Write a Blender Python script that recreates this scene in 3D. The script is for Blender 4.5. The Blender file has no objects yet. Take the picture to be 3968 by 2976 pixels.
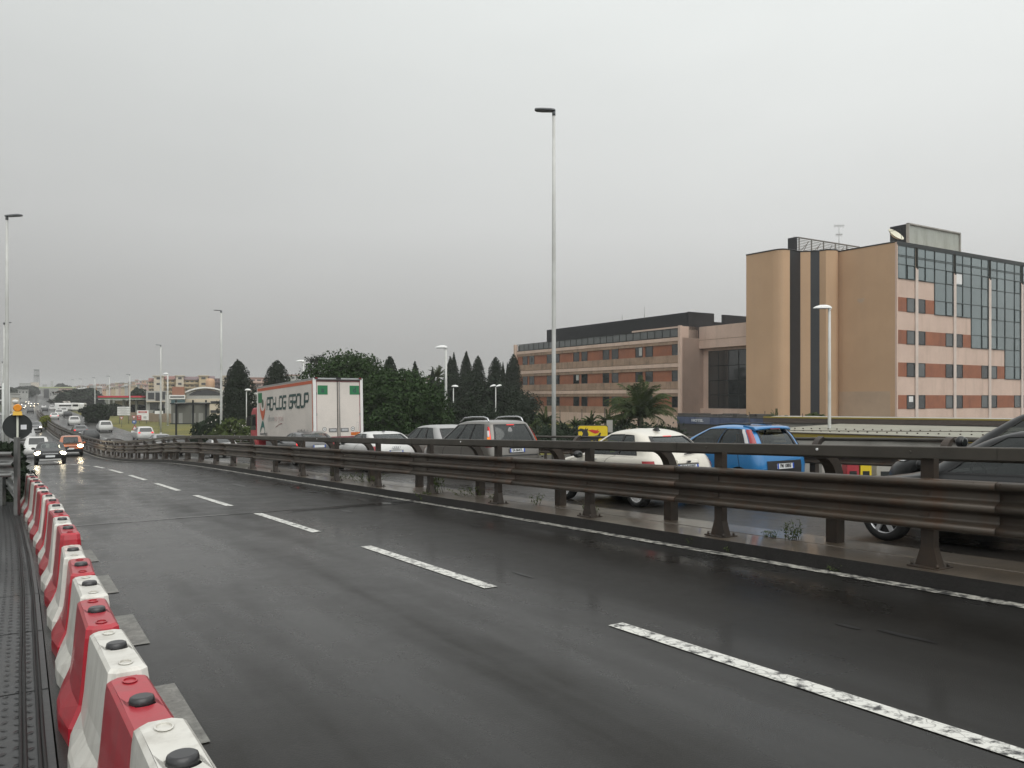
import bpy, math, random
from math import sin, cos, pi, radians, sqrt, atan2, exp
from mathutils import Vector, Matrix, Euler, noise as mnoise

scene = bpy.context.scene
COL = scene.collection
CAMZ, F, HX, HY = 1.65, 3096.0, 1984.0, 1540.0      # eye height; focal length and optical axis in photo pixels


def px(x, y, Y):
    """world point at depth Y that lies in direction (x, y) of the photo"""
    return Vector(((x - HX) / F * Y, Y, CAMZ + (HY - y) / F * Y))


def hermite(tab, t):
    if t <= tab[0][0]:
        return tab[0][1]
    if t >= tab[-1][0]:
        return tab[-1][1]
    for i in range(len(tab) - 1):
        if t <= tab[i + 1][0]:
            break
    x0, y0 = tab[i]
    x1, y1 = tab[i + 1]
    d = (y1 - y0) / (x1 - x0)
    m0 = d if i == 0 else 0.5 * (d + (y0 - tab[i - 1][1]) / (x0 - tab[i - 1][0]))
    m1 = d if i == len(tab) - 2 else 0.5 * (d + (tab[i + 2][1] - y1) / (tab[i + 2][0] - x1))
    h = x1 - x0
    s = (t - x0) / h
    return (2 * s ** 3 - 3 * s ** 2 + 1) * y0 + (s ** 3 - 2 * s ** 2 + s) * h * m0 + (3 * s ** 2 - 2 * s ** 3) * y1 + (s ** 3 - s ** 2) * h * m1


OFFT = [(-100, 0), (0, 0), (8, 0), (14, 0), (24, -.3), (40, -1.0), (66, -2.6), (90, -3.8), (117, -4.5), (170, -4.5), (222, -4.0), (350, -2), (600, 4), (1000, 14), (2600, 54)]
ZT = [(-100, 2.6), (-80, 2.0), (-30, -.16), (0, -1.475), (20, -2.351), (40, -3.27), (46, -3.72), (52, -4.15), (60, -4.58), (66, -4.75), (80, -4.9), (100, -4.92), (120, -4.85), (222, -4.5), (300, -4.4), (350, -4.0), (450, -1.8), (600, 1.7), (800, 6.3), (1000, 10), (1300, 13), (2600, 16)]
EX, EY = .851, .525          # to the right of the road
FWD = 121.7                  # heading of the road, degrees
PITCH = radians(2.1)


def cx(t):
    return 8.96 - .617 * t + hermite(OFFT, t)


def rz(t):
    return CAMZ + hermite(ZT, t)


def rf(t, n, h=0.0):
    return Vector((cx(t) + EX * n, t + EY * n, rz(t) + h))


def inv(X, Y):
    t = Y
    for _ in range(30):
        n = (X - cx(t)) / EX
        t = .5 * t + .5 * (Y - EY * n)
    return t, (X - cx(t)) / EX


def smooth01(a, b, x):
    s = max(0.0, min(1.0, (x - a) / (b - a)))
    return s * s * (3 - 2 * s)


# ---------------------------------------------------------------- mesh builder
class MB:
    def __init__(s):
        s.v, s.f, s.m, s.sm = [], [], [], []

    def face(s, idx, m=0, smooth=False):
        s.f.append(tuple(idx)); s.m.append(m); s.sm.append(smooth)

    def poly(s, pts, m=0, smooth=False):
        b = len(s.v)
        s.v.extend(Vector(p) for p in pts)
        s.face(range(b, b + len(pts)), m, smooth)

    def hexa(s, p, m=0):
        """p: 4 bottom points (counter-clockwise from above), 4 top points"""
        b = len(s.v)
        s.v.extend(Vector(q) for q in p)
        for q in ((3, 2, 1, 0), (4, 5, 6, 7), (0, 1, 5, 4), (1, 2, 6, 5), (2, 3, 7, 6), (3, 0, 4, 7)):
            s.face([b + i for i in q], m)

    def box(s, c, d, m=0, rot=0.0, M=None, taper=1.0):
        hx, hy, hz = d[0] / 2, d[1] / 2, d[2] / 2
        ps = [(-hx, -hy, -hz), (hx, -hy, -hz), (hx, hy, -hz), (-hx, hy, -hz)]
        ps += [(a * taper, b_ * taper, -z) for a, b_, z in ps]
        mt = M if M is not None else Matrix.Rotation(rot, 3, 'Z')
        s.hexa([mt @ Vector(q) + Vector(c) for q in ps], m)

    def prism(s, pts, vec, m=0, smooth=False):
        """closed outline pts pushed along vec"""
        n = len(pts)
        b = len(s.v)
        vec = Vector(vec)
        s.v.extend(Vector(p) for p in pts)
        s.v.extend(Vector(p) + vec for p in pts)
        s.face(list(range(b, b + n))[::-1], m)
        s.face(range(b + n, b + 2 * n), m)
        for i in range(n):
            j = (i + 1) % n
            s.face((b + i, b + j, b + n + j, b + n + i), m, smooth)

    def rings(s, rings, m=0, smooth=True, closed=True, cap0=True, cap1=True):
        b = len(s.v)
        n = len(rings[0])
        for r in rings:
            s.v.extend(Vector(p) for p in r)
        for k in range(len(rings) - 1):
            for i in range(n if closed else n - 1):
                j = (i + 1) % n
                s.face((b + k * n + i, b + k * n + j, b + (k + 1) * n + j, b + (k + 1) * n + i), m, smooth)
        if cap0:
            s.face(list(range(b, b + n))[::-1], m)
        if cap1:
            s.face(range(b + (len(rings) - 1) * n, b + len(rings) * n), m)

    def tube(s, path, r, seg=8, m=0, smooth=True, cap=True):
        path = [Vector(p) for p in path]
        rr = r if isinstance(r, (list, tuple)) else [r] * len(path)
        out = []
        up = Vector((0, 0, 1))
        for i, p in enumerate(path):
            d = (path[min(i + 1, len(path) - 1)] - path[max(i - 1, 0)]).normalized()
            a = d.cross(up)
            if a.length < 1e-3:
                a = Vector((1, 0, 0))
            a.normalize()
            b_ = d.cross(a).normalized()
            out.append([p + (a * cos(2 * pi * k / seg) + b_ * sin(2 * pi * k / seg)) * rr[i] for k in range(seg)])
        s.rings(out, m, smooth, True, cap, cap)

    def cyl(s, p0, p1, r0, r1=None, seg=12, m=0, smooth=True):
        s.tube([p0, p1], [r0, r0 if r1 is None else r1], seg, m, smooth)

    def ball(s, c, r, m=0, seg=12, rows=8):
        c = Vector(c)
        r = r if isinstance(r, (tuple, list)) else (r, r, r)
        rg = []
        for k in range(rows + 1):
            a = -pi / 2 + pi * k / rows
            a = max(-pi / 2 + .02, min(pi / 2 - .02, a))
            rg.append([c + Vector((r[0] * cos(a) * cos(2 * pi * i / seg), r[1] * cos(a) * sin(2 * pi * i / seg), r[2] * sin(a))) for i in range(seg)])
        s.rings(rg, m, True)

    def build(s, name, mats, parent=None, loc=None, rot=None):
        me = bpy.data.meshes.new(name)
        me.from_pydata([tuple(v) for v in s.v], [], s.f)
        for m in (mats if isinstance(mats, (list, tuple)) else [mats]):
            me.materials.append(m)
        me.polygons.foreach_set('material_index', s.m)
        me.polygons.foreach_set('use_smooth', s.sm)
        me.update()
        o = bpy.data.objects.new(name, me)
        COL.objects.link(o)
        if parent is not None:
            o.parent = parent
        if loc is not None:
            o.location = loc
        if rot is not None:
            o.rotation_euler = rot
        return o


def tag(o, label=None, cat=None, group=None, kind=None):
    if label:
        o['label'] = label
    if cat:
        o['category'] = cat
    if group:
        o['group'] = group
    if kind:
        o['kind'] = kind
    return o


def thing(name, label, cat, loc=(0, 0, 0), rot=(0, 0, 0), group=None):
    o = bpy.data.objects.new(name, None)
    o.empty_display_size = .3
    COL.objects.link(o)
    o.location = loc
    o.rotation_euler = rot
    return tag(o, label, cat, group)


KIDS = {}


def kids(o):
    return [c for c in o.children]


def dup(o, loc, rot=None, label=None, group=None, scale=None):
    def cp(x, par):
        c = x.copy()
        COL.objects.link(c)
        if par is not None:
            c.parent = par
        for ch in x.children:
            cp(ch, c)
        return c
    r = cp(o, None)
    r.location = loc
    if rot is not None:
        r.rotation_euler = rot
    if scale is not None:
        r.scale = scale if isinstance(scale, (tuple, list)) else (scale,) * 3
    if label:
        r['label'] = label
    if group:
        r['group'] = group
    return r


def struct(o):
    o['kind'] = 'structure'
    return o


# ---------------------------------------------------------------- materials
MATS = {}


def lin(c):
    """sRGB 0-255 to linear"""
    return tuple(((x / 255) / 12.92 if x / 255 <= .04045 else ((x / 255 + .055) / 1.055) ** 2.4) for x in c)


def mat(name, color, rough=.6, metal=0.0, var=.12, vscale=3.0, bump=0.0, bscale=40.0, coat=0.0, emit=None, estr=0.0, dirt=None, dscale=1.5, damt=.0, spec=.5, stretch=(1, 1, 1), world=False, streak=None):
    if name in MATS:
        return MATS[name]
    m = bpy.data.materials.new(name)
    m.use_nodes = True
    nt = m.node_tree
    nt.nodes.clear()
    N, L = nt.nodes.new, nt.links.new
    out = N('ShaderNodeOutputMaterial')
    p = N('ShaderNodeBsdfPrincipled')
    L(p.outputs[0], out.inputs[0])
    p.inputs['Base Color'].default_value = (*color, 1)
    p.inputs['Roughness'].default_value = rough
    p.inputs['Metallic'].default_value = metal
    p.inputs['Coat Weight'].default_value = coat
    p.inputs['Coat Roughness'].default_value = .06
    p.inputs['Specular IOR Level'].default_value = spec
    tc = N('ShaderNodeTexCoord')
    mp = N('ShaderNodeMapping')
    mp.inputs['Scale'].default_value = stretch
    if world:
        g = N('ShaderNodeNewGeometry')
        L(g.outputs['Position'], mp.inputs[0])
    else:
        L(tc.outputs['Object'], mp.inputs[0])
    col = None
    if var > 0:
        n1 = N('ShaderNodeTexNoise')
        n1.inputs['Scale'].default_value = vscale
        n1.inputs['Detail'].default_value = 6
        L(mp.outputs[0], n1.inputs['Vector'])
        mr = N('ShaderNodeMapRange')
        mr.inputs[1].default_value = .25
        mr.inputs[2].default_value = .75
        mr.inputs[3].default_value = 1 - var
        mr.inputs[4].default_value = 1 + var
        L(n1.outputs[0], mr.inputs[0])
        mx = N('ShaderNodeMix')
        mx.data_type = 'RGBA'
        mx.blend_type = 'MULTIPLY'
        mx.inputs[0].default_value = 1
        mx.inputs[6].default_value = (*color, 1)
        cc = N('ShaderNodeCombineColor')
        for i in range(3):
            L(mr.outputs[0], cc.inputs[i])
        L(cc.outputs[0], mx.inputs[7])
        col = mx.outputs[2]
    if dirt is not None:
        n2 = N('ShaderNodeTexNoise')
        n2.inputs['Scale'].default_value = dscale
        n2.inputs['Detail'].default_value = 8
        n2.inputs['Roughness'].default_value = .65
        L(mp.outputs[0], n2.inputs['Vector'])
        m2 = N('ShaderNodeMapRange')
        m2.inputs[1].default_value = .42
        m2.inputs[2].default_value = .7
        m2.inputs[3].default_value = 0
        m2.inputs[4].default_value = damt
        L(n2.outputs[0], m2.inputs[0])
        x2 = N('ShaderNodeMix')
        x2.data_type = 'RGBA'
        L(m2.outputs[0], x2.inputs[0])
        if col is not None:
            L(col, x2.inputs[6])
        else:
            x2.inputs[6].default_value = (*color, 1)
        x2.inputs[7].default_value = (*dirt, 1)
        col = x2.outputs[2]
    if streak is not None:          # rain runs: (colour, amount, horizontal scale, vertical scale)
        m5 = N('ShaderNodeMapping')
        m5.inputs['Scale'].default_value = (streak[2], streak[2], streak[3])
        L(mp.inputs[0].links[0].from_socket, m5.inputs[0])
        n5 = N('ShaderNodeTexNoise')
        n5.inputs['Scale'].default_value = 1
        n5.inputs['Detail'].default_value = 7
        n5.inputs['Roughness'].default_value = .6
        L(m5.outputs[0], n5.inputs['Vector'])
        r5 = N('ShaderNodeMapRange')
        r5.inputs[1].default_value = .5
        r5.inputs[2].default_value = .72
        r5.inputs[4].default_value = streak[1]
        L(n5.outputs[0], r5.inputs[0])
        x5 = N('ShaderNodeMix')
        x5.data_type = 'RGBA'
        L(r5.outputs[0], x5.inputs[0])
        if col is not None:
            L(col, x5.inputs[6])
        else:
            x5.inputs[6].default_value = (*color, 1)
        x5.inputs[7].default_value = (*streak[0], 1)
        col = x5.outputs[2]
    if col is not None:
        L(col, p.inputs['Base Color'])
    if bump > 0:
        n3 = N('ShaderNodeTexNoise')
        n3.inputs['Scale'].default_value = bscale
        n3.inputs['Detail'].default_value = 5
        L(mp.outputs[0], n3.inputs['Vector'])
        b = N('ShaderNodeBump')
        b.inputs['Strength'].default_value = bump
        b.inputs['Distance'].default_value = .02
        L(n3.outputs[0], b.inputs['Height'])
        L(b.outputs[0], p.inputs['Normal'])
    if emit is not None:
        p.inputs['Emission Color'].default_value = (*emit, 1)
        p.inputs['Emission Strength'].default_value = estr
    MATS[name] = m
    return m


def paint(name, color, flake=.0, rough=.32):
    """wet car paint"""
    return mat(name, color, rough, flake, .05, 2.0, .02, 180, coat=.8, dirt=(.05, .045, .04), dscale=2.2, damt=.16)


def glassmat(name, tint=.45, refl=1.0):
    if name in MATS:
        return MATS[name]
    m = bpy.data.materials.new(name)
    m.use_nodes = True
    nt = m.node_tree
    nt.nodes.clear()
    N, L = nt.nodes.new, nt.links.new
    out = N('ShaderNodeOutputMaterial')
    tr = N('ShaderNodeBsdfTransparent')
    tr.inputs[0].default_value = (tint, tint * 1.03, tint, 1)
    gl = N('ShaderNodeBsdfGlossy')
    gl.inputs['Roughness'].default_value = .03
    gl.inputs[0].default_value = (.9 * refl, .95 * refl, .95 * refl, 1)
    lw = N('ShaderNodeLayerWeight')
    pw = N('ShaderNodeMath'); pw.operation = 'POWER'
    L(lw.outputs['Facing'], pw.inputs[0]); pw.inputs[1].default_value = 4.0
    fr = N('ShaderNodeMath'); fr.operation = 'MULTIPLY_ADD'
    L(pw.outputs[0], fr.inputs[0]); fr.inputs[1].default_value = .7; fr.inputs[2].default_value = .07
    mx = N('ShaderNodeMixShader')
    L(fr.outputs[0], mx.inputs[0])
    L(tr.outputs[0], mx.inputs[1])
    L(gl.outputs[0], mx.inputs[2])
    L(mx.outputs[0], out.inputs[0])
    MATS[name] = m
    return m


def text_mesh(body, size, name, m, parent, M, extrude=.004, bold=0.0, align='CENTER', sx=1.0):
    cu = bpy.data.curves.new(name, 'FONT')
    cu.body = body
    cu.size = size
    cu.extrude = extrude
    cu.offset = bold
    cu.align_x = align
    cu.align_y = 'CENTER'
    cu.resolution_u = 2
    o = bpy.data.objects.new('tmp_text', cu)
    COL.objects.link(o)
    dg = bpy.context.evaluated_depsgraph_get()
    dg.update()
    me = bpy.data.meshes.new_from_object(o.evaluated_get(dg))
    bpy.data.objects.remove(o)
    bpy.data.curves.remove(cu)
    me.name = name
    me.materials.clear()
    me.materials.append(m)
    me.transform(M @ Matrix.Diagonal((sx, 1, 1, 1)))
    r = bpy.data.objects.new(name, me)
    COL.objects.link(r)
    if parent is not None:
        r.parent = parent
    return r


def frame_matrix(origin, right, up):
    r = Vector(right).normalized()
    u = Vector(up).normalized()
    n = r.cross(u).normalized()
    u = n.cross(r)
    M = Matrix((r, u, n)).transposed().to_4x4()
    M.translation = Vector(origin)
    return M


# common materials
M_BLACK = mat('black_rubber', (.012, .012, .012), .75, 0, .1)
M_DARKPL = mat('dark_plastic', (.018, .018, .019), .5, 0, .1)
M_CHROME = mat('chrome_metal', (.55, .56, .57), .15, 1.0, .03)
M_ALLOY = mat('alloy_metal', (.62, .63, .64), .35, .5, .06)
M_WHITE = mat('white_paint', (.72, .72, .70), .45, 0, .05)
M_PLATE = mat('plate_white', (.7, .72, .72), .4, 0, .02)
M_INK = mat('plate_ink', (.015, .015, .018), .5, 0, 0)
M_BLUEBAND = mat('plate_blue', (.02, .08, .45), .4, 0, 0)
M_TAIL = mat('tail_lens', (.28, .008, .012), .15, 0, .05, coat=.5)
M_TAILON = mat('tail_lamp_lit', (.5, .01, .012), .2, 0, 0, emit=(1, .035, .03), estr=1.1)
M_AMBER = mat('amber_lens', (.6, .16, .02), .2, 0, 0, emit=(1, .3, .03), estr=.5)
M_AMBERON = mat('amber_lamp_lit', (.6, .2, .02), .2, 0, 0, emit=(1, .42, .08), estr=5)
M_CLEARL = mat('clear_lens', (.6, .6, .6), .12, 0, 0, coat=.5)
M_HEAD = mat('headlamp_lit', (.8, .8, .8), .2, 0, 0, emit=(1, .86, .58), estr=26)
M_GLASS = glassmat('car_glass', .42)
M_GLASSD = mat('dark_car_glass', (.012, .015, .015), .06, 0, 0, coat=.3)
M_SEAT = mat('seat_fabric', (.03, .03, .032), .9, 0, .1)
# ---------------------------------------------------------------- camera, light, air
cd = bpy.data.cameras.new('camera')
cam = bpy.data.objects.new('camera', cd)
COL.objects.link(cam)
cam.location = (0, 0, CAMZ)
cam.rotation_euler = (radians(90), 0, 0)
cd.sensor_width = 36
cd.lens = 36 * 799 / 1024
cd.shift_y = 13.4 / 1024
cd.clip_start = .05
cd.clip_end = 6000
scene.camera = cam
SUN_EL, SUN_AZ = radians(58), radians(150)       # azimuth from +Y, clockwise

w = bpy.data.worlds.new('World')
scene.world = w
w.use_nodes = True
nt = w.node_tree
nt.nodes.clear()
N, L = nt.nodes.new, nt.links.new
out = N('ShaderNodeOutputWorld')
bg = N('ShaderNodeBackground')
L(bg.outputs[0], out.inputs[0])
bg.inputs[1].default_value = .1
sky = N('ShaderNodeTexSky')
sky.sky_type = 'NISHITA'
sky.sun_disc = False
sky.sun_elevation = SUN_EL
sky.sun_rotation = SUN_AZ
sky.air_density = 2.0
sky.dust_density = 6.0
hs = N('ShaderNodeHueSaturation')
hs.inputs['Saturation'].default_value = .12
hs.inputs['Value'].default_value = .55
L(sky.outputs[0], hs.inputs['Color'])
tc = N('ShaderNodeTexCoord')
sp = N('ShaderNodeSeparateXYZ')
L(tc.outputs['Generated'], sp.inputs[0])
cr = N('ShaderNodeValToRGB')
el = cr.color_ramp.elements
el[0].position = 0.0
el[0].color = (.40, .395, .385, 1)
el[1].position = 1.0
el[1].color = (1.3, 1.3, 1.29, 1)
for pos, c in ((.035, (.45, .445, .435)), (.09, (.545, .545, .535)), (.2, (.71, .72, .71)), (.44, (.885, .915, .90))):
    e = el.new(pos)
    e.color = (*c, 1)
L(sp.outputs[2], cr.inputs[0])
# sky brighter to the right; extra brightness added behind the camera lifts the facades
mr = N('ShaderNodeMapRange')
mr.inputs[1].default_value = -.6
mr.inputs[2].default_value = .6
mr.inputs[3].default_value = .80
mr.inputs[4].default_value = 1.10
L(sp.outputs[0], mr.inputs[0])
mb = N('ShaderNodeMapRange')
mb.inputs[1].default_value = -.2
mb.inputs[2].default_value = -.9
mb.inputs[3].default_value = 1.0
mb.inputs[4].default_value = 1.9
L(sp.outputs[1], mb.inputs[0])
cn = N('ShaderNodeTexNoise')
cn.inputs['Scale'].default_value = 2.2
cn.inputs['Detail'].default_value = 5
mpz = N('ShaderNodeMapping')
mpz.inputs['Scale'].default_value = (1, 1, 3.0)
L(tc.outputs['Generated'], mpz.inputs[0])
L(mpz.outputs[0], cn.inputs['Vector'])
mc = N('ShaderNodeMapRange')
mc.inputs[1].default_value = .3
mc.inputs[2].default_value = .7
mc.inputs[3].default_value = .97
mc.inputs[4].default_value = 1.03
L(cn.outputs[0], mc.inputs[0])
m1 = N('ShaderNodeMath'); m1.operation = 'MULTIPLY'
L(mr.outputs[0], m1.inputs[0]); L(mb.outputs[0], m1.inputs[1])
m2 = N('ShaderNodeMath'); m2.operation = 'MULTIPLY'
L(m1.outputs[0], m2.inputs[0]); L(mc.outputs[0], m2.inputs[1])
m3 = N('ShaderNodeMath'); m3.operation = 'MULTIPLY'
L(m2.outputs[0], m3.inputs[0]); m3.inputs[1].default_value = 10.0
vm = N('ShaderNodeVectorMath'); vm.operation = 'SCALE'
L(cr.outputs[0], vm.inputs[0]); L(m3.outputs[0], vm.inputs['Scale'])
mx = N('ShaderNodeMix'); mx.data_type = 'RGBA'
mx.inputs[0].default_value = .93
L(hs.outputs[0], mx.inputs[6]); L(vm.outputs[0], mx.inputs[7])
L(mx.outputs[2], bg.inputs[0])

ld = bpy.data.lights.new('sun', 'SUN')
ld.energy = 1.1
ld.angle = radians(60)
ld.color = (1, .97, .92)
sun = bpy.data.objects.new('sun', ld)
COL.objects.link(sun)
sun.rotation_euler = (pi / 2 - SUN_EL, 0, pi - SUN_AZ)

scene.view_settings.view_transform = 'Standard'
scene.view_settings.look = 'None'
scene.view_settings.exposure = 0
scene.view_settings.gamma = 1
scene.cycles.use_denoising = True
scene.cycles.max_bounces = 8
scene.cycles.diffuse_bounces = 3
scene.cycles.glossy_bounces = 4
scene.cycles.transparent_max_bounces = 12
scene.cycles.sample_clamp_indirect = 6
scene.cycles.caustics_reflective = False

hz = MB()
hz.box((-250, 1180, 18), (2500, 2560, 64))
hzo = hz.build('haze', [])
mh = bpy.data.materials.new('haze_air')
mh.use_nodes = True
mh.node_tree.nodes.clear()
vo = mh.node_tree.nodes.new('ShaderNodeVolumePrincipled')
vo.inputs['Color'].default_value = (.93, .94, .93, 1)
vo.inputs['Density'].default_value = .00045
vo.inputs['Anisotropy'].default_value = .2
oo = mh.node_tree.nodes.new('ShaderNodeOutputMaterial')
mh.node_tree.links.new(vo.outputs[0], oo.inputs['Volume'])
hzo.data.materials.append(mh)
tag(hzo, kind='stuff')

# ---------------------------------------------------------------- ground materials


def asphalt(name, base, wet=1.0):
    m = bpy.data.materials.new(name)
    m.use_nodes = True
    nt = m.node_tree
    nt.nodes.clear()
    N, L = nt.nodes.new, nt.links.new
    out = N('ShaderNodeOutputMaterial')
    p = N('ShaderNodeBsdfPrincipled')
    L(p.outputs[0], out.inputs[0])
    g = N('ShaderNodeNewGeometry')
    rot = N('ShaderNodeMapping')
    rot.inputs['Rotation'].default_value = (0, 0, radians(-FWD))
    L(g.outputs['Position'], rot.inputs[0])
    st = N('ShaderNodeMapping')
    st.inputs['Scale'].default_value = (.07, .75, 1)
    L(rot.outputs[0], st.inputs[0])

    def noise(src, scale, det=6, rough=.55):
        n = N('ShaderNodeTexNoise')
        n.inputs['Scale'].default_value = scale
        n.inputs['Detail'].default_value = det
        n.inputs['Roughness'].default_value = rough
        L(src.outputs[0], n.inputs['Vector'])
        return n

    def mrange(src, a, b, c, d):
        r = N('ShaderNodeMapRange')
        for i, v in enumerate((a, b, c, d)):
            r.inputs[i + 1].default_value = v
        L(src.outputs[0], r.inputs[0])
        return r
    grit = noise(rot, 95, 3, .7)
    mid = noise(rot, 1.3, 6, .6)
    lane = noise(st, 1.0, 5, .6)
    speck = N('ShaderNodeTexVoronoi')
    speck.inputs['Scale'].default_value = 14
    L(rot.outputs[0], speck.inputs['Vector'])
    ra = mrange(grit, .3, .7, .35, 1.9)
    rb = mrange(mid, .3, .72, .78, 1.22)
    rc = mrange(lane, .32, .7, .72, 1.28)
    m1 = N('ShaderNodeMath'); m1.operation = 'MULTIPLY'
    L(ra.outputs[0], m1.inputs[0]); L(rb.outputs[0], m1.inputs[1])
    m2 = N('ShaderNodeMath'); m2.operation = 'MULTIPLY'
    L(m1.outputs[0], m2.inputs[0]); L(rc.outputs[0], m2.inputs[1])
    vs = N('ShaderNodeVectorMath'); vs.operation = 'SCALE'
    vs.inputs[0].default_value = base
    L(m2.outputs[0], vs.inputs['Scale'])
    # scattered pale grit
    sk = mrange(speck, .0, .045, 1.0, 0.0)
    mxs = N('ShaderNodeMix'); mxs.data_type = 'RGBA'
    ms = N('ShaderNodeMath'); ms.operation = 'MULTIPLY'
    sel = mrange(mid, .55, .62, 0, .55)
    L(sk.outputs[0], ms.inputs[0]); L(sel.outputs[0], ms.inputs[1])
    L(ms.outputs[0], mxs.inputs[0])
    L(vs.outputs[0], mxs.inputs[6])
    mxs.inputs[7].default_value = (.22, .21, .19, 1)
    L(mxs.outputs[2], p.inputs['Base Color'])
    rr = mrange(lane, .35, .68, .24, .44)
    r2 = mrange(mid, .35, .7, -.07, .08)
    ad = N('ShaderNodeMath'); ad.operation = 'ADD'
    L(rr.outputs[0], ad.inputs[0]); L(r2.outputs[0], ad.inputs[1])
    L(ad.outputs[0], p.inputs['Roughness'])
    p.inputs['Specular IOR Level'].default_value = .2
    cw = mrange(lane, .4, .62, .42 * wet, .05 * wet)
    L(cw.outputs[0], p.inputs['Coat Weight'])
    p.inputs['Coat Roughness'].default_value = .13
    p.inputs['Coat IOR'].default_value = 1.33
    b = N('ShaderNodeBump')
    b.inputs['Strength'].default_value = .4
    b.inputs['Distance'].default_value = .008
    L(grit.outputs[0], b.inputs['Height'])
    L(b.outputs[0], p.inputs['Normal'])
    return m


def worn_paint(name, color, lo, hi, under=(.03, .03, .03)):
    m = bpy.data.materials.new(name)
    m.use_nodes = True
    nt = m.node_tree
    nt.nodes.clear()
    N, L = nt.nodes.new, nt.links.new
    out = N('ShaderNodeOutputMaterial')
    p = N('ShaderNodeBsdfPrincipled')
    L(p.outputs[0], out.inputs[0])
    g = N('ShaderNodeNewGeometry')
    v = N('ShaderNodeTexVoronoi')
    v.feature = 'DISTANCE_TO_EDGE'
    v.inputs['Scale'].default_value = 9
    n0 = N('ShaderNodeTexNoise')
    n0.inputs['Scale'].default_value = 6
    mxv = N('ShaderNodeMix'); mxv.data_type = 'VECTOR'
    mxv.inputs[0].default_value = .25
    L(g.outputs['Position'], n0.inputs['Vector'])
    L(g.outputs['Position'], mxv.inputs[4]); L(n0.outputs[1], mxv.inputs[5])
    L(mxv.outputs[1], v.inputs['Vector'])
    n = N('ShaderNodeTexNoise')
    n.inputs['Scale'].default_value = 11
    n.inputs['Detail'].default_value = 8
    n.inputs['Roughness'].default_value = .7
    L(g.outputs['Position'], n.inputs['Vector'])
    r = N('ShaderNodeMapRange')
    r.inputs[1].default_value = lo
    r.inputs[2].default_value = hi
    L(n.outputs[0], r.inputs[0])
    r2 = N('ShaderNodeMapRange')
    r2.inputs[1].default_value = .01
    r2.inputs[2].default_value = .05
    r2.inputs[3].default_value = .55
    r2.inputs[4].default_value = 0
    L(v.outputs[0], r2.inputs[0])
    mm = N('ShaderNodeMath'); mm.operation = 'MAXIMUM'
    L(r.outputs[0], mm.inputs[0]); L(r2.outputs[0], mm.inputs[1])
    mx = N('ShaderNodeMix'); mx.data_type = 'RGBA'
    L(mm.outputs[0], mx.inputs[0])
    mx.inputs[6].default_value = (*color, 1)
    mx.inputs[7].default_value = (*under, 1)
    L(mx.outputs[2], p.inputs['Base Color'])
    p.inputs['Roughness'].default_value = .45
    return m


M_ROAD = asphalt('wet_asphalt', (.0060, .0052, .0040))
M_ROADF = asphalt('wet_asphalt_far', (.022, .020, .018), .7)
M_DASH = worn_paint('worn_lane_paint', (.62, .62, .58), .5, .62)
M_EDGE = worn_paint('chipped_edge_paint', (.48, .47, .42), .42, .56)
M_OLDP = worn_paint('faded_old_paint', (.21, .21, .19), .38, .72, (.05, .05, .045))
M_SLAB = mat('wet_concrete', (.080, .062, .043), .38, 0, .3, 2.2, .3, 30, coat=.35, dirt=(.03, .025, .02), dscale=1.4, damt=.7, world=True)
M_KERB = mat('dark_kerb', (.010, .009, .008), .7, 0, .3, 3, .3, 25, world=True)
M_GRASS = mat('rough_grass', (.088, .088, .014), .95, 0, .4, .35, .6, 6, dirt=(.17, .145, .02), dscale=.12, damt=.9, world=True)
M_SOIL = mat('dark_ground', (.045, .042, .035), .9, 0, .3, .2, .3, 8, world=True)

# ---------------------------------------------------------------- terrain, roads


def terr(t, n):
    r = rz(t) - .3
    if n >= 0:
        w_ = smooth01(58, 88, t)
        low = min(r, CAMZ - 6.4)
        hi = r + .03 * min(max(n - 10, 0), 60) + 11 * smooth01(30, 170, n) * smooth01(260, 900, t)
        return r + (low * (1 - w_) + hi * w_ - r) * smooth01(8.9, 12, n)
    d = -n
    w_ = smooth01(35, 70, t)
    low = r - 2.6
    hi = r + .01 * (d - 9) + 7 * smooth01(40, 170, d) * smooth01(260, 900, t)
    return r + (low * (1 - w_) + hi * w_ - r) * smooth01(10.5, 13, d)


ts = [-70, -50, -35, -20, -10, -5] + [i * 4.0 for i in range(0, 40)] + [160 + i * 10 for i in range(0, 80)] + [970 + i * 40 for i in range(10)] + [1400, 1600, 1850, 2100]
ns = [-620, -480, -350, -250, -170, -120, -80, -55, -40, -28, -20, -15, -13, -12, -11, -10.5, -9.6, -8, -4, 0, 4, 8, 8.9, 9.6, 10.4, 11.2, 12, 14, 18, 24, 32, 42, 55, 70, 90, 120, 170, 230, 320, 450, 600, 800]
g = MB()
for t in ts:
    for n in ns:
        p = rf(t, n)
        z = terr(t, n)
        z += .35 * (mnoise.noise(Vector((p.x * .07, p.y * .07, 0))) if abs(n) > 13 else 0)
        g.v.append(Vector((p.x, p.y, z)))
for i in range(len(ts) - 1):
    for j in range(len(ns) - 1):
        a = i * len(ns) + j
        tm, nm = ts[i], (ns[j] + ns[j + 1]) / 2
        grass = (nm > 8.9 and tm > 62) or nm < -10
        g.face((a, a + 1, a + len(ns) + 1, a + len(ns)), (2 if nm < 0 or tm > 260 else 0) if grass else 1, True)
struct(g.build('ground', [M_GRASS, M_SOIL, mat('dark_scrub_ground', (.040, .046, .022), .95, 0, .4, .12, .5, 5, world=True)]))


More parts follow.
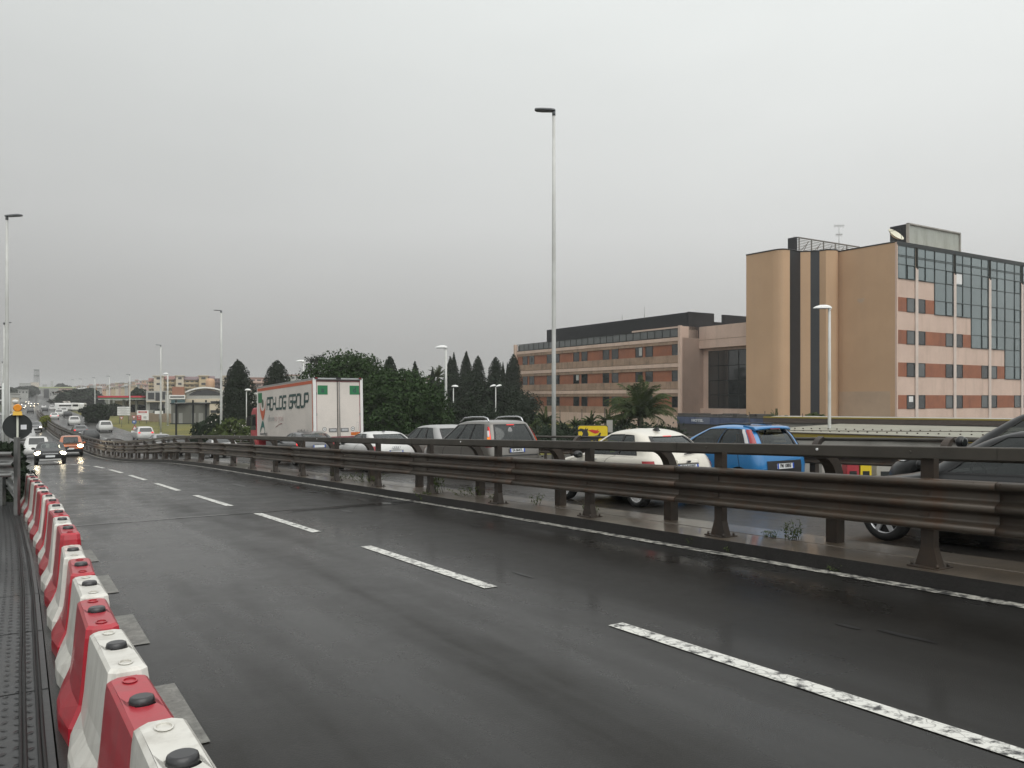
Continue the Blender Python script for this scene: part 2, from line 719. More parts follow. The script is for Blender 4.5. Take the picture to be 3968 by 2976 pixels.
def ribbon(name, ts, edges, h, m, thick=0.0):
    """sheet between n-edges given as functions or numbers"""
    b = MB()
    k = len(edges)
    for t in ts:
        for e in edges:
            n = e(t) if callable(e) else e
            b.v.append(rf(t, n, h))
    for i in range(len(ts) - 1):
        for j in range(k - 1):
            a = i * k + j
            b.face((a, a + 1, a + k + 1, a + k), 0, True)
    return struct(b.build(name, m))


tr = [-60 + 3 * i for i in range(60)] + [120 + 8 * i for i in range(40)] + [440 + 10 * i for i in range(76)]
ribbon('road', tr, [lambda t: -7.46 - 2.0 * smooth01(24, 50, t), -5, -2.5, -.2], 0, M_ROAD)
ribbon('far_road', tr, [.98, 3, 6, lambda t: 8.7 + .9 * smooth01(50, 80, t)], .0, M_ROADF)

# median slab with kerb
sl = MB()
tsl = [t for t in tr if t <= 420]
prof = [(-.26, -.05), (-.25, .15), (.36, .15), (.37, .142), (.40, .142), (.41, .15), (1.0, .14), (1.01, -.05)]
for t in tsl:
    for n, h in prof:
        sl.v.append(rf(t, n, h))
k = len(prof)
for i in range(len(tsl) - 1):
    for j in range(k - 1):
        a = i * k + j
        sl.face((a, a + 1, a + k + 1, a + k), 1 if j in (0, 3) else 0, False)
struct(sl.build('median_kerb', [M_SLAB, M_KERB]))

mk = MB()


def mark(b, t0, t1, n0, n1, h=.006, m=0, steps=1):
    for i in range(steps):
        a, c = t0 + (t1 - t0) * i / steps, t0 + (t1 - t0) * (i + 1) / steps
        b.poly([rf(a, n0, h), rf(a, n1, h), rf(c, n1, h), rf(c, n0, h)][::-1], m)


for k in range(-2, 22):
    tf = 8.31 + 4.48 * k
    nn = -3.6 + .08 * (1 - smooth01(9, 14, tf)) - .16 * smooth01(8, 28, tf)
    mark(mk, tf - 2.9, tf, nn - .075, nn + .075)
for k in range(14):
    t0 = 3.83 + 1.96 * k
    mark(mk, t0, t0 + .98, -6.95, -6.77, m=2)
for k in range(60):
    t0 = -20 + 2.3 * k
    mark(mk, t0, t0 + 2.3, -.435, -.275, m=1)
for k in range(30):
    t0 = 4 + 5.5 * k
    mark(mk, t0, t0 + 3, 4.5, 4.63, h=.006)
for k in range(60):
    t0 = -10 + 2.5 * k
    mark(mk, t0, t0 + 2.5, 1.22, 1.33, m=1)
struct(mk.build('road_markings', [M_DASH, M_EDGE, M_OLDP]))

# expansion joint across the carriageway, with a worn asphalt strip beside it
jt = MB()
M_JOINT = mat('joint_gap', (.008, .008, .008), .25, 0, .2, 5, coat=.5, world=True)
M_PATCH = mat('worn_asphalt_strip', (.05, .049, .047), .22, 0, .3, 5, .1, 30, coat=.7, world=True)
RJ = random.Random(3)


def wavy(b, tbase, width, n0, n1, m, h):
    q = 36
    top, bot = [], []
    for i in range(q + 1):
        n = n0 + (n1 - n0) * i / q
        wv = .05 * mnoise.noise(Vector((n * 1.3, tbase, 4)))
        ww = width * (.55 + .7 * abs(mnoise.noise(Vector((n * 2.1, 7, tbase)))))
        bot.append(rf(tbase + wv - ww / 2, n, h)); top.append(rf(tbase + wv + ww / 2, n, h))
    for i in range(q):
        b.poly([bot[i], bot[i + 1], top[i + 1], top[i]], m)


wavy(jt, 17.40, .09, -7.6, -.3, 0, .008)
wavy(jt, 17.05, .05, -3.2, -.5, 0, .008)
wavy(jt, 17.24, .16, -3.0, -.3, 1, .0075)
struct(jt.build('road_joint', [M_JOINT, M_PATCH]))

# dark damp stains and a tar patch
stn = MB()
for (t, n, a, b_) in ((7.0, -2.0, .20, .035), (7.35, -2.1, .10, .03), (13.6, -1.35, .16, .05), (16.6, -2.2, .22, .06), (10.2, -3.0, .2, .02), (24, -2.0, .6, .08), (21, -1.2, .4, .07)):
    pts = []
    for i in range(16):
        an = 2 * pi * i / 16
        r = 1 + .35 * mnoise.noise(Vector((cos(an) * 1.7, sin(an) * 1.7, t * 3)))
        pts.append(rf(t + a * r * cos(an), n + b_ * r * sin(an), .0045))
    stn.poly(pts)
struct(stn.build('road_stains', mat('tar_stain', (.012, .012, .012), .3, 0, .2, 8, world=True)))

# steel walkway on the left, with raised tear pattern
M_STEEL = mat('wet_chequer_plate', (.020, .021, .022), .42, .2, .35, 2.5, .15, 14, coat=.2, dirt=(.02, .018, .015), dscale=1.2, damt=.6, world=True)
wk = MB()
twk = [-12 + 1.5 * i for i in range(25)]
for i in range(len(twk) - 1):
    a, c = twk[i], twk[i + 1]
    wk.poly([rf(a, -10.2, .02), rf(a, -7.47, .02), rf(c, -7.47, .02), rf(c, -10.2, .02)])
    wk.poly([rf(c - .012, -10.2, .024), rf(c - .012, -7.47, .024), rf(c + .012, -7.47, .024), rf(c + .012, -10.2, .024)])
for i in range(225):
    for j in range(34):
        t = -1 + i * .11 + (.055 if j % 2 else 0)
        n = -9.62 + j * .062
        s = .030 if (i + j) % 2 else -.030
        d = Vector((cos(atan2(1, -.617)), sin(atan2(1, -.617)), -.037))
        e = Vector((EX, EY, 0))
        p = rf(t, n, .0225)
        a_ = (d + e * (1 if s > 0 else -1)) * .021
        b_ = (d - e * (1 if s > 0 else -1)) * .006
        wk.poly([p - a_, p + b_ + Vector((0, 0, .006)), p + a_, p - b_ + Vector((0, 0, .004))], 1)
struct(wk.build('walkway', [M_STEEL, mat('worn_tread', (.075, .077, .078), .3, .5, .2, 4)]))
# ---------------------------------------------------------------- guardrails
M_RAIL = mat('weathered_brown_steel', (.052, .042, .033), .42, .25, .3, 2.5, .08, 20, dirt=(.10, .080, .058), dscale=.9, damt=.6, world=True, streak=((.075, .036, .018), .75, 5, .6))
M_RAILT = mat('weathered_grey_brown_steel', (.055, .050, .042), .45, .25, .25, 3, .06, 25, dirt=(.09, .08, .065), dscale=1.1, damt=.5, world=True)
M_POST = mat('brown_post_steel', (.036, .030, .025), .5, .2, .3, 4, .1, 20, dirt=(.07, .045, .028), dscale=2.5, damt=.6, world=True)
M_GALV = mat('grey_galvanised_steel', (.22, .225, .22), .4, .5, .2, 3, .05, 25, dirt=(.10, .10, .095), dscale=1.3, damt=.6, world=True)
M_REFL = mat('reflector_white', (.8, .8, .8), .3, 0, 0)
HEAD = atan2(1, -.617)


def heading(t):
    a, b = cx(t - 1), cx(t + 1)
    return atan2(2, b - a)


def wave_profile(n_back, n_front, h0, h1, waves=3, k=12):
    """three rounded ridges (top edge, middle, bottom edge) with wide flat panels between"""
    out = []
    for i in range(waves * k + 1):
        s = i / (waves * k)
        c = max(1 - smooth01(.035, .145, abs(s - q)) for q in (.085, .50, .915))
        if s < .03:
            c *= .55 + 15 * s
        if s > .97:
            c *= .55 + 15 * (1 - s)
        out.append((n_back + (n_front - n_back) * c, h1 + (h0 - h1) * s))
    return out


def wave_beam(p0, t0, t1, n_back, n_front, h0, h1, m, parent, posts=(), bolts=True, step=1.2, lap=.0):
    prof = wave_profile(n_back, n_front, h0, h1)
    sgn = -1 if n_front < n_back else 1
    prof2 = [(n - sgn * .006, h) for n, h in prof]
    loop = prof + prof2[::-1]
    b = MB()
    cnt = max(1, int(math.ceil((t1 - t0) / step)))
    rg = []
    for i in range(cnt + 1):
        t = t0 + (t1 - t0) * i / cnt
        o = sgn * lap * (1 - i / cnt)
        rg.append([rf(t, n + o, h) - p0 for n, h in loop])
    b.rings(rg, 0, True, True, True, True)
    if bolts:
        for hh in (h1 - (h1 - h0) * .05, ):
            for dt in (.06, .26):
                q = rf(t1 - dt, n_front - sgn * .012, hh + .0) - p0
                d = Vector((EX, EY, 0)) * sgn
                b.cyl(q - d * .02, q + d * .012, .016, .012, 8)
        for tp in posts:
            for hh in (h1 - (h1 - h0) * .29, h1 - (h1 - h0) * .71):
                q = rf(tp, n_back, hh) - p0
                d = Vector((EX, EY, 0)) * sgn
                a = Vector((cos(HEAD), sin(HEAD), -.04))
                u = Vector((0, 0, 1))
                c = q + d * .004
                b.hexa([c - a * .05 - u * .022, c + a * .05 - u * .022, c + a * .05 - u * .022 + d * .012, c - a * .05 - u * .022 + d * .012,
                        c - a * .05 + u * .022, c + a * .05 + u * .022, c + a * .05 + u * .022 + d * .012, c - a * .05 + u * .022 + d * .012])
    return b.build('beam', m, parent)


def straight_post(h):
    b = MB()
    # C section, web along x
    b.box((0, -.045, h / 2), (.13, .008, h))
    b.box((-.061, 0, h / 2), (.008, .09, h))
    b.box((.061, .0, h / 2), (.008, .09, h))
    b.box((0, .043, h / 2), (.05, .006, h))
    b.hexa([(-.16, -.13, 0), (.16, -.13, 0), (.16, .13, 0), (-.16, .13, 0), (-.16, -.13, .016), (.16, -.13, .016), (.16, .13, .016), (-.16, .13, .016)])
    b.hexa([(-.12, -.055, .016), (.12, -.055, .016), (.12, .05, .016), (-.12, .05, .016), (-.066, -.05, .2), (.066, -.05, .2), (.066, .046, .2), (-.066, .046, .2)])
    for x in (-.13, .13):
        for y in (-.09, .09):
            b.cyl((x, y, .012), (x, y, .05), .016, .014, 6)
    return b


def curved_post(h_straight, reach, h_top, sgn):
    """bends over at the top towards sgn * n"""
    c = [(0, -.02), (0, .25), (0, h_straight)]
    for i in range(1, 9):
        a = i / 8 * radians(80)
        c.append((sgn * reach * (1 - cos(a)) / (1 - cos(radians(80))), h_straight + (h_top - h_straight) * sin(a) / sin(radians(80))))
    L_, R_ = [], []
    for i, (n, h) in enumerate(c):
        a = c[max(i - 1, 0)]
        d = c[min(i + 1, len(c) - 1)]
        tx, tz = d[0] - a[0], d[1] - a[1]
        q = sqrt(tx * tx + tz * tz)
        wd = .075 - .02 * i / (len(c) - 1)
        L_.append((n - tz / q * wd, h + tx / q * wd)); R_.append((n + tz / q * wd, h - tx / q * wd))
    b = MB()
    k = len(c)
    for x0, x1 in ((-.075, .075),):
        for i in range(k - 1):
            b.hexa([(x0, L_[i][0], L_[i][1]), (x1, L_[i][0], L_[i][1]), (x1, R_[i][0], R_[i][1]), (x0, R_[i][0], R_[i][1]),
                    (x0, L_[i + 1][0], L_[i + 1][1]), (x1, L_[i + 1][0], L_[i + 1][1]), (x1, R_[i + 1][0], R_[i + 1][1]), (x0, R_[i + 1][0], R_[i + 1][1])])
    return b


def local_rot(t):
    return (0, 0, heading(t) + pi)     # local +y then points along +n


def place_posts(proto, parent, p0, tl, n, h0=.15):
    for i, t in enumerate(tl):
        o = proto if i == 0 else proto.copy()
        if i:
            COL.objects.link(o)
        o.parent = parent
        o.location = rf(t, n, h0) - p0
        o.rotation_euler = local_rot(t)


# near side of the median
p0 = rf(7.86, 0, .15)
gr = thing('guardrail', 'long brown guardrail with wave beam and square top rail along the near road', 'guardrail', p0)
tposts = [7.86 + 2.35 * k for k in range(-6, 88)]
place_posts(straight_post(1.17).build('post', M_POST), gr, p0, tposts, 0)
t = 7.26 - 3.52 * 4
k = 0
while t < 205:
    t2 = t + (3.52 if t < 60 else 10.56)
    wave_beam(p0, t, t2 + .22, -.085, -.175, .535, 1.03, M_RAIL, gr, [q for q in tposts if t < q < t2] if t < 45 else [], t < 45, lap=.008)
    b = MB()
    cnt = 3 if t < 60 else 6
    rg = []
    for i in range(cnt + 1):
        tt = t + (t2 - t + .04) * i / cnt
        o = -.006 if i == 0 else 0
        rg.append([rf(tt, n_ + (o if n_ < -.1 else 0), h) - p0 for n_, h in ((-.135, 1.225), (-.065, 1.225), (-.065, 1.33), (-.075, 1.34), (-.125, 1.34), (-.135, 1.33))])
    b.rings(rg, 0, False)
    if t < 45:
        for q in tposts:
            if t < q < t2:
                b.cyl(rf(q + .1, -.132, 1.285) - p0, rf(q + .1, -.15, 1.285) - p0, .014, .011, 6)
    b.build('top_rail', M_RAILT, gr)
    if t < 40 and k % 2 == 0:
        b = MB()
        q = rf(t2 - 1.9, -.138, 1.29) - p0
        d = Vector((EX, EY, 0))
        b.cyl(q, q - d * .012, .016, .014, 8)
        b.build('reflector', M_REFL, gr)
    t = t2
    k += 1

# far side of the median (curved posts, round top tube)


def curved_guardrail(name, label, p0, tl, n, sgn_tube, side, t0, t1, h_tube=1.0, hb=(.42, .93), base=.15, step=7.04, m=M_RAIL):
    g = thing(name, label, 'guardrail', p0)
    place_posts(curved_post(.70, .27, h_tube - .15 + .13, sgn_tube).build('post', M_POST), g, p0, tl, n, base)
    t = t0
    while t < t1:
        t2 = min(t1, t + (step if t < 60 else 14))
        wave_beam(p0, t, t2 + .1, n + side * .085, n + side * .17, base + hb[0] - .15, base + hb[1] - .15, m, g, [], False, step=1.8)
        b = MB()
        c = max(2, int((t2 - t) / 2))
        b.tube([rf(t + (t2 - t) * i / c, n + sgn_tube * .27, base + h_tube - .15 + .12) - p0 for i in range(c + 1)], .042, 10)
        b.build('top_tube', M_RAILT, g)
        t = t2
    return g


curved_guardrail('guardrail', 'brown guardrail with bent-over posts and round top tube, on the far half of the median', rf(9.2, .68, .15),
                 [9.2 + 2.42 * k for k in range(-6, 84)], .68, -1, 1, -6, 205, h_tube=1.09, hb=(.45, .86))
curved_guardrail('guardrail', 'brown guardrail with tube handrail along the outer edge of the far road', rf(11.8, 8, 0),
                 [11.8 + 2.6 * k for k in range(-6, 18)], 8.25, 1, -1, -6, 58, h_tube=1.1, hb=(.66, 1.08), base=.05)

# short guardrail that splits the far road
p0 = rf(66, 3, 0)
g = thing('guardrail', 'short dark guardrail with pointed end on the far road, before the white car', 'guardrail', p0)
pth = [(85, 3.5, .35), (82, 3.45, .62), (76, 3.2, .8), (68, 2.9, .8), (58, 2.3, .8), (50, 2.0, .8)]
for q, (hh) in enumerate((0, .33)):
    b = MB()
    for s in (-1, 1):
        rg = []
        for (t, n, h) in pth:
            rg.append([rf(t, n + s * .25 * min(1, (85.2 - t) / 6) + d, h - hh + e) - p0 for d, e in ((0, -.13), (s * .06, -.1), (s * .02, -.065), (s * .06, -.03), (0, 0), (-s * .02, 0), (-s * .02, -.13))])
        b.rings(rg, 0, False)
    b.build('beam', M_RAIL, g)
for t, n, h in pth[1:]:
    b = MB()
    b.box((0, 0, h / 2 - .05), (.12, .1, h - .1))
    b.build('post', M_POST, g, rf(t, n, 0) - p0)

# left guardrail: a crosswise piece by the walkway, then running away along the road
a0 = px(-330, 1753, 15.2); a1 = px(52, 1750, 15.4); a2 = px(66, 1752, 16.0)
p0 = Vector((a1.x, a1.y, rz(18)))
g = thing('guardrail', 'pale grey galvanised guardrail at the left edge, behind the walkway end', 'guardrail', p0)


def free_beam(pts, prof, m, parent, name='beam', p0=Vector()):
    b = MB()
    rg = []
    for i, p in enumerate(pts):
        d = Vector(pts[min(i + 1, len(pts) - 1)]) - Vector(pts[max(i - 1, 0)])
        nrm = Vector((d.y, -d.x, 0)).normalized()
        rg.append([Vector(p) + nrm * o + Vector((0, 0, h)) - p0 for o, h in prof])
    b.rings(rg, 0, True)
    return b.build(name, m, parent)


pf = [(o, h) for o, h in wave_profile(0, .085, -.49, 0)]
loop = pf + [(o - .007, h) for o, h in pf[::-1]]
free_beam([a0, a0.lerp(a1, .5), a1], loop, M_GALV, g, p0=p0)
t1_, n1_ = inv(a1.x, a1.y)
tt = [t1_ + .25, t1_ + 1, t1_ + 3, t1_ + 6, t1_ + 10, t1_ + 15]
NL = lambda t: n1_ - .35 * smooth01(t1_, t1_ + 12, t)
run = [rf(t, NL(t), .82) for t in tt]
free_beam(run, loop, M_GALV, g, p0=p0)
top = [(0, 0), (.05, 0), (.05, .11), (0, .11)]
free_beam([Vector((p.x, p.y, p.z + .2)) for p in run], top, M_GALV, g, 'top_rail', p0)
free_beam([a0 + Vector((0, 0, .24)), a1 + Vector((-.25, 0, .24))], top, M_GALV, g, 'top_rail', p0)
for q in (px(66, 1750, 15.6), px(-120, 1750, 15.4)):
    b = MB()
    gz = rz(18) - .05
    b.box((q.x, q.y, (gz + CAMZ - .78) / 2), (.075, .09, CAMZ - .78 - gz))
    b.v = [v - p0 for v in b.v]
    b.build('post', M_GALV, g)
for t in (t1_ + 2.5, t1_ + 5, t1_ + 8, t1_ + 11):
    b = MB()
    b.box((0, 0, .5), (.1, .12, 1.0))
    b.build('post', M_GALV, g, rf(t, NL(t) - .12, 0) - p0)

# ---------------------------------------------------------------- water-filled barriers
M_RED = mat('red_plastic', (.40, .014, .028), .34, 0, .08, 2.2, .03, 60, coat=.3, dirt=(.20, .02, .025), dscale=3, damt=.3, streak=((.24, .05, .05), .5, 9, 1.2))
M_WHP = mat('white_plastic', (.66, .65, .60), .38, 0, .06, 2.5, .03, 60, coat=.3, dirt=(.40, .38, .33), dscale=3, damt=.45, streak=((.30, .28, .24), .5, 9, 1.2))
M_CAP = mat('black_cap', (.018, .018, .02), .35, 0, .1, coat=.3)


def ring_oct(h, L_, W, c, wmid=None):
    """eight-cornered ring, length along x; wmid widens the middle of the long sides"""
    wm = W if wmid is None else wmid
    return [(-L_, -W + c, h), (-L_ + c, -W, h), (-.12, -wm, h), (.12, -wm, h), (L_ - c, -W, h), (L_, -W + c, h),
            (L_, W - c, h), (L_ - c, W, h), (.12, wm, h), (-.12, wm, h), (-L_ + c, W, h), (-L_, W - c, h)]


def water_barrier(m, hs=1.0):
    b = MB()
    H = .60 * hs
    rings_ = [(0, .455, .165, .03, .20), (.09, .455, .165, .03, .20), (.115, .45, .155, .03, .188), (.20, .445, .118, .03, .135),
              (.30 * hs, .44, .105, .03, .115), (H - .06, .425, .085, .03, .085), (H - .015, .415, .08, .03, .08), (H, .395, .066, .03, .066)]
    b.rings([ring_oct(*r) for r in rings_], 0, False, True, True, False)
    # top with a round recess and two oval end pockets
    outer = ring_oct(H, .395, .066, .03)
    nseg = 24
    cr = [(.058 * cos(2 * pi * i / nseg), .058 * sin(2 * pi * i / nseg), H) for i in range(nseg)]
    lo = [(x * .93, y * .93, H - .028) for x, y, z in cr]
    i0 = len(b.v)
    b.v.extend(Vector(p) for p in outer)
    b.v.extend(Vector(p) for p in cr)
    b.v.extend(Vector(p) for p in lo)
    no = len(outer)
    # stitch outer ring to the circle by angle
    def ang(p):
        return atan2(p[1], p[0]) % (2 * pi)
    oi = sorted(range(no), key=lambda i: ang(outer[i]))
    ci = sorted(range(nseg), key=lambda i: ang(cr[i]))
    io = ic = 0
    for _ in range(no + nseg):
        ao = ang(outer[oi[(io + 1) % no]]) + (2 * pi if io + 1 >= no else 0)
        ac = ang(cr[ci[(ic + 1) % nseg]]) + (2 * pi if ic + 1 >= nseg else 0)
        if (ao <= ac and io < no) or ic >= nseg:
            b.face((i0 + oi[io % no], i0 + oi[(io + 1) % no], i0 + no + ci[ic % nseg])); io += 1
        else:
            b.face((i0 + oi[io % no], i0 + no + ci[(ic + 1) % nseg], i0 + no + ci[ic % nseg])); ic += 1
    for i in range(nseg):
        j = (i + 1) % nseg
        b.face((i0 + no + i, i0 + no + j, i0 + no + nseg + j, i0 + no + nseg + i), 0, True)
    b.face([i0 + no + nseg + i for i in range(nseg)])
    for s in (-1, 1):      # shallow handling pockets, with a raised lip
        pts = [(s * .315 + .045 * cos(2 * pi * i / 14), .03 * sin(2 * pi * i / 14), H + .0035) for i in range(14)]
        inn = [(s * .315 + (x - s * .315) * .8, y * .8, H - .012) for x, y, z in pts]
        up = [(x, y, H + .006) for x, y, z in pts]
        iu = [(x, y, H + .006) for x, y, z in inn]
        b.rings([pts, up, iu, inn], 0, False, True, False, True)
    o = b.build('water_barrier', m)
    c = MB()
    c.tube([(0, 0, H - .03), (0, 0, H + .008), (0, 0, H + .022), (0, 0, H + .026)], [.047, .047, .043, .036], 18)
    c.build('filler_cap', M_CAP, o)
    o.modifiers.new('soft', 'BEVEL').width = .009
    o.modifiers['soft'].segments = 2
    o.modifiers['soft'].limit_method = 'ANGLE'
    o.modifiers['soft'].angle_limit = radians(28)
    return o


ordn = ['first', 'second', 'third', 'fourth', 'fifth', 'sixth', 'seventh', 'eighth', 'ninth', 'tenth', 'eleventh', 'twelfth']
proto = {}
RB = random.Random(5)
for k in range(1, 22):
    white = k % 2 == 1
    hs = 1.0 if 1 < k < 8 else 1.16
    key = (white, hs)
    t = 6.85 + .79 * (k - 2)
    loc = rf(t, -7.23 + RB.uniform(-.012, .012), .0)
    rot = (0, PITCH, heading(t) + RB.uniform(-.03, .03))
    i = (k - 1) // 2
    lab = '%s plastic water barrier, %s %s one from the near end' % ('white' if white else 'red', ordn[i], 'white' if white else 'red')
    if key not in proto:
        proto[key] = water_barrier(M_WHP if white else M_RED, hs)
        o = proto[key]
        tag(o, lab, 'barrier', 'red and white water barriers beside the walkway')
        o.location = loc
        o.rotation_euler = rot
    else:
        dup(proto[key], loc, rot, lab)

# cables lying along the walkway edge
for j, n in enumerate((-7.515, -7.535, -7.60, -7.62)):
    b = MB()
    pts = []
    for i in range(70):
        t = -1 + i * .33
        pts.append(rf(t, n + .008 * mnoise.noise(Vector((t * .8, j * 5, 0))), .034))
    b.tube(pts, .0095, 7)
    o = b.build('cable', M_BLACK)
    tag(o, ['black cable on the walkway, outermost beside the barriers', 'black cable on the walkway, second from the barriers', 'black cable on the walkway, third from the barriers', 'black cable on the walkway, farthest from the barriers'][j], 'cable', 'cables along the walkway')
# ---------------------------------------------------------------- street lamps
M_POLE = mat('galvanised_pole', (.54, .55, .53), .5, .0, .10, 1.2, .03, 30, dirt=(.38, .37, .34), dscale=1.1, damt=.5)
M_LHEAD = mat('grey_lamp_head', (.16, .17, .18), .4, .1, .08)
M_LWHITE = mat('white_lamp_dome', (.78, .79, .78), .35, 0, .06, dirt=(.4, .4, .38), dscale=4, damt=.4)
M_LENS = mat('lamp_lens', (.20, .22, .24), .15, 0, .05, coat=.4)


def lamp(kind, base, height, rot, label, group, pr=(.09, .05), hs=1.0, name='street_lamp'):
    o = thing(name, label, 'street lamp', base, (0, 0, rot), group)
    b = MB()
    seg = 14
    b.tube([(0, 0, -.3), (0, 0, .02)], [pr[0], pr[0]], seg)
    b.tube([(0, 0, 0), (0, 0, height * .33), (0, 0, height * .66), (0, 0, height - .02)], [pr[0], pr[0] * .82 + pr[1] * .18, pr[0] * .5 + pr[1] * .5, pr[1]], seg)
    b.build('pole', M_POLE, o)
    h = MB()
    l = MB()
    if kind == 'flat':          # thin slab on the pole top, reaching along +x
        z = height
        pl = [(-.06, .10), (.08, .17), (.45, .19), (.66, .15), (.72, .06)]
        out = [(x * hs, y * hs) for x, y in pl] + [(x * hs, -y * hs) for x, y in pl[::-1]]
        tl = .07
        h.prism([(x, y, z + .05 + tl * x) for x, y in out], (0, 0, .05 * hs))
        h.rings([[(x * .9 + .02, y * .8, z + .10 + tl * x) for x, y in out], [(x * .75 + .05, y * .5, z + .125 * hs + tl * x) for x, y in out]], 0, True)
        h.cyl((0, 0, z - .12), (0, 0, z + .1), pr[1] * 1.15, pr[1] * 1.15, 12)
        l.prism([(x * .86 + .05, y * .8, z + .044 + tl * x) for x, y in out], (0, 0, .004))
        h.build('lamp_head', M_LHEAD, o)
        l.build('lens', M_LENS, o)
    elif kind == 'box':         # long domed luminaire
        z = height
        rg = []
        for x, wy, hz_ in ((-.10, .06, .06), (-.02, .12, .13), (.14, .15, .17), (.40, .16, .165), (.62, .14, .10), (.74, .08, .035)):
            r = [(x * hs, wy * hs * cos(a), z + .02 * x + hz_ * hs * sin(a)) for a in [i * pi / 8 for i in range(9)]]
            rg.append(r)
        h.rings(rg, 0, True, False, False, False)
        h.poly([r[0] for r in rg] + [r[-1] for r in rg[::-1]])
        h.poly(rg[0]); h.poly(rg[-1][::-1])
        h.cyl((0, 0, z - .12), (0, 0, z + .03), pr[1] * 1.2, pr[1] * 1.1, 10)
        l.prism([((.1 + .55 * i / 6) * hs, .12 * hs, z + .01) for i in range(7)] + [((.65 - .55 * i / 6) * hs, -.12 * hs, z + .01) for i in range(7)], (0, 0, -.035 * hs))
        h.build('lamp_head', M_LWHITE, o)
        l.build('lens', M_LENS, o)
    else:                       # oval heads, one or two
        z = height
        for s in ((1,) if kind == 'oval' else (1, -1)):
            h = MB()
            c = (.30 * s if kind != 'oval' else .16, 0, z + .07)
            rg = []
            for k in range(7):
                a = k / 6 * pi / 2
                rg.append([(c[0] + .36 * hs * cos(a) * cos(2 * pi * i / 16), .2 * hs * cos(a) * sin(2 * pi * i / 16), c[2] + .20 * hs * sin(a) + (.08 * s * (cos(2 * pi * i / 16) * cos(a)) * s if kind != 'oval' else 0)) for i in range(16)])
            h.rings(rg, 0, True, True, True, False)
            h.build('lamp_head', M_LWHITE, o)
            l = MB()
            l.ball((c[0], 0, c[2] - .015), (.26 * hs, .14 * hs, .06), 0, 12, 6)
            l.build('lens', M_LENS, o)
    return o


def ground_at(X, Y):
    t, n = inv(X, Y)
    return terr(t, n)


def lamp_px(kind, xp, ytop, Y, rot, label, group, pr=(.08, .045), hs=1.0, on_road=False):
    p = px(xp, ytop, Y)
    t, n = inv(p.x, Y)
    gz = rz(t) if on_road else terr(t, n)
    return lamp(kind, Vector((p.x, p.y, gz - .05)), p.z - gz - .05, rot, label, group, pr, hs)


LEFT = HEAD + pi / 2          # pointing left across the road
GL = 'tall slim lamp posts with flat heads'
GB = 'lamp posts with long domed heads'
RIGHTD = HEAD - pi / 2
lamp_px('flat', 2146, 425, 28.5, pi * .96, 'tallest white lamp post, in front of the left wing of the hotel', GL, (.080, .052), .95, True)
lamp_px('flat', 857, 1203, 74, pi * .97, 'tall slim lamp post left of the truck, beside the dark cypress', GL, (.12, .07), 1.0, True)
lamp_px('flat', 623, 1337, 112, pi * .97, 'tall slim lamp post before the billboard frame and the beige flats', GL, (.14, .07), 1.05, True)
lamp_px('flat', 503, 1451, 180, pi, 'far lamp post beside the red and white advertising board', GL, (.16, .08), 1.2, True)
lamp_px('flat', 424, 1458, 225, pi, 'far lamp post left of the stacked white direction boards', GL, (.18, .09), 1.3, True)
lamp_px('flat', 368, 1464, 290, pi, 'far lamp post at the left end of the red and green petrol canopy', GL, (.20, .10), 1.5, True)
lamp_px('flat', 315, 1469, 360, pi, 'hazy lamp post before the large round tree', GL, (.19, .08), 1.7, True)
lamp_px('flat', 286, 1472, 430, pi, 'most distant hazy lamp post, at the left edge of the large round tree', GL, (.2, .08), 1.9, True)
lamp_px('flat', 27, 836, 42, 0, 'tall lamp post at the left edge, behind the round black sign', GL, (.105, .06), 1.1, True)
lamp_px('flat', 16, 1251, 96, 0, 'second lamp post at the left edge, lower and behind the tall one', GL, (.13, .07), 1.2, True)
lamp_px('flat', 9, 1402, 170, 0, 'small distant lamp post at the left edge, third behind the tall one', GL, (.15, .08), 1.3, True)
lamp_px('box', 3214, 1188, 45, pi * .97, 'lamp post with domed head in front of the ochre tower', GB, (.095, .07), 1.18)
lamp_px('box', 1728, 1343, 66, pi * .97, 'lamp post with domed head before the row of cypresses', GB, (.12, .09), 1.2)
lamp_px('box', 1176, 1398, 96, pi * .97, 'lamp post with domed head just behind the truck roof', GB, (.13, .09), 1.25)
lamp_px('box', 917, 1415, 112, pi * .97, 'lamp post with domed head crossing the big cypress left of the truck', GB, (.15, .11), 1.2)
lamp_px('box', 650, 1447, 140, pi * .97, 'small lamp post with domed head before the beige flats', GB, (.17, .11), 1.2)
lamp_px('oval', 955, 1512, 88, 0, 'short grey post with one white oval lamp left of the truck cab', 'short posts with oval lamps', (.06, .05), 1.0)
lamp_px('oval', 1757, 1498, 82, 0, 'short grey post with one white oval lamp before the dark trees', 'short posts with oval lamps', (.06, .05), 1.0)
lamp_px('double', 1921, 1496, 84, 0, 'short grey post with two white oval lamps spread like wings', 'short posts with oval lamps', (.06, .05), .9)

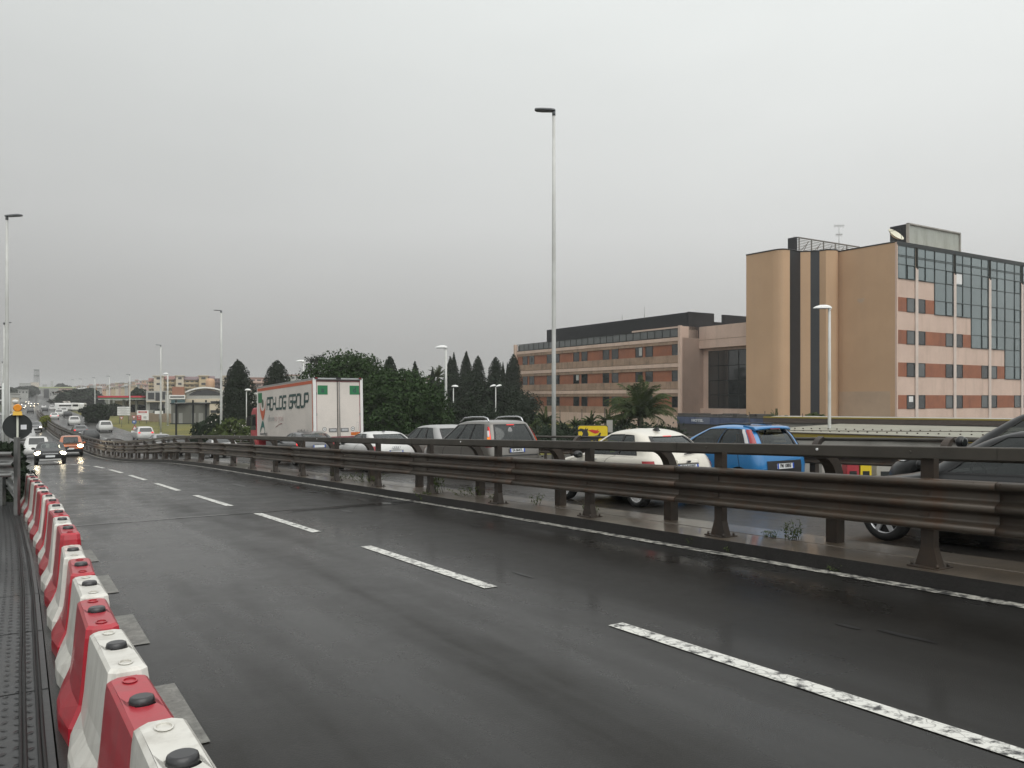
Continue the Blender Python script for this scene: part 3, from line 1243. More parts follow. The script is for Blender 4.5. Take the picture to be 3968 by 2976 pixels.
# ---------------------------------------------------------------- signs on the left
M_SIGNBACK = mat('sign_back_black', (.014, .018, .018), .55, 0, .15, 4)
M_LAMPY = mat('amber_flash_dome', (.75, .27, .01), .25, 0, .05, 4, coat=.4)
M_LAMPB = mat('yellow_lamp_body', (.62, .36, .01), .4, 0, .08)
M_STICK = mat('white_sticker', (.7, .71, .74), .4, 0, .02)
M_RSIGN = mat('sign_red', (.45, .02, .03), .4, 0, .05)
M_BSIGN = mat('sign_blue', (.02, .10, .35), .4, 0, .05)
ang_v = Vector((-.6, 1, 0)).normalized()
p = px(68, 1653, 19)
gz = rz(inv(p.x, p.y)[0])
o = thing('road_sign', 'round black-backed sign on a pale post with a white sticker, by the grey guardrail', 'road sign', (p.x, p.y, gz), (0, 0, atan2(1, -.617)))
hh = p.z - gz
b = MB()
b.cyl((0, 0, 0), (0, 0, hh + .36), .024, .024, 12)
b.build('post', mat('cream_post', (.46, .47, .40), .5, 0, .1), o)
b = MB()
b.cyl((.03, 0, hh), (.042, 0, hh), .30, .30, 40)
b.tube([(.024 + .0, .30 * cos(2 * pi * i / 40), hh + .30 * sin(2 * pi * i / 40)) for i in range(41)], .007, 6)
b.box((.02, 0, hh + .16), (.02, .2, .035)); b.box((.02, 0, hh - .16), (.02, .2, .035))
b.build('disc', M_SIGNBACK, o)
b = MB()
b.box((.026, -.125, hh - .015), (.004, .12, .11))
b.build('sticker', M_STICK, o)
b = MB()
b.hexa([(-.09, -.10, hh + .27), (.09, -.10, hh + .27), (.09, .10, hh + .27), (-.09, .10, hh + .27), (-.06, -.085, hh + .365), (.06, -.085, hh + .365), (.06, .085, hh + .365), (-.06, .085, hh + .365)])
o2 = thing('warning_lamp', 'amber flashing lamp on a yellow base, on top of the round black sign', 'warning lamp', (p.x, p.y, gz), (0, 0, atan2(1, -.617)))
b.build('lamp_base', M_LAMPB, o2)
b = MB()
b.cyl((-.05, 0, hh + .445), (.05, 0, hh + .445), .092, .092, 24)
b.cyl((-.075, 0, hh + .445), (-.05, 0, hh + .445), .075, .092, 24)
b.cyl((.05, 0, hh + .445), (.075, 0, hh + .445), .092, .075, 24)
b.cyl((0, 0, hh + .36), (0, 0, hh + .38), .04, .04, 10)
b.build('lamp_dome', M_LAMPY, o2)

p = px(-78, 1648, 17)
gz = rz(inv(p.x, p.y)[0])
o = thing('road_sign', 'dark round sign mostly cut by the left edge of the photo', 'road sign', (p.x, p.y, gz), (0, 0, atan2(1, -.617)))
b = MB(); b.cyl((0, 0, 0), (0, 0, p.z - gz + .3), .024, .024, 10); b.build('post', MATS['cream_post'], o)
b = MB(); b.cyl((.03, 0, p.z - gz), (.042, 0, p.z - gz), .30, .30, 36); b.build('disc', M_SIGNBACK, o)

# white frame of two posts and crossbars beyond the left guardrail
M_WF = mat('white_frame_paint', (.55, .57, .55), .5, 0, .06)
p = px(11, 1700, 60)
o = thing('gantry_frame', 'pale two-post frame with crossbars at the left edge behind the tall lamp post', 'frame', (p.x, p.y, rz(60)))
b = MB()
for q in (px(12, 1500, 60), px(34, 1500, 60.5)):
    b.cyl(Vector((q.x, q.y, rz(60))) - Vector((p.x, p.y, rz(60))), q + Vector((0, 0, .3)) - Vector((p.x, p.y, rz(60))), .07, .07, 10)
b.build('posts_frame', M_WF, o)
b = MB()
for y in (1508, 1552, 1606):
    b.tube([px(-15, y, 60) - Vector((p.x, p.y, rz(60))), px(35, y, 60.5) - Vector((p.x, p.y, rz(60)))], .06, 8)
b.build('crossbar', M_WF, o)
# ---------------------------------------------------------------- hotel
M_BEIGE = mat('pink_beige_render', (.60, .455, .375), .85, 0, .07, .35, .05, 8, dirt=(.44, .32, .25), dscale=.5, damt=.35, streak=((.36, .27, .21), .45, 1.1, .10))
M_BEIGED = mat('stained_beige_render', (.36, .25, .18), .85, 0, .12, .4, .06, 8, dirt=(.17, .12, .085), dscale=.8, damt=.7, streak=((.13, .10, .075), .8, 1.6, .25))
M_OCHRE = mat('ochre_render', (.505, .335, .205), .85, 0, .06, .15, .04, 9, dirt=(.42, .275, .165), dscale=.22, damt=.5, streak=((.42, .29, .19), .4, .9, .05))
M_BRICKP = mat('brick_red_panel', (.30, .115, .062), .8, 0, .10, .5, .04, 12, dirt=(.19, .08, .05), dscale=.7, damt=.6, streak=((.17, .07, .045), .5, 1.5, .2))
M_BLACKM = mat('black_cladding', (.016, .018, .022), .45, .1, .15, 1.2)
M_FRAME = mat('dark_window_frame', (.020, .024, .024), .4, .3, .1)
M_WGLASS = mat('dark_window_glass', (.022, .026, .027), .05, 0, .3, .3, coat=.5, spec=.7)
M_CURTG = mat('grey_curtain_glass', (.22, .27, .275), .05, .7, .12, .25, coat=.6, spec=.9)
M_CONC = mat('pale_concrete', (.36, .35, .32), .8, 0, .12, .8, .1, 12, dirt=(.18, .17, .15), dscale=.9, damt=.6)
M_ROOFD = mat('dark_roof_felt', (.05, .047, .043), .8, 0, .2, .6)
f1 = Vector((-.525, .851, 0)); e1 = Vector((.851, .525, 0)); UP = Vector((0, 0, 1))
GZ = CAMZ - 6.6


def wall(b, a, d, s0, s1, z0, z1, out, th, m=0, o=Vector()):
    """slab on the line a + s*d, thickness th growing along out"""
    a = Vector(a)
    q = [a + d * s0, a + d * s1, a + d * s1 + out * th, a + d * s0 + out * th]
    if (q[1] - q[0]).cross(q[3] - q[0]).z < 0:
        q = [q[1], q[0], q[3], q[2]]
    b.hexa([Vector((p.x, p.y, z0)) - o for p in q] + [Vector((p.x, p.y, z1)) - o for p in q], m)


H = lambda z: CAMZ + z
M_PIL = mat('pale_pilaster', (.62, .53, .47), .8, 0, .08, .6, dirt=(.46, .38, .33), dscale=.8, damt=.4)
# ---- left wing
Rr = Vector((20.5, 97.5, 0))
hotel = thing('hotel', 'long low wing of the pink-beige hotel with brick-red window bands and a dark roof storey', 'hotel', (Rr.x, Rr.y, GZ))
O = Vector((Rr.x, Rr.y, GZ))
outw = -e1                        # facade looks at the road
LW = 37.3
b = MB()
wall(b, Rr, f1, 0, LW, GZ, H(7.35), -outw, 11, 0, O)
wall(b, Rr - f1 * .0, e1, -.0, 3.95, GZ, H(8.72), f1, 9, 0, O)
b.build('wall', M_BEIGE, hotel)
# bands
fl = [(6.53, 5.17), (3.33, 1.97), (.12, -1.25)]
wins = []
for i in range(6):
    for s0 in (4.86 + 6.87 * i, 6.83 + 6.87 * i):
        if s0 + 1.4 < LW:
            wins.append((s0, s0 + 1.38))
wins.append((.05, 1.35))
wins.sort()
sb = MB(); lb = MB(); br = MB()
for zt, zb in fl:
    wall(sb, Rr, f1, .0, LW, H(zt), H(zt + .40), outw, .16, 0, O)
    wall(sb, Rr, f1, .0, LW, H(zb - .92), H(zb), outw, .16, 0, O)
    wall(br, Rr, f1, 0, LW, H(zb), H(zt), outw, .02, 0, O)
    wall(lb, Rr, f1, 0, LW, H(zt + .40), H(zt + .86) if zt < 6 else H(7.36), outw, .22, 0, O)
wall(lb, Rr, f1, 0, LW, GZ, H(-1.25 - .92), outw, .22, 0, O)
sb.build('stained_band', M_BEIGED, hotel)
lb.build('pale_band', M_BEIGE, hotel)
br.build('brick_panel', M_BRICKP, hotel)
b = MB()
wall(b, Rr, f1, LW, LW + .45, GZ, H(8.5), outw, .5, 0, O)
b.build('end_pier', M_BEIGE, hotel)
b = MB()
wall(b, Rr, f1, -.4, .0, GZ, H(8.75), outw, .35, 0, O)
b.build('end_pier', M_BEIGE, hotel)
RW = random.Random(11)


def window(parent, a, d, s0, s1, z0, z1, out, o, g=M_WGLASS, mull=0, fr=M_FRAME, off=.03, inset=.07):
    fb = MB()
    w_ = .06
    wall(fb, a + out * off, d, s0, s1, z1 - w_, z1, out, .05, 0, o)
    wall(fb, a + out * off, d, s0, s1, z0, z0 + w_, out, .05, 0, o)
    wall(fb, a + out * off, d, s0, s0 + w_, z0 + w_, z1 - w_, out, .05, 0, o)
    wall(fb, a + out * off, d, s1 - w_, s1, z0 + w_, z1 - w_, out, .05, 0, o)
    for k in range(mull):
        s = s0 + (s1 - s0) * (k + 1) / (mull + 1)
        wall(fb, a + out * off, d, s - .025, s + .025, z0 + w_, z1 - w_, out, .045, 0, o)
    f = fb.build('window', fr, parent)
    gb = MB()
    wall(gb, a + out * off, d, s0 + w_, s1 - w_, z0 + w_, z1 - w_, out, .015, 0, o)
    gb.build('pane', g, f)
    return f


M_PANE2 = mat('lighter_window_glass', (.10, .11, .11), .12, 0, .2, .5, coat=.4)
M_CURTAIN = mat('pale_curtain', (.42, .43, .42), .9, 0, .1)
for zt, zb in fl:
    for s0, s1 in wins:
        q = RW.random()
        f = window(hotel, Rr, f1, s0, s1, H(zb), H(zt), outw, O, M_PANE2 if q < .16 else M_WGLASS)
        if q > .9:
            cbm = MB()
            wall(cbm, Rr + outw * .047, f1, s0 + .08, s0 + .4 + q * .3, H(zb + .5 * RW.random()), H(zt - .08), outw, .004, 0, O)
            cbm.build('curtain', M_CURTAIN, f)
        if q < .12:
            br2 = MB()    # broken pane: a dark jagged hole
            c = Rr + f1 * (s0 + .7) + outw * .047 + UP * (H(zb) + .6)
            pts = [c + f1 * (cos(k * .7) * (.2 + .35 * RW.random())) + UP * (sin(k * .7) * (.2 + .35 * RW.random())) - O for k in range(9)]
            br2.prism(pts, outw * .004)
            br2.build('broken_pane', M_BLACKM, f)
# glass balustrade above the facade
b = MB(); gl = MB()
s = .3
while s < LW:
    wall(b, Rr, f1, s - .035, s + .035, H(7.36), H(8.5), outw, .08, 0, O)
    if s + 1.4 < LW:
        wall(gl, Rr + outw * .02, f1, s + .06, s + 1.34, H(7.52), H(8.40), outw, .02, 0, O)
    s += 1.4
wall(b, Rr, f1, 0, LW, H(8.42), H(8.5), outw, .1, 0, O)
wall(b, Rr, f1, 0, LW, H(7.36), H(7.5), outw, .12, 0, O)
wall(b, Rr - outw * .1, f1, 0, LW, H(7.36), H(8.3), -outw, .1, 0, O)
bal = b.build('balustrade', M_FRAME, hotel)
gl.build('pane', M_PANE2, bal)
# dark louvred roof storey
b = MB()
A2 = Rr - outw * 1.4
wall(b, A2, f1, .2, 31.0, H(7.3), H(10.5), -outw, .25, 0, O)
for (s0, s1, zt) in ((.0, 4.4, 10.55), (4.4, 5.9, 9.5), (5.9, 10.4, 10.5), (10.4, 11.5, 9.6), (11.5, 15, 10.4)):
    wall(b, A2, e1, s0 + .05, s1, H(7.3), H(zt), f1, .25, 0, O)
wall(b, A2, f1, 30.8, 31.0, H(7.3), H(10.5), -outw, 9, 0, O)
b.build('roof_storey', M_BLACKM, hotel)
b = MB()
for k in range(15):
    wall(b, A2 + outw * .02, f1, .3, 30.9, H(8.6 + k * .125), H(8.6 + k * .125 + .05), outw, .03, 0, O)
b.build('louvre', mat('louvre_metal', (.024, .027, .032), .5, .2, .1), hotel)
b = MB()
q = A2 + e1 * 4.9 + f1 * 3 + UP * H(9.2) - O
for k in range(3):
    b.box(q + UP * (.25 + k * .28), (1.4, .5, .08))
b.box(q + UP * .3, (.1, .1, 1.2))
b.build('vent_unit', M_CONC, hotel)

# link block with tall window
P1 = Rr + e1 * 3.95
b = MB()
wall(b, P1, -f1, 0, 8.2, GZ, H(8.45), e1, 9, 0, O)
wall(b, P1, -f1, -.0, 8.2, H(6.05), H(8.72), -e1, .75, 0, O)
wall(b, P1, -f1, .0, 8.2, GZ, H(-1.35), -e1, .55, 0, O)
b.build('link_wall', M_BEIGE, hotel)
b = MB()
wall(b, P1, -f1, 0, 8.2, H(7.05), H(7.1), -e1, .765, 0, O)
b.build('link_groove', M_BEIGED, hotel)
gb = MB()
wall(gb, P1, -f1, 1.0, 7.5, H(-1.35), H(5.7), -e1, .12, 0, O)
lw = gb.build('tall_window', M_WGLASS, hotel)
fb = MB()
for k in range(5):
    wall(fb, P1, -f1, 1.0 + k * 1.6, 1.08 + k * 1.6, H(-1.35), H(5.7), -e1, .17, 0, O)
for z in (-1.35, .25, 2.0, 3.8, 5.6):
    wall(fb, P1, -f1, 1.0, 7.5, H(z), H(z + .1), -e1, .165, 0, O)
fb.build('window_frame', M_FRAME, lw)

# ---- tower and right wing
C = Vector((37.4, 78.0, 0))
tower = thing('hotel_tower', 'tall hotel block with ochre road side, two black vertical strips and a stepped glass facade', 'hotel', (C.x, C.y, GZ))
O2 = Vector((C.x, C.y, GZ))
TOP = 15.16


def arc(p0, p1, bul, k=8):
    p0, p1 = Vector(p0), Vector(p1)
    d = p1 - p0
    nrm = Vector((d.y, -d.x)).normalized()
    return [p0 + d * (i / k) + nrm * bul * sin(pi * i / k) for i in range(1, k)]


pA = (25.0, 85.3); pB = (26.9, 82.45); pB2 = (28.55, 82.1)
plan = [Vector(pA), Vector(pB)] + arc(pB, pB2, .42, 7) + [Vector(pB2)]
plan2 = [Vector((30.05, 83.25)), Vector((31.0, 83.0))]
plan3 = [Vector((31.85, 82.75)), Vector((32.3, 82.2))] + arc((32.3, 82.2), (33.95, 83.25), .5, 6) + [Vector((33.95, 83.25)), Vector((37.4, 78.0))]
allp = [plan[0]] + plan[1:] + plan2 + plan3
back = [Vector((37.4, 78.0)) + Vector((e1.x, e1.y)) * 44, Vector((37.4, 78.0)) + Vector((e1.x, e1.y)) * 44 + Vector((f1.x, f1.y)) * 14, Vector((25.0, 85.3)) + Vector((e1.x, e1.y)) * 4 + Vector((f1.x, f1.y)) * 2]


def extr(b, pts, z0, z1, m=0, sm=False):
    for i in range(len(pts) - 1):
        p, q = pts[i], pts[i + 1]
        b.v += [Vector((p.x, p.y, z0)) - O2, Vector((q.x, q.y, z0)) - O2, Vector((q.x, q.y, z1)) - O2, Vector((p.x, p.y, z1)) - O2]
        k = len(b.v)
        b.face((k - 4, k - 3, k - 2, k - 1), m, sm)


b = MB()
extr(b, plan, GZ, H(TOP)); extr(b, plan2, GZ, H(TOP)); extr(b, plan3, GZ, H(TOP))
extr(b, [Vector((37.4, 78.0))] + back + [plan[0]], GZ, H(TOP))
loop = [Vector((p.x, p.y, H(TOP))) - O2 for p in allp[:-1] + [Vector((37.4, 78.0))] + back]
b.poly(loop)
b.build('wall', M_OCHRE, tower)
b = MB()
extr(b, [Vector((28.55, 82.1)), Vector((30.05, 83.25))], GZ, H(TOP - .02)); extr(b, [Vector((31.0, 83.0)), Vector((31.85, 82.75))], GZ, H(TOP - .02))
b.build('black_strip', M_BLACKM, tower)
b = MB()           # thin metal edge of the roof
for i in range(len(allp) - 1):
    b.tube([Vector((allp[i].x, allp[i].y, H(TOP + .04))) - O2, Vector((allp[i + 1].x, allp[i + 1].y, H(TOP + .04))) - O2], .07, 6)
b.build('roof_edge', M_FRAME, tower)
b = MB()           # worn grey repair at the wall foot, old lamp patch
FW = Vector((-.549, .836, 0)); NW = Vector((-.836, -.549, 0))
wall(b, C, FW, .5, 6.2, GZ, H(.6), NW, .012, 0, O2)
b.build('repair_patch', mat('grey_beige_repair', (.47, .345, .24), .85, 0, .1, .4, dirt=(.34, .255, .185), dscale=.3, damt=.7), tower)
b = MB()
c0 = C + FW * 3.6 + NW * .004 + UP * H(10.0) - O2
b.prism([c0 + FW * .5, c0 + FW * .3 - UP * .35, c0 - FW * .1 - UP * .42, c0 - FW * .35 - UP * .1, c0 - FW * .35 + UP * .05], NW * .012)
b.build('wall_patch', MATS['grey_beige_repair'], tower)

# front facade along e1, facing -f1
FRT = -f1
FL = 44.0
rows = [(13.04, 11.66), (9.83, 8.43), (6.62, 5.25), (3.43, 2.04), (.23, -1.13)]
b = MB()
wall(b, C, e1, 0, FL, GZ, H(12.9), FRT, .12, 0, O2)
b.build('front_wall', M_BEIGE, tower)
b = MB()
wall(b, C, e1, -.02, .16, GZ, H(TOP), FRT, .2, 0, O2)
b.build('corner_pier', M_BEIGE, tower)
pil = [3.03 + 6.78 * k for k in range(6)]
for k, s in enumerate(pil):
    b = MB()
    wall(b, C, e1, s, s + .45, GZ, H(12.75), FRT, .26, 0, O2)
    b.build('pilaster', M_PIL, tower)
# glass depth per half bay: bottom level of the glazing
edges = [.16, 3.03]
bays = [(.16, 3.03, 11.66, 11.66)]
for k in range(6):
    s0, s1 = pil[k] + .45, (pil[k + 1] if k < 5 else FL)
    bl = [11.66, 8.43, 5.25, 2.04, -1.13, -1.13][k]
    brr = [8.43, 5.25, 2.04, -1.13, -1.13, -1.13][k]
    bays.append((s0, s1, bl, brr))
WB = 1.34
CT = 14.85
curt = MB(); cf = MB()


def brickp(*a):
    q = MB()
    wall(q, *a)
    q.build('brick_panel', M_BRICKP, tower)


hz_lines = [14.85, 13.95, 13.82, 13.04, 11.66, 9.83, 8.43, 6.62, 5.25, 3.43, 2.04, .23, -1.13]
for bi, (s0, s1, bl, brr) in enumerate(bays):
    if bi == 0:
        pieces = [(s0, s1, bl)]
    else:
        mid = s0 + (s1 - s0) * .47
        pieces = [(s0, mid, bl), (mid, s1, brr)]
    for (a, c, zb) in pieces:
        wall(curt, C, e1, a, c, H(zb), H(CT), FRT, .15, 0, O2)
        for z in hz_lines:
            if z >= zb - .01:
                wall(cf, C, e1, a, c, H(z - .03), H(z + .03), FRT, .20, 0, O2)
        for s in (a, c):
            wall(cf, C, e1, s - .035, s + .035, H(zb), H(CT), FRT, .21, 0, O2)
    # vertical mullions at window widths
    for s, zb in (((s0 + 1.43, bl),) if bi == 0 else ((s0 + WB, bl), (s1 - WB, brr))):
        wall(cf, C, e1, s - .028, s + .028, H(zb), H(CT), FRT, .205, 0, O2)
    # opening lights sit a little proud: thicker frames at window rows
    for zt, zb_ in rows:
        ws = [(s1 - 1.34, s1, bl)] if bi == 0 else [(s0, s0 + WB, bl), (s1 - WB, s1, brr)]
        for a, c, g_ in ws:
            if zb_ >= g_ - .01:
                for (z0, z1, u0, u1) in ((zt - .06, zt, a, c), (zb_, zb_ + .06, a, c), (zb_, zt, a, a + .06), (zb_, zt, c - .06, c)):
                    wall(cf, C, e1, u0 + .03, u1 - .03, H(z0), H(z1), FRT, .24, 0, O2)
    # solid storeys: brick panels and windows
    for zt, zb_ in rows:
        if bi == 0:
            if zb_ < 11:
                brickp(C, e1, .2, 1.69, H(zb_), H(zt), FRT, .14, 0, O2)
                window(tower, C, e1, 1.69, 3.03, H(zb_), H(zt), FRT, O2, M_PANE2 if zb_ > 4 else M_WGLASS, 0, off=.13)
            continue
        lo, hi = s0, s1
        mid = s0 + (s1 - s0) * .47
        lsol, rsol = zb_ < bl - .02, zb_ < brr - .02
        if lsol:
            window(tower, C, e1, s0, s0 + WB, H(zb_), H(zt), FRT, O2, M_PANE2 if RW.random() < (.8 if zb_ > 4 else .25) else M_WGLASS, 0, off=.13)
            brickp(C, e1, s0 + WB + .02, mid if not rsol else s1 - WB - .02, H(zb_), H(zt), FRT, .14, 0, O2)
        if rsol:
            window(tower, C, e1, s1 - WB, s1, H(zb_), H(zt), FRT, O2, M_PANE2 if RW.random() < (.8 if zb_ > 4 else .25) else M_WGLASS, 0, off=.13)
cg = curt.build('curtain_glazing', M_CURTG, tower)
cf.build('glazing_frame', mat('teal_grey_frame', (.045, .06, .06), .4, .3, .1), cg)
# two opened / papered panes
b = MB(); wall(b, C + FRT * .17, e1, 2.0, 2.7, H(-.45), H(.1), FRT, .012, 0, O2); b.build('paper_sheet', M_WHITE, tower)
b = MB(); wall(b, C + FRT * .16, e1, bays[2][0] + .12, bays[2][0] + 1.2, H(11.85), H(12.9), FRT, .012, 0, O2); b.build('blind', M_WHITE, tower)
b = MB(); wall(b, C, e1, 0, FL, H(CT + .05), H(TOP + .1), FRT, .22, 0, O2); b.build('roof_edge', M_FRAME, tower)

# rooftop sign box
q = C + e1 * 3.4 + f1 * 1.0
o = thing('roof_billboard', 'blank pale corrugated billboard with a dark louvred side, on the tower roof', 'billboard', (q.x, q.y, H(TOP)))
Oq = Vector((q.x, q.y, H(TOP)))
b = MB()
wall(b, q, e1, .15, 9.3, H(15.45), H(17.45), FRT, .12, 0, Oq)
for k in range(46):
    wall(b, q + FRT * .12, e1, .2 + k * .2, .28 + k * .2, H(15.5), H(17.4), FRT, .03, 0, Oq)
b.build('panel', mat('dirty_pale_sheet', (.46, .48, .44), .5, .1, .08, .5, dirt=(.30, .31, .26), dscale=.8, damt=.8, stretch=(1, 1, .3)), o)
b = MB()
wall(b, q, e1, 0, 9.45, H(17.45), H(17.58), FRT, .3, 0, Oq); wall(b, q, e1, 0, 9.45, H(15.3), H(15.45), FRT, .3, 0, Oq)
wall(b, q, e1, 0, .15, H(15.3), H(17.58), FRT, .3, 0, Oq); wall(b, q, e1, 9.3, 9.45, H(15.3), H(17.58), FRT, .3, 0, Oq)
b.build('frame', M_CONC, o)
b = MB()
wall(b, q, f1, .05, 1.75, H(15.1), H(17.5), e1, .2, 0, Oq)
for k in range(16):
    wall(b, q, f1, .1, 1.7, H(15.2 + k * .145), H(15.28 + k * .145), -e1, .03, 0, Oq)
b.build('side_louvre', M_BLACKM, o)
b = MB()
for s in (1, 4.5, 8.5):
    wall(b, q + f1 * .3, e1, s, s + .15, H(TOP - .1), H(15.5), f1, .15, 0, Oq)
b.build('support', M_FRAME, o)

# satellite dish
q = C + e1 * .9 + f1 * .8
o = thing('satellite_dish', 'big cream satellite dish on the tower roof, left of the blank billboard', 'satellite dish', (q.x, q.y, H(TOP)))
dirn = Vector((.38, -.62, .70)).normalized()
sx = dirn.cross(Vector((0, 1, 0))).normalized(); sy = dirn.cross(sx)
b = MB()
cc = Vector((.1, 0, .75))
rg = []
for k in range(7):
    r = .85 * k / 6 + .01
    rg.append([cc + sx * r * cos(2 * pi * i / 28) + sy * r * sin(2 * pi * i / 28) + dirn * (.32 * (r / .85) ** 2) for i in range(28)])
b.rings(rg, 0, True, True, True, False)
b.rings([[p - dirn * .03 for p in r] for r in rg], 0, True, True, True, False)
b.build('reflector', mat('cream_dish', (.62, .60, .48), .45, 0, .05), o)
b = MB()
b.cyl((0, 0, 0), cc - dirn * .02, .06, .05, 8)
b.tube([cc + sx * .7 + dirn * .2, cc + dirn * .95], .02, 6); b.tube([cc - sx * .7 + dirn * .2, cc + dirn * .95], .02, 6)
b.build('mount', M_FRAME, o)

# roof sign seen from behind: black end panel and lattice
q = Vector((30.2, 84.6, 0))
o = thing('roof_sign_frame', 'grey lattice sign frame with a black end panel on the tower roof', 'sign frame', (q.x, q.y, H(TOP)))
Oq = Vector((q.x, q.y, H(TOP)))
b = MB(); wall(b, q, f1, .0, 1.1, H(15.1), H(17.0), -e1, .15, 0, Oq); b.build('end_panel', M_BLACKM, o)
M_LAT = mat('grey_lattice', (.18, .18, .17), .5, .3, .15)
b = MB()
for k in range(9):
    wall(b, q, e1, .0, 10.5, H(15.5 + k * .17), H(15.56 + k * .17), FRT, .05, 0, Oq)
for k in range(6):
    wall(b, q, e1, .2 + 2 * k, .32 + 2 * k, H(15.0), H(16.95), FRT, .09, 0, Oq)
    if k < 5:
        a = q + e1 * (.3 + 2 * k) + UP * H(15.1) - Oq
        b.tube([a + f1 * .4, a + e1 * 2 + UP * 1.6 + f1 * .4], .04, 5)
        b.tube([a + f1 * .4 + UP * 1.7, a + f1 * 1.6 - UP * .1], .04, 5)
wall(b, q, e1, 0, 10.5, H(16.9), H(17.0), FRT, .12, 0, Oq)
wall(b, q, e1, 0, 10.5, H(15.4), H(15.48), FRT, .12, 0, Oq)
b.build('lattice', M_LAT, o)
# aerials
for (xx, yb, yt, Y, lab, yagi) in ((3251, 953, 870, 86, 'thin television aerial with cross rods on the tower roof', 1), (3077, 975, 914, 85, 'thin bare mast on the tower roof, left of the lattice frame', 0),
                                   (2411, 1235, 1218, 108, 'shorter thin mast on the dark roof storey of the low wing', 0), (2497, 1225, 1188, 105, 'taller thin mast on the dark roof storey of the low wing', 0)):
    p = px(xx, yt, Y)
    zb = H(TOP) if Y < 90 else H(10.4)
    o = thing('aerial', lab, 'aerial', (p.x, p.y, zb))
    b = MB(); b.cyl((0, 0, -.1), (0, 0, p.z - zb), .03, .02, 6); b.build('mast', M_LAT, o)
    if yagi:
        b = MB()
        for zz, ln in ((p.z - zb - .15, .5), (p.z - zb - 1.1, .32)):
            b.tube([(-ln, 0, zz), (ln, 0, zz)], .016, 5)
            for k in range(-3, 4):
                b.tube([(ln * k / 3, -.3, zz), (ln * k / 3, .3, zz)], .010, 4)
                b.tube([(ln * k / 3, 0, zz - .2), (ln * k / 3, 0, zz + .2)], .010, 4)
        b.build('antenna', M_LAT, o)

# ---- blue hotel canopy
A = px(2625, 1612, 83); B_ = px(2975, 1620, 74)
A.z = B_.z = 0
d = (B_ - A); ln = d.length; d.normalize()
nrm = Vector((d.y, -d.x, 0))
if nrm.y > 0:
    nrm = -nrm
o = thing('hotel_canopy', 'battered blue entrance canopy lettered HOTEL at the foot of the hotel', 'canopy', (A.x, A.y, GZ))
Oc = Vector((A.x, A.y, GZ))
z1, z0 = CAMZ - 2.0, CAMZ - 2.68
M_BLUEF = mat('faded_blue_panel', (.075, .10, .17), .5, 0, .25, .7, dirt=(.03, .036, .06), dscale=.9, damt=.7, streak=((.02, .03, .08), .7, 2.5, .8))
b = MB()
k = 0
s = 0
while s < ln - .3:
    wb = 1.15 + .3 * ((k * 7) % 3)
    wall(b, A, d, s + .012, min(ln, s + wb) - .012, z0, z1, nrm, .08 + .012 * (k % 2), 1 if k in (2,) else 0, Oc)
    s += wb
    k += 1
b.build('fascia', [M_BLUEF, mat('pale_blue_panel', (.12, .14, .19), .5, 0, .2, .8)], o)
b = MB()
wall(b, A, d, -.3, ln + .3, z1, z1 + .12, -nrm, 7, 0, Oc)
wall(b, A, d, .0, ln, GZ, z0, -nrm, 3, 0, Oc)
for k in range(14):
    a_ = A + d * (k * .72 + .2) - nrm * (.5 + 2.5 * RW.random())
    b.box(Vector((a_.x, a_.y, z1 + .2)) - Oc, (.9 + RW.random(), .5, .1 + .35 * RW.random()), 0, RW.uniform(-.8, .8))
b.build('roof', M_ROOFD, o)
M_WTXT = mat('white_lettering', (.62, .64, .66), .5, 0, .1)
tp = A + d * (ln * .25) + nrm * .12
text_mesh('HOTEL', .36, 'lettering', M_WTXT, o, frame_matrix(Vector((tp.x, tp.y, (z0 + z1) / 2)) - Oc, d, UP), .01, .012, sx=1.35)

# ---------------------------------------------------------------- petrol station roofs on the right
M_CREAM = mat('cream_sheet_roof', (.26, .255, .205), .55, 0, .08, .6, .1, 10, dirt=(.17, .165, .125), dscale=.7, damt=.6)
M_YEL = mat('yellow_fascia', (.25, .19, .02), .5, 0, .1, .8, dirt=(.20, .16, .03), dscale=.8, damt=.6)
M_BROWN = mat('brown_fascia', (.06, .045, .035), .6, 0, .15)
q0 = px(2930, 1672, 42.5); q1 = px(4150, 1700, 33.5)
zf = CAMZ - 1.81
q0.z = q1.z = 0
d = q1 - q0; ln = d.length; d.normalize(); nb = Vector((-d.y, d.x, 0))
if nb.y < 0:
    nb = -nb
o = thing('station_roof', 'low cream roof with a yellow fascia, right of the blue car', 'petrol station', (q0.x, q0.y, GZ))
Os = Vector((q0.x, q0.y, GZ))
b = MB(); wall(b, q0, d, 0, ln, GZ, zf - .22, -nb, .25, 0, Os); b.build('wall', M_CONC, o)
b = MB(); wall(b, q0, d, -.3, ln + .3, zf - .22, zf - .02, -nb, .35, 0, Os); b.build('fascia', M_YEL, o)
b = MB(); wall(b, q0, d, -.3, ln + .3, zf - .02, zf + .02, -nb, .40, 0, Os); wall(b, q0, d, -.3, ln + .3, zf - .25, zf - .22, -nb, .37, 0, Os); b.build('trim', M_BROWN, o)
b = MB()
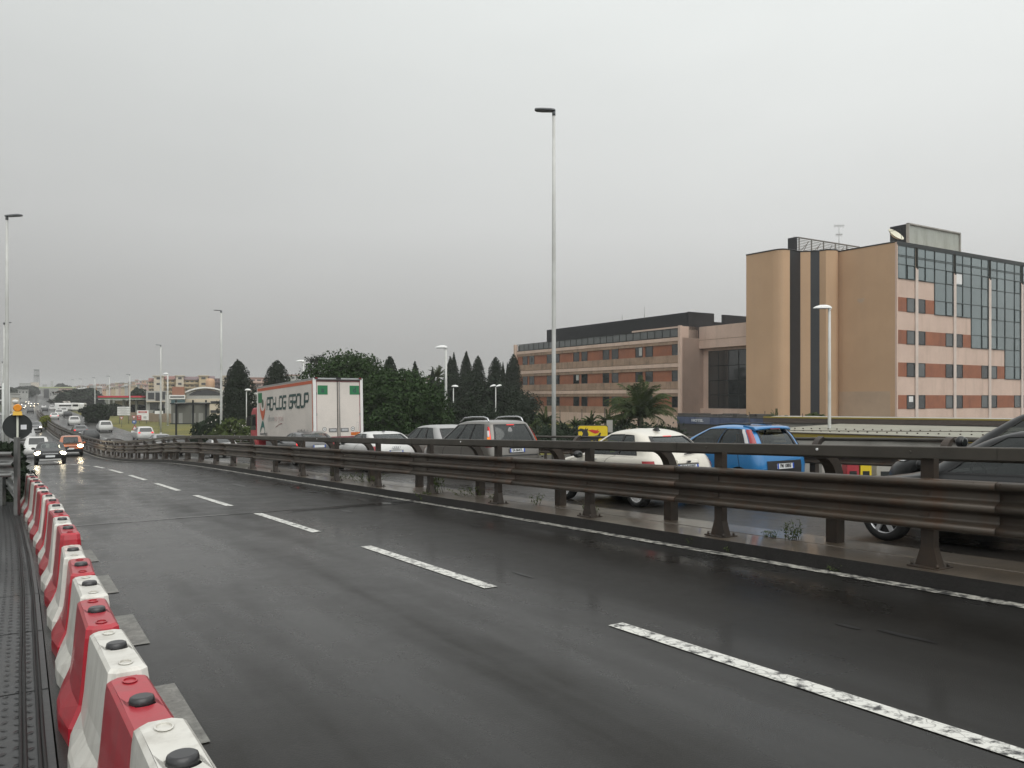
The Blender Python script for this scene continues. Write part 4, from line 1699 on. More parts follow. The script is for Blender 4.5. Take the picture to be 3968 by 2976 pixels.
# corrugated slope rising away from the road to a ridge that climbs to the right
nn_ = 30
for i in range(nn_):
    s0, s1 = -.3 + (ln + .6) * i / nn_, -.3 + (ln + .6) * (i + 1) / nn_
    hmp = .0
    rise0 = .18 * s0 / ln - .16; rise1 = .18 * s1 / ln - .16
    w0, w1 = 6.5, 6.5
    a, c = q0 + d * s0, q0 + d * s1
    pts = [a - nb * .3 + UP * (zf + .03 + hmp), c - nb * .3 + UP * (zf + .03 + hmp), c + nb * w1 + UP * (zf + .22 + rise1 + hmp), a + nb * w0 + UP * (zf + .22 + rise0 + hmp)]
    b.poly([p - Os for p in pts])
    b.poly([p - Os for p in (pts[3], pts[2], c + nb * 14 + UP * (zf + .05), a + nb * 14 + UP * (zf + .05))])
b.build('roof_sheet', M_CREAM, o)
b = MB()
for i in range(30):
    s = ln * (i + .5) / 30
    for w_ in (1.2, 3.6):
        p = q0 + d * s + nb * w_ + UP * (zf + .028 + (w_ + .3) / 6.8 * (.03 + .18 * s / ln))
        b.cyl(p - Os, p + UP * .06 - Os, .05, .04, 6)
b.build('roof_bolt', M_BROWN, o)
b = MB()
for i in range(60):
    s0 = ln * i / 60
    w_ = .6 + 4.8 * i / 60
    a = q0 + d * s0 + nb * w_ + UP * (zf + .035 + (w_ + .3) / 6.8 * (.03 + .18 * i / 60))
    b.box(a - Os, (.55, .06, .05), 0, atan2(d.y, d.x) + .25)
b.build('seam', MATS['brown_fascia'], o)
q0 = px(2960, 1648, 62); q1 = px(4250, 1632, 52)
q0.z = q1.z = 0
d = q1 - q0; ln = d.length; d.normalize(); nb = Vector((-d.y, d.x, 0))
if nb.y < 0:
    nb = -nb
o = thing('flat_roof_hall', 'long flat brown-edged roof with a thin yellow line at the foot of the hotel tower', 'petrol station', (q0.x, q0.y, GZ))
Os = Vector((q0.x, q0.y, GZ))
zf = CAMZ - 1.58
b = MB(); wall(b, q0, d, 0, ln, GZ, zf - .3, nb, 6, 0, Os); b.build('wall', M_CONC, o)
b = MB(); wall(b, q0, d, 0, ln, zf - .35, zf, -nb, .3, 0, Os); b.build('fascia', M_BROWN, o)
b = MB(); wall(b, q0, d, 0, ln, zf, zf + .1, -nb, .33, 0, Os); b.build('edge_trim', M_YEL, o)
b = MB(); wall(b, q0, d, 0, ln, zf + .0, zf + .04, nb, 6, 0, Os); b.build('roof', M_CONC, o)

# ---- yellow sign with the black six-legged dog
p = px(2298, 1735, 45)
o = thing('fuel_sign', 'yellow square sign with a black six-legged dog breathing a red flame', 'sign', (p.x, p.y, GZ), (0, 0, .05))
W2, zc_ = .86, p.z - GZ
b = MB()
b.cyl((-.5, .1, 0), (-.5, .1, zc_ - .6), .07, .07, 8); b.cyl((.5, .1, 0), (.5, .1, zc_ - .6), .07, .07, 8)
b.build('post', M_FRAME, o)


def rrect(wx, wz, r, y, cz, k=5):
    out = []
    for sx_, sz_, a0_ in ((1, 1, 0), (-1, 1, 1), (-1, -1, 2), (1, -1, 3)):
        for i in range(k + 1):
            a = (a0_ + i / k) * pi / 2
            out.append(((wx - r) * sx_ + r * cos(a), y, cz + (wz - r) * sz_ + r * sin(a)))
    return out


b = MB(); b.prism(rrect(W2, 1.26, .13, .06, zc_ - .0), (0, .25, 0)); b.build('sign_case', M_FRAME, o)
M_SYEL = mat('sign_yellow', (.68, .50, .015), .35, 0, .04, coat=.3)
b = MB(); b.prism(rrect(W2 - .03, 1.23, .12, .02, zc_ - .0), (0, .045, 0)); b.build('sign_face', M_SYEL, o)
b = MB()


def dogpoly(pts, dx=0, dz=0):
    b.prism([(x * 1.15 + dx - .3, .012, zc_ + .52 + z * 1.15 + dz) for x, z in pts][::-1], (0, .007, 0))


dogpoly([(-.52, .06), (-.2, .14), (.25, .10), (.5, .16), (.60, .30), (.66, .26), (.6, .06), (.5, -.12), (.25, -.10), (0, -.12), (-.3, -.12), (-.5, -.12)])      # body and tail
dogpoly([(-.30, .10), (-.16, .42), (-.06, .58), (-.09, .44), (.03, .5), (-.01, .36), (.05, .2), (.0, .08)])      # head turned back, ears
dogpoly([(-.14, .44), (-.34, .5), (-.48, .42), (-.46, .34), (-.30, .36), (-.24, .26)])      # muzzle
for lx, bend in ((-.46, -.10), (-.30, -.02), (-.08, -.06), (.10, .03), (.32, -.02), (.46, .08)):
    dogpoly([(lx - .055, -.08), (lx + .055, -.08), (lx + bend + .05, -.3), (lx + bend + .03, -.46), (lx + bend - .07, -.46), (lx + bend - .03, -.3)])
for i in range(6):
    x = -.52 + .07 * i
    dogpoly([(-.42 + .03 * i, .05 - .08 * i), (-.36 + .03 * i, .06 - .08 * i), (-.56 + .03 * i, .14 - .1 * i)])
b.build('dog_emblem', M_INK, o)
b = MB()
b.prism([(x * .85 - .06, .0115, zc_ + .52 + z * 1.15) for x, z in ((-.28, .40), (.02, .44), (.30, .40), (.44, .46), (.38, .36), (.54, .38), (.42, .27), (.2, .24), (.0, .30))][::-1], (0, .006, 0))
b.build('flame_emblem', mat('flame_red', (.5, .03, .02), .4, 0, .03), o)
q = px(2362, 1652, 46)
o = thing('sign_panel', 'small pale panel behind the top right corner of the yellow sign', 'sign', (q.x, q.y, GZ))
b = MB(); b.box((0, 0, q.z - GZ), (.34, .12, .7)); b.build('panel', M_CONC, o)
b = MB(); b.cyl((0, .1, 0), (0, .1, q.z - GZ), .04, .04, 8); b.build('post', M_FRAME, o)

# ---- small station equipment seen between the rails
for (x, y, Y, w_, h_, m, lab, cat) in ((3295, 1795, 31, .45, 1.4, mat('pump_red', (.35, .03, .04), .4, 0, .06), 'red fuel pump casing seen between the rails right of the blue car', 'fuel pump'), (3345, 1795, 31, .42, 1.4, M_SYEL, 'yellow fuel pump casing seen between the rails, right of the red one', 'fuel pump'),
                                       (3425, 1795, 31.5, .8, 1.5, M_CONC, 'grey cabinet seen between the rails, right of the yellow pump', 'cabinet'), (3205, 1795, 32, .6, 1.5, M_CONC, 'grey cabinet seen between the rails, left of the red pump', 'cabinet')):
    p = px(x, y, Y)
    o = thing(lab.split()[1] + '_' + lab.split()[2] if cat == 'fuel pump' else 'cabinet', lab, cat, (p.x, p.y, p.z - h_))
    b = MB(); b.box((0, 0, h_ / 2), (w_, .5, h_)); b.box((0, 0, h_ + .03), (w_ + .06, .56, .06)); b.build('casing', m, o)
    b = MB(); b.box((0, -.26, h_ * .7), (w_ * .6, .02, h_ * .2)); b.build('display', M_FRAME, o)
    b = MB(); b.box((0, 0, (GZ - p.z + h_) / 2), (w_ + .2, .7, abs(GZ - p.z + h_))); b.build('plinth', M_CONC, o)
# ---------------------------------------------------------------- vegetation


def leafmat(name, c, c2, rough=.7):
    m = bpy.data.materials.new(name)
    m.use_nodes = True
    nt = m.node_tree
    nt.nodes.clear()
    N, L = nt.nodes.new, nt.links.new
    out = N('ShaderNodeOutputMaterial')
    p = N('ShaderNodeBsdfPrincipled')
    L(p.outputs[0], out.inputs[0])
    tc = N('ShaderNodeNewGeometry')
    n = N('ShaderNodeTexNoise')
    n.inputs['Scale'].default_value = .9
    n.inputs['Detail'].default_value = 8
    n.inputs['Roughness'].default_value = .75
    L(tc.outputs['Position'], n.inputs['Vector'])
    r = N('ShaderNodeMapRange')
    r.inputs[1].default_value = .32
    r.inputs[2].default_value = .68
    L(n.outputs[0], r.inputs[0])
    mx = N('ShaderNodeMix'); mx.data_type = 'RGBA'
    L(r.outputs[0], mx.inputs[0])
    mx.inputs[6].default_value = (*c, 1)
    mx.inputs[7].default_value = (*c2, 1)
    L(mx.outputs[2], p.inputs['Base Color'])
    p.inputs['Roughness'].default_value = rough
    p.inputs['Specular IOR Level'].default_value = .12
    return m


M_CYP = leafmat('cypress_foliage', (.009, .016, .009), (.019, .028, .014))
M_LEAF = leafmat('broad_foliage', (.016, .034, .011), (.034, .062, .019))
M_LEAF2 = leafmat('dark_foliage', (.009, .017, .009), (.019, .029, .014))
M_SHRUB = leafmat('shrub_foliage', (.035, .055, .016), (.075, .095, .03))
M_PALM = leafmat('palm_foliage', (.028, .046, .016), (.06, .078, .026))
M_BARK = mat('bark', (.055, .042, .032), .9, 0, .3, 3, .4, 12)
M_FLOW = mat('white_flower', (.65, .62, .55), .7, 0, .1)


def leaves(b, pts, size, rnd, jitter=.8, aspect=.55, up=.0, m=0):
    """one small leaf clump face per (point, outward normal)"""
    for p, nrm in pts:
        n = Vector(nrm) + Vector((rnd.gauss(0, jitter), rnd.gauss(0, jitter), rnd.gauss(0, jitter) + up))
        if n.length < 1e-3:
            n = Vector((0, 0, 1))
        n.normalize()
        a = n.cross(Vector((rnd.gauss(0, 1), rnd.gauss(0, 1), rnd.gauss(0, 1))))
        if a.length < 1e-3:
            continue
        a.normalize()
        c = n.cross(a)
        s = size * rnd.uniform(.6, 1.35)
        q = Vector(p)
        b.poly([q - a * s, q - c * s * aspect + n * s * .15, q + a * s, q + c * s * aspect + n * s * .15], m)


def trunk(parent, h, r, name='trunk', lean=(0, 0)):
    b = MB()
    b.tube([(0, 0, -.4), (lean[0] * .3, lean[1] * .3, h * .4), (lean[0], lean[1], h)], [r, r * .8, r * .45], 8)
    return b.build(name, M_BARK, parent)


def cypress(seed, h, R, prof, leaf=.16, cnt=4200, m=None, ragged=.12):
    rnd = random.Random(seed)
    o = thing('cypress_tree', 'x', 'tree')
    b = MB()
    pts = []
    while len(pts) < cnt:
        s = rnd.random()
        a = rnd.uniform(0, 2 * pi)
        rr = hermite(prof, s) * R
        if rnd.random() > max(.25, rr / R):
            continue
        lump = 1 + ragged * 2.2 * mnoise.noise(Vector((cos(a) * 1.5, sin(a) * 1.5, s * 9 + seed))) + ragged * mnoise.noise(Vector((cos(a) * 4, sin(a) * 4, s * 22 + seed)))
        q = rr * lump * (1 - .35 * rnd.random() ** 2)
        pts.append(((q * cos(a), q * sin(a), h * (.04 + .96 * s) + rnd.gauss(0, .06)), (cos(a), sin(a), .35)))
    leaves(b, pts, leaf, rnd, .55, .45)
    core_ = []
    while len(core_) < cnt // 4:
        s = rnd.random() * .97
        a = rnd.uniform(0, 2 * pi)
        q = hermite(prof, s) * R * rnd.uniform(.1, .72)
        core_.append(((q * cos(a), q * sin(a), h * (.04 + .93 * s)), (cos(a), sin(a), .2)))
    leaves(b, core_, leaf * 2.0, rnd, .6, .7)
    if m is None:
        m = M_CYP
    b.build('crown', m, o)
    trunk(o, h * .8, .05 * R + .08)
    return o


PR_COL = [(0, .55), (.12, .9), (.35, 1), (.7, .88), (.88, .55), (.96, .28), (1, .05)]
PR_SPIRE = [(0, .7), (.25, 1), (.55, .9), (.74, .66), (.86, .36), (.94, .17), (1, .04)]
PR_EGG = [(0, .6), (.15, .9), (.5, 1), (.78, .85), (.93, .5), (1, .12)]
PR_CONE = [(0, .9), (.15, 1), (.5, .9), (.75, .68), (.9, .40), (1, .06)]


def round_tree(seed, rx, ry, h, base, leaf=.16, clumps=60, per=70, m=None, name='tree', label='x', core=.74, cs=1.0):
    """crown of many clumps over a dome between height base and h"""
    rnd = random.Random(seed)
    o = thing(name, label, 'tree')
    b = MB()
    hc = (base + h) / 2
    hzr = (h - base) / 2
    for k in range(clumps):
        z = rnd.uniform(-.85, 1)
        a = rnd.uniform(0, 2 * pi)
        w_ = sqrt(max(0, 1 - z * z))
        rad = rnd.uniform(core, 1.0) if rnd.random() < .8 else rnd.uniform(.3, core)
        c = Vector((rx * w_ * cos(a) * rad * (1 if z > 0 else .92), ry * w_ * sin(a) * rad, hc + hzr * z * rad))
        cr_ = cs * rnd.uniform(.16, .30) * (rx + ry + 2 * hzr) / 4 * 1.15
        pts = []
        for i in range(per):
            u = rnd.uniform(-.6, 1)
            v = rnd.uniform(0, 2 * pi)
            ww = sqrt(1 - u * u)
            d = Vector((ww * cos(v), ww * sin(v), u))
            q = cr_ * (1 - .45 * rnd.random() ** 2) * (1 + .08 * rnd.gauss(0, .6))
            pts.append((c + Vector((d.x, d.y, d.z * .8)) * q, d))
        leaves(b, pts, leaf, rnd, .6, .6)
    inn = []
    for k in range(clumps * per // 10):
        d = Vector((rnd.gauss(0, 1), rnd.gauss(0, 1), rnd.gauss(0, 1))).normalized() * (rnd.random() ** .4) * .82
        inn.append((Vector((d.x * rx, d.y * ry, hc + d.z * hzr)), d))
    leaves(b, inn, leaf * 2.6, rnd, .8, .7)
    b.build('crown', m or M_LEAF, o)
    t_ = trunk(o, hc, .035 * h + .05)
    l = MB()
    for k in range(5):
        a = k * 1.3 + seed
        l.tube([(0, 0, base * .7), (rx * .35 * cos(a), ry * .35 * sin(a), hc * .9), (rx * .6 * cos(a), ry * .6 * sin(a), hc + hzr * .3)], [.02 * h, .014 * h, .006 * h], 6)
    l.build('limb', M_BARK, o)
    return o


def put(o, xp, Y, ytop, h, label, group=None, rot=0.0, sxy=None):
    """stand a built tree of height h so that its top reaches ytop in direction xp"""
    p = px(xp, ytop, Y)
    gz = ground_at(p.x, p.y) - .1
    s = (p.z - gz) / h
    o.location = (p.x, p.y, gz)
    o.rotation_euler = (0, 0, rot)
    o.scale = (sxy if sxy else s, sxy if sxy else s, s)
    o['label'] = label
    if group:
        o['group'] = group
    return o


GC = 'cypresses between the truck and the hotel'
big = cypress(3, 10, 2.1, PR_CONE, .15, 9000, ragged=.24)
put(big, 922, 92, 1398, 10, 'large ragged dark cypress standing left of the truck', None, .4, 1.02)
c2 = cypress(8, 9.5, 1.62, PR_EGG, .14, 7000, ragged=.10)
put(c2, 1074, 100, 1398, 9.5, 'egg-shaped cypress rising behind the truck, left of the domed lamp', GC, 0, 1.0)
cA = cypress(12, 9, 1.15, PR_EGG, .13, 5000, ragged=.10)
put(cA, 1511, 100, 1382, 9, 'broad blunt cypress at the right shoulder of the big round tree', GC, 0, 1.0)
cB = cypress(15, 9, 1.35, PR_SPIRE, .12, 5000, ragged=.14)
put(cB, 1608, 96, 1403, 9, 'cypress with a knobbed thin tip, standing alone right of the broad blunt one', GC, 0, .98)
put(dup(cB, (0, 0, 0)), 1676, 98, 1426, 9, 'smallest narrow cypress left of the domed lamp pole', GC, 1.7, .62)
cC = cypress(21, 10, 1.35, PR_SPIRE, .13, 5000, ragged=.13)
put(cC, 1745, 120, 1383, 10, 'dark cypress just right of the domed lamp pole, shorter twin of a pair', GC, 0, 1.05)
put(dup(cC, (0, 0, 0)), 1759, 122, 1368, 10, 'slender taller cypress of the pair right of the domed lamp pole', GC, 2.0, .8)
put(dup(cC, (0, 0, 0)), 1807, 120, 1364, 10, 'pointed cypress with the highest tip, middle of the row', GC, 4.0, 1.12)
cD = cypress(33, 10, 1.15, PR_COL, .13, 5000, ragged=.12)
put(cD, 1852, 118, 1380, 10, 'cypress with a split rounded tip, right of the pointed highest one', GC, 0, 1.05)
put(dup(cD, (0, 0, 0)), 1921, 116, 1385, 10, 'full cypress directly above the double oval lamp', GC, 2.6, 1.2)
put(dup(cC, (0, 0, 0)), 1949, 118, 1404, 10, 'thin small spire left of the cypress beside the hotel corner', GC, 1.1, .5)
put(dup(cC, (0, 0, 0)), 1966, 120, 1407, 10, 'thinnest low spire touching the cypress beside the hotel corner', GC, 3.0, .42)
put(dup(cD, (0, 0, 0)), 1990, 121, 1373, 10, 'tall cypress against the left corner of the hotel', GC, .5, 1.1)

# pine with flat tiers
rnd = random.Random(4)
o = thing('pine_tree', 'irregular dark pine with open flat tiers, behind the truck beside the domed lamp', 'tree')
b = MB(); l = MB()
for k in range(26):
    z = rnd.uniform(5.2, 9.6)
    a = rnd.uniform(0, 2 * pi)
    rad = (1.9 - .25 * (z - 5)) * rnd.uniform(.4, 1.1)
    c = Vector((rad * cos(a), rad * sin(a), z))
    l.tube([(0, 0, z - .5), (c.x * .6, c.y * .6, z - .15), tuple(c)], [.06, .04, .02], 5)
    leaves(b, [(c + Vector((rnd.gauss(0, .42), rnd.gauss(0, .42), rnd.gauss(0, .13))), (0, 0, 1)) for _ in range(90)], .15, rnd, .7, .35)
b.build('crown', M_LEAF2, o); l.build('limb', M_BARK, o); trunk(o, 9.3, .16)
put(o, 1225, 104, 1376, 9.7, o['label'])

put(round_tree(5, 4.6, 4.6, 10, .8, .12, 330, 105, core=.84, cs=.85), 1352, 64, 1386, 10, 'largest round dark green tree directly behind the truck', 'broad trees behind the traffic', 0, 1.0)
put(round_tree(6, 3.9, 3.9, 8, .3, .12, 260, 100, core=.84, cs=.85), 1540, 60, 1448, 8, 'lower rounded tree forming the right shoulder behind the white cars', 'broad trees behind the traffic', 0, 1.0)
dk = [(1668, 96, 1500, 'dark bushy tree below the smallest narrow cypress'), (1752, 104, 1452, 'dark bushy tree behind the single oval lamp'), (1838, 102, 1447, 'widest dark bushy tree below the middle of the cypress row'),
      (1912, 98, 1478, 'dark bushy tree behind the double oval lamp'), (1985, 102, 1500, 'dark bushy tree against the hotel corner'), (2012, 90, 1560, 'low dark bush in front of the hotel wall at its left end'),
      (1800, 80, 1548, 'low dark tree between the two oval lamp posts'), (1690, 78, 1575, 'low dark tree behind the silver estate car'), (1895, 78, 1580, 'low dark tree behind the grey people carrier')]
pd = [round_tree(41 + i, 3.3, 3.2, 7.5, .2, .14, 110, 70, M_LEAF2, 'broadleaf_tree', core=.65, cs=.85) for i in range(3)]
for i, (x, Y, yt, lab) in enumerate(dk):
    o = pd[i] if i < 3 else dup(pd[i % 3], (0, 0, 0))
    put(o, x, Y, yt, 7.5, lab, 'dark bushy trees below the cypresses', i * 1.3, 1.05 if Y > 90 else .85)

# bushes on the verge left of the truck
bs = round_tree(61, 2.2, 2.0, 3.0, .0, .13, 60, 55, M_LEAF2, 'bush', core=.5)
put(bs, 832, 76, 1612, 3, 'dark wide bush on the verge left of the truck, behind the low white car', None, 0, 1.05)
bs['category'] = 'bush'
ol = round_tree(62, 2.4, 2.0, 2.6, .0, .12, 60, 55, M_SHRUB, 'oleander_bush', core=.5)
fb = MB()
rnd = random.Random(9)
leaves(fb, [(Vector((rnd.uniform(-2.2, 2.2), rnd.uniform(-2.2, -.8), rnd.uniform(1.0, 2.6))), (0, -1, .4)) for _ in range(60)], .05, rnd, .4, .7)
fb.build('flowers', M_FLOW, ol)
put(ol, 925, 74, 1622, 2.6, 'green oleander bush dotted with white flowers, just left of the red truck cab', None, 0, 1.15)
ol['category'] = 'bush'
far = [(311, 300, 1503, 5.2, M_LEAF2, 'large hazy round tree beyond the far traffic'), (372, 150, 1562, 2.6, M_LEAF2, 'dark dense bush at the road edge below the petrol canopy'),
       (535, 225, 1499, 2.6, M_LEAF2, 'upright dark tree at the right end of the red canopy'), (520, 215, 1560, 3.4, M_LEAF2, 'low wide bush behind the advertising board'),
       (590, 210, 1577, 2.5, M_LEAF2, 'low bush right of the advertising board, before the grey building'), (446, 200, 1562, 2.6, M_LEAF2, 'small bush behind the stacked direction boards'),
       (640, 205, 1580, 2.4, M_LEAF2, 'low dark hedge bush left of the billboard frame')]
pf_ = round_tree(71, 3.0, 3.0, 6, 0, .30, 70, 55, M_LEAF2, 'broadleaf_tree', core=.55)
for i, (x, Y, yt, wd, m, lab) in enumerate(far):
    o = pf_ if i == 0 else dup(pf_, (0, 0, 0))
    p = px(x, yt, Y)
    put(o, x, Y, yt, 6, lab, 'hazy trees beyond the far road', i * .9, wd / 3.0 * (1.7 if i == 0 else 1))
hl = [(45, 520, 1505), (70, 480, 1500), (95, 540, 1497), (118, 560, 1493), (22, 420, 1500), (4, 380, 1495), (255, 620, 1490), (235, 700, 1484)]
hn = ['dark hazy tree on the left slope beside the lamp post', 'second dark hazy tree from the lamp post on the left slope', 'third dark hazy tree on the left slope, nearer the mast', 'dark hazy tree just left of the distant mast foot',
      'dark hazy tree between the left lamp posts', 'dark hazy tree cut by the left edge', 'tiny dark tree on the skyline left of the round tree', 'tiny dark tree crown breaking the skyline right of the mast']
for i, (x, Y, yt) in enumerate(hl):
    put(dup(pf_, (0, 0, 0)), x, Y, yt, 6, hn[i], 'trees on the distant slope', i * 1.7, 2.2 if i < 6 else 1.6)

# ---- palms


def palm(seed, th, fl, nf, droop=1.0, name='palm_tree', leafw=.035, m=None):
    rnd = random.Random(seed)
    o = thing(name, 'x', 'palm')
    if th > 0:
        b = MB()
        rr = []
        for k in range(11):
            rr.append(.2 * (1.25 if k % 2 else 1.0) * fl / 3)
        b.tube([(0, 0, -.3 + (th + .3) * k / 10) for k in range(11)], rr, 10)
        b.build('trunk', M_BARK, o)
    b = MB()
    for f in range(nf):
        a = f * 2.399 + rnd.uniform(-.2, .2)
        el0 = radians(rnd.uniform(15, 88))
        L_ = fl * rnd.uniform(.8, 1.1)
        p = Vector((0, 0, th))
        d = Vector((cos(a) * cos(el0), sin(a) * cos(el0), sin(el0)))
        pts = []
        n = 16
        for k in range(n + 1):
            pts.append(p.copy())
            p = p + d * (L_ / n)
            d = (d + Vector((0, 0, -.10 * droop * (k + 3) / n * 1.5))).normalized()
        b.tube(pts, [.022 * fl / 3 * (1 - .8 * k / n) + .004 for k in range(n + 1)], 5)
        side = Vector((-sin(a), cos(a), 0))
        for k in range(2, n + 1):
            for q in (0, .5):
                pt = pts[k - 1].lerp(pts[k], q)
                dd = (pts[k] - pts[k - 1]).normalized()
                ll = fl * .19 * (1 - abs(k / n - .45) * .9) * rnd.uniform(.8, 1.1)
                for s in (-1, 1):
                    tip = pt + side * s * ll * .8 + dd * ll * .65 - Vector((0, 0, ll * (.25 + .5 * rnd.random() * droop)))
                    b.poly([pt - dd * leafw * .6, pt.lerp(tip, .4) + dd * leafw * .7 + Vector((0, 0, .02)), tip, pt.lerp(tip, .4) - dd * leafw * .7])
    b.build('crown', m or M_PALM, o)
    return o


pm = palm(2, 3.3, 3.1, 70, 1.05, leafw=.05)
p = px(2482, 1600, 60)
gz = ground_at(p.x, p.y)
pm.location = (p.x, p.y, CAMZ - 1.5 - 3.3)
pm['label'] = 'big date palm with arching fronds in front of the hotel wall'
tb = MB(); tb.cyl((0, 0, gz - pm.location.z), (0, 0, 0), .28, .24, 10); tb.build('trunk_base', M_BARK, pm)
sp_ = [(2114, 1640, 58, .95, 'small bushy palm left of the tallest lamp post, before the hotel corner'), (2075, 1662, 58, .6, 'low palm tuft behind the grey people carrier roof'), (2290, 1640, 60, .75, 'short palm directly behind the yellow sign'), (2352, 1638, 61, .8, 'short palm right of the yellow sign, below the big palm'),
       (2228, 1650, 60, .6, 'low palm tuft left of the yellow sign'), (3010, 1640, 70, 1.0, 'bushy palm at the foot of the ochre tower'), (2420, 1650, 60, .9, 'spreading young palm under the big palm')]
pp = palm(7, .7, 1.25, 34, .9, leafw=.05)
for i, (x, y, Y, s, lab) in enumerate(sp_):
    o = pp if i == 0 else dup(pp, (0, 0, 0))
    p = px(x, y, Y)
    o.location = (p.x, p.y, p.z - .75 * s)
    o.rotation_euler = (0, 0, i * 1.1)
    o.scale = (s,) * 3
    o['label'] = lab
    o['group'] = 'short palms by the hotel'
    st_ = MB()
    gz = ground_at(p.x, p.y)
    st_.cyl((0, 0, (gz - o.location.z) / s), (0, 0, 0), .11, .10, 8)
    st_.build('stem', M_BARK, o)
fp = palm(13, 7.0, 1.7, 30, 1.0)
put(fp, 1697, 112, 1416, 8.6, 'far slender palm between the cypresses left of the domed lamp', None, 0, 1.2)
# hedge plants
hp = round_tree(81, .9, .8, 1.9, .0, .075, 40, 45, M_LEAF2, 'hedge_plant', core=.4)
hx = [(2170, 1632, 'dark hedge plant right of the tallest lamp post'), (2200, 1648, 'low hedge plant right of the tallest lamp post, second in the hedge'), (2252, 1622, 'taller reddish hedge plant left behind the yellow sign'), (2268, 1640, 'hedge plant behind the left top of the yellow sign'),
      (2318, 1636, 'hedge plant behind the right top of the yellow sign'), (2385, 1640, 'hedge plant between the yellow sign and the white small car roof'), (2140, 1648, 'hedge plant behind the tallest lamp post'), (2560, 1640, 'hedge plant under the right fronds of the big palm'), (2600, 1648, 'hedge plant at the left end of the blue canopy')]
for i, (x, y, lab) in enumerate(hx):
    o = hp if i == 0 else dup(hp, (0, 0, 0))
    p = px(x, y, 64 + (i % 3))
    o.location = (p.x, p.y, p.z - 1.9)
    o.rotation_euler = (0, 0, i * 2.1)
    o['label'] = lab
    o['category'] = 'plant'
    o['group'] = 'hedge before the hotel'
hb = round_tree(82, 1.2, 1.1, 1.7, .0, .09, 40, 45, M_SHRUB, 'round_shrub', core=.4)
p = px(3166, 1600, 70)
hb.location = (p.x, p.y, p.z - 1.55)
hb['label'] = 'round yellowish shrub at the foot of the second black strip'
hb['category'] = 'bush'
# dark planting bed behind the outer guardrail
bm = MB()
rnd = random.Random(77)
for k in range(90):
    x = rnd.uniform(2030, 2640)
    Y = rnd.uniform(52, 60)
    p = px(x, rnd.uniform(1668, 1730), Y)
    leaves(bm, [(p + Vector((rnd.gauss(0, .5), rnd.gauss(0, .4), rnd.gauss(0, .35))), (0, -1, .6)) for _ in range(40)], .13, rnd, .7, .5)
o = bm.build('ground_cover', M_LEAF2)
tag(o, kind='stuff')
# wooden stakes of the hotel fence
for i, (x, yt) in enumerate(((2170, 1592), (2255, 1588), (2343, 1583), (2903, 1598), (2964, 1595), (3110, 1604))):
    p = px(x, yt, 62)
    b = MB(); b.cyl((0, 0, -2.6), (0, 0, 0), .035, .03, 6); b.ball((0, 0, 0), .04, 0, 6, 4)
    o = b.build('fence_stake', M_BARK, None, p)
    tag(o, ['thin rusty stake just right of the tallest lamp post', 'thin rusty stake left behind the yellow sign', 'thin rusty stake right behind the yellow sign', 'thin rusty stake at the left foot of the ochre tower', 'second thin rusty stake at the foot of the ochre tower', 'thin rusty stake between the two black strips'][i], 'stake', 'rusty stakes before the hotel')

# ---- weeds on the median and the verge


def weed(seed, h, n, spread, m=None):
    rnd = random.Random(seed)
    b = MB()
    for k in range(n):
        a = rnd.uniform(0, 2 * pi)
        ln = h * rnd.uniform(.5, 1)
        x0, y0 = rnd.gauss(0, spread * .3), rnd.gauss(0, spread * .3)
        tip = Vector((x0 + cos(a) * spread * rnd.random(), y0 + sin(a) * spread * rnd.random(), ln))
        base = Vector((x0, y0, -.03))
        b.tube([base, base.lerp(tip, .5) + Vector((0, 0, .03 * h)), tip], [.004, .003, .002], 4)
        pts = [(base.lerp(tip, rnd.uniform(.25, 1)) + Vector((rnd.gauss(0, .02), rnd.gauss(0, .02), 0)), (0, 0, 1)) for _ in range(9)]
        leaves(b, pts, .026 * (h / .4) ** .4, rnd, .7, .45)
    return b.build('weed', m or M_SHRUB)


wl = [(17.35, .22, .62, 22, .25, 'tallest leafy weed growing on the median at the road joint'), (17.15, -.20, .22, 20, .25, 'weed hanging over the kerb at the road joint'), (16.4, .36, .22, 16, .35, 'low sprawling weed on the median just right of the road joint'),
      (15.6, .37, .16, 8, .18, 'tiny weed tuft in the median crack, right of the sprawling weed'), (14.3, .37, .25, 6, .12, 'thin reddish weed stem in the median crack'), (12.9, .38, .14, 7, .15, 'small weed in the median crack below the white car'),
      (9.55, .45, .26, 12, .13, 'dark upright weed on the median, between the black car and the white car'), (9.8, .38, .10, 9, .12, 'tiny weed left of the dark upright weed on the median'), (10.4, -.21, .10, 10, .14, 'small weed on the kerb face near the right side'), (9.9, -.22, .09, 8, .12, 'smaller weed on the kerb face near the right side'),
      (21, .4, .28, 22, .45, 'wide weed patch on the median left of the road joint'), (22.5, .4, .2, 18, .4, 'low weed patch on the median farther left of the road joint'), (8.6, -.235, .06, 8, .1, 'tiniest weed at the kerb foot near the right edge')]
for i, (t, n, h, cn_, sp2, lab) in enumerate(wl):
    o = weed(100 + i, h, cn_, sp2)
    o.location = rf(t, n, .15 if n > -.1 else .03)
    tag(o, lab, 'weed', 'weeds along the median')
mb_ = round_tree(91, .7, .7, 1.9, .0, .1, 30, 40, leafmat('yellow_green_foliage', (.10, .12, .012), (.17, .18, .025)), 'median_shrub', core=.4)
p = px(177, 1655, 122)
t_, n_ = inv(p.x, p.y)
mb_.location = rf(t_, n_, .1)
mb_.scale = (1.1, 1.1, 1.15)
mb_['label'] = 'yellow-green shrub growing in the median where it bends'
mb_['category'] = 'shrub'
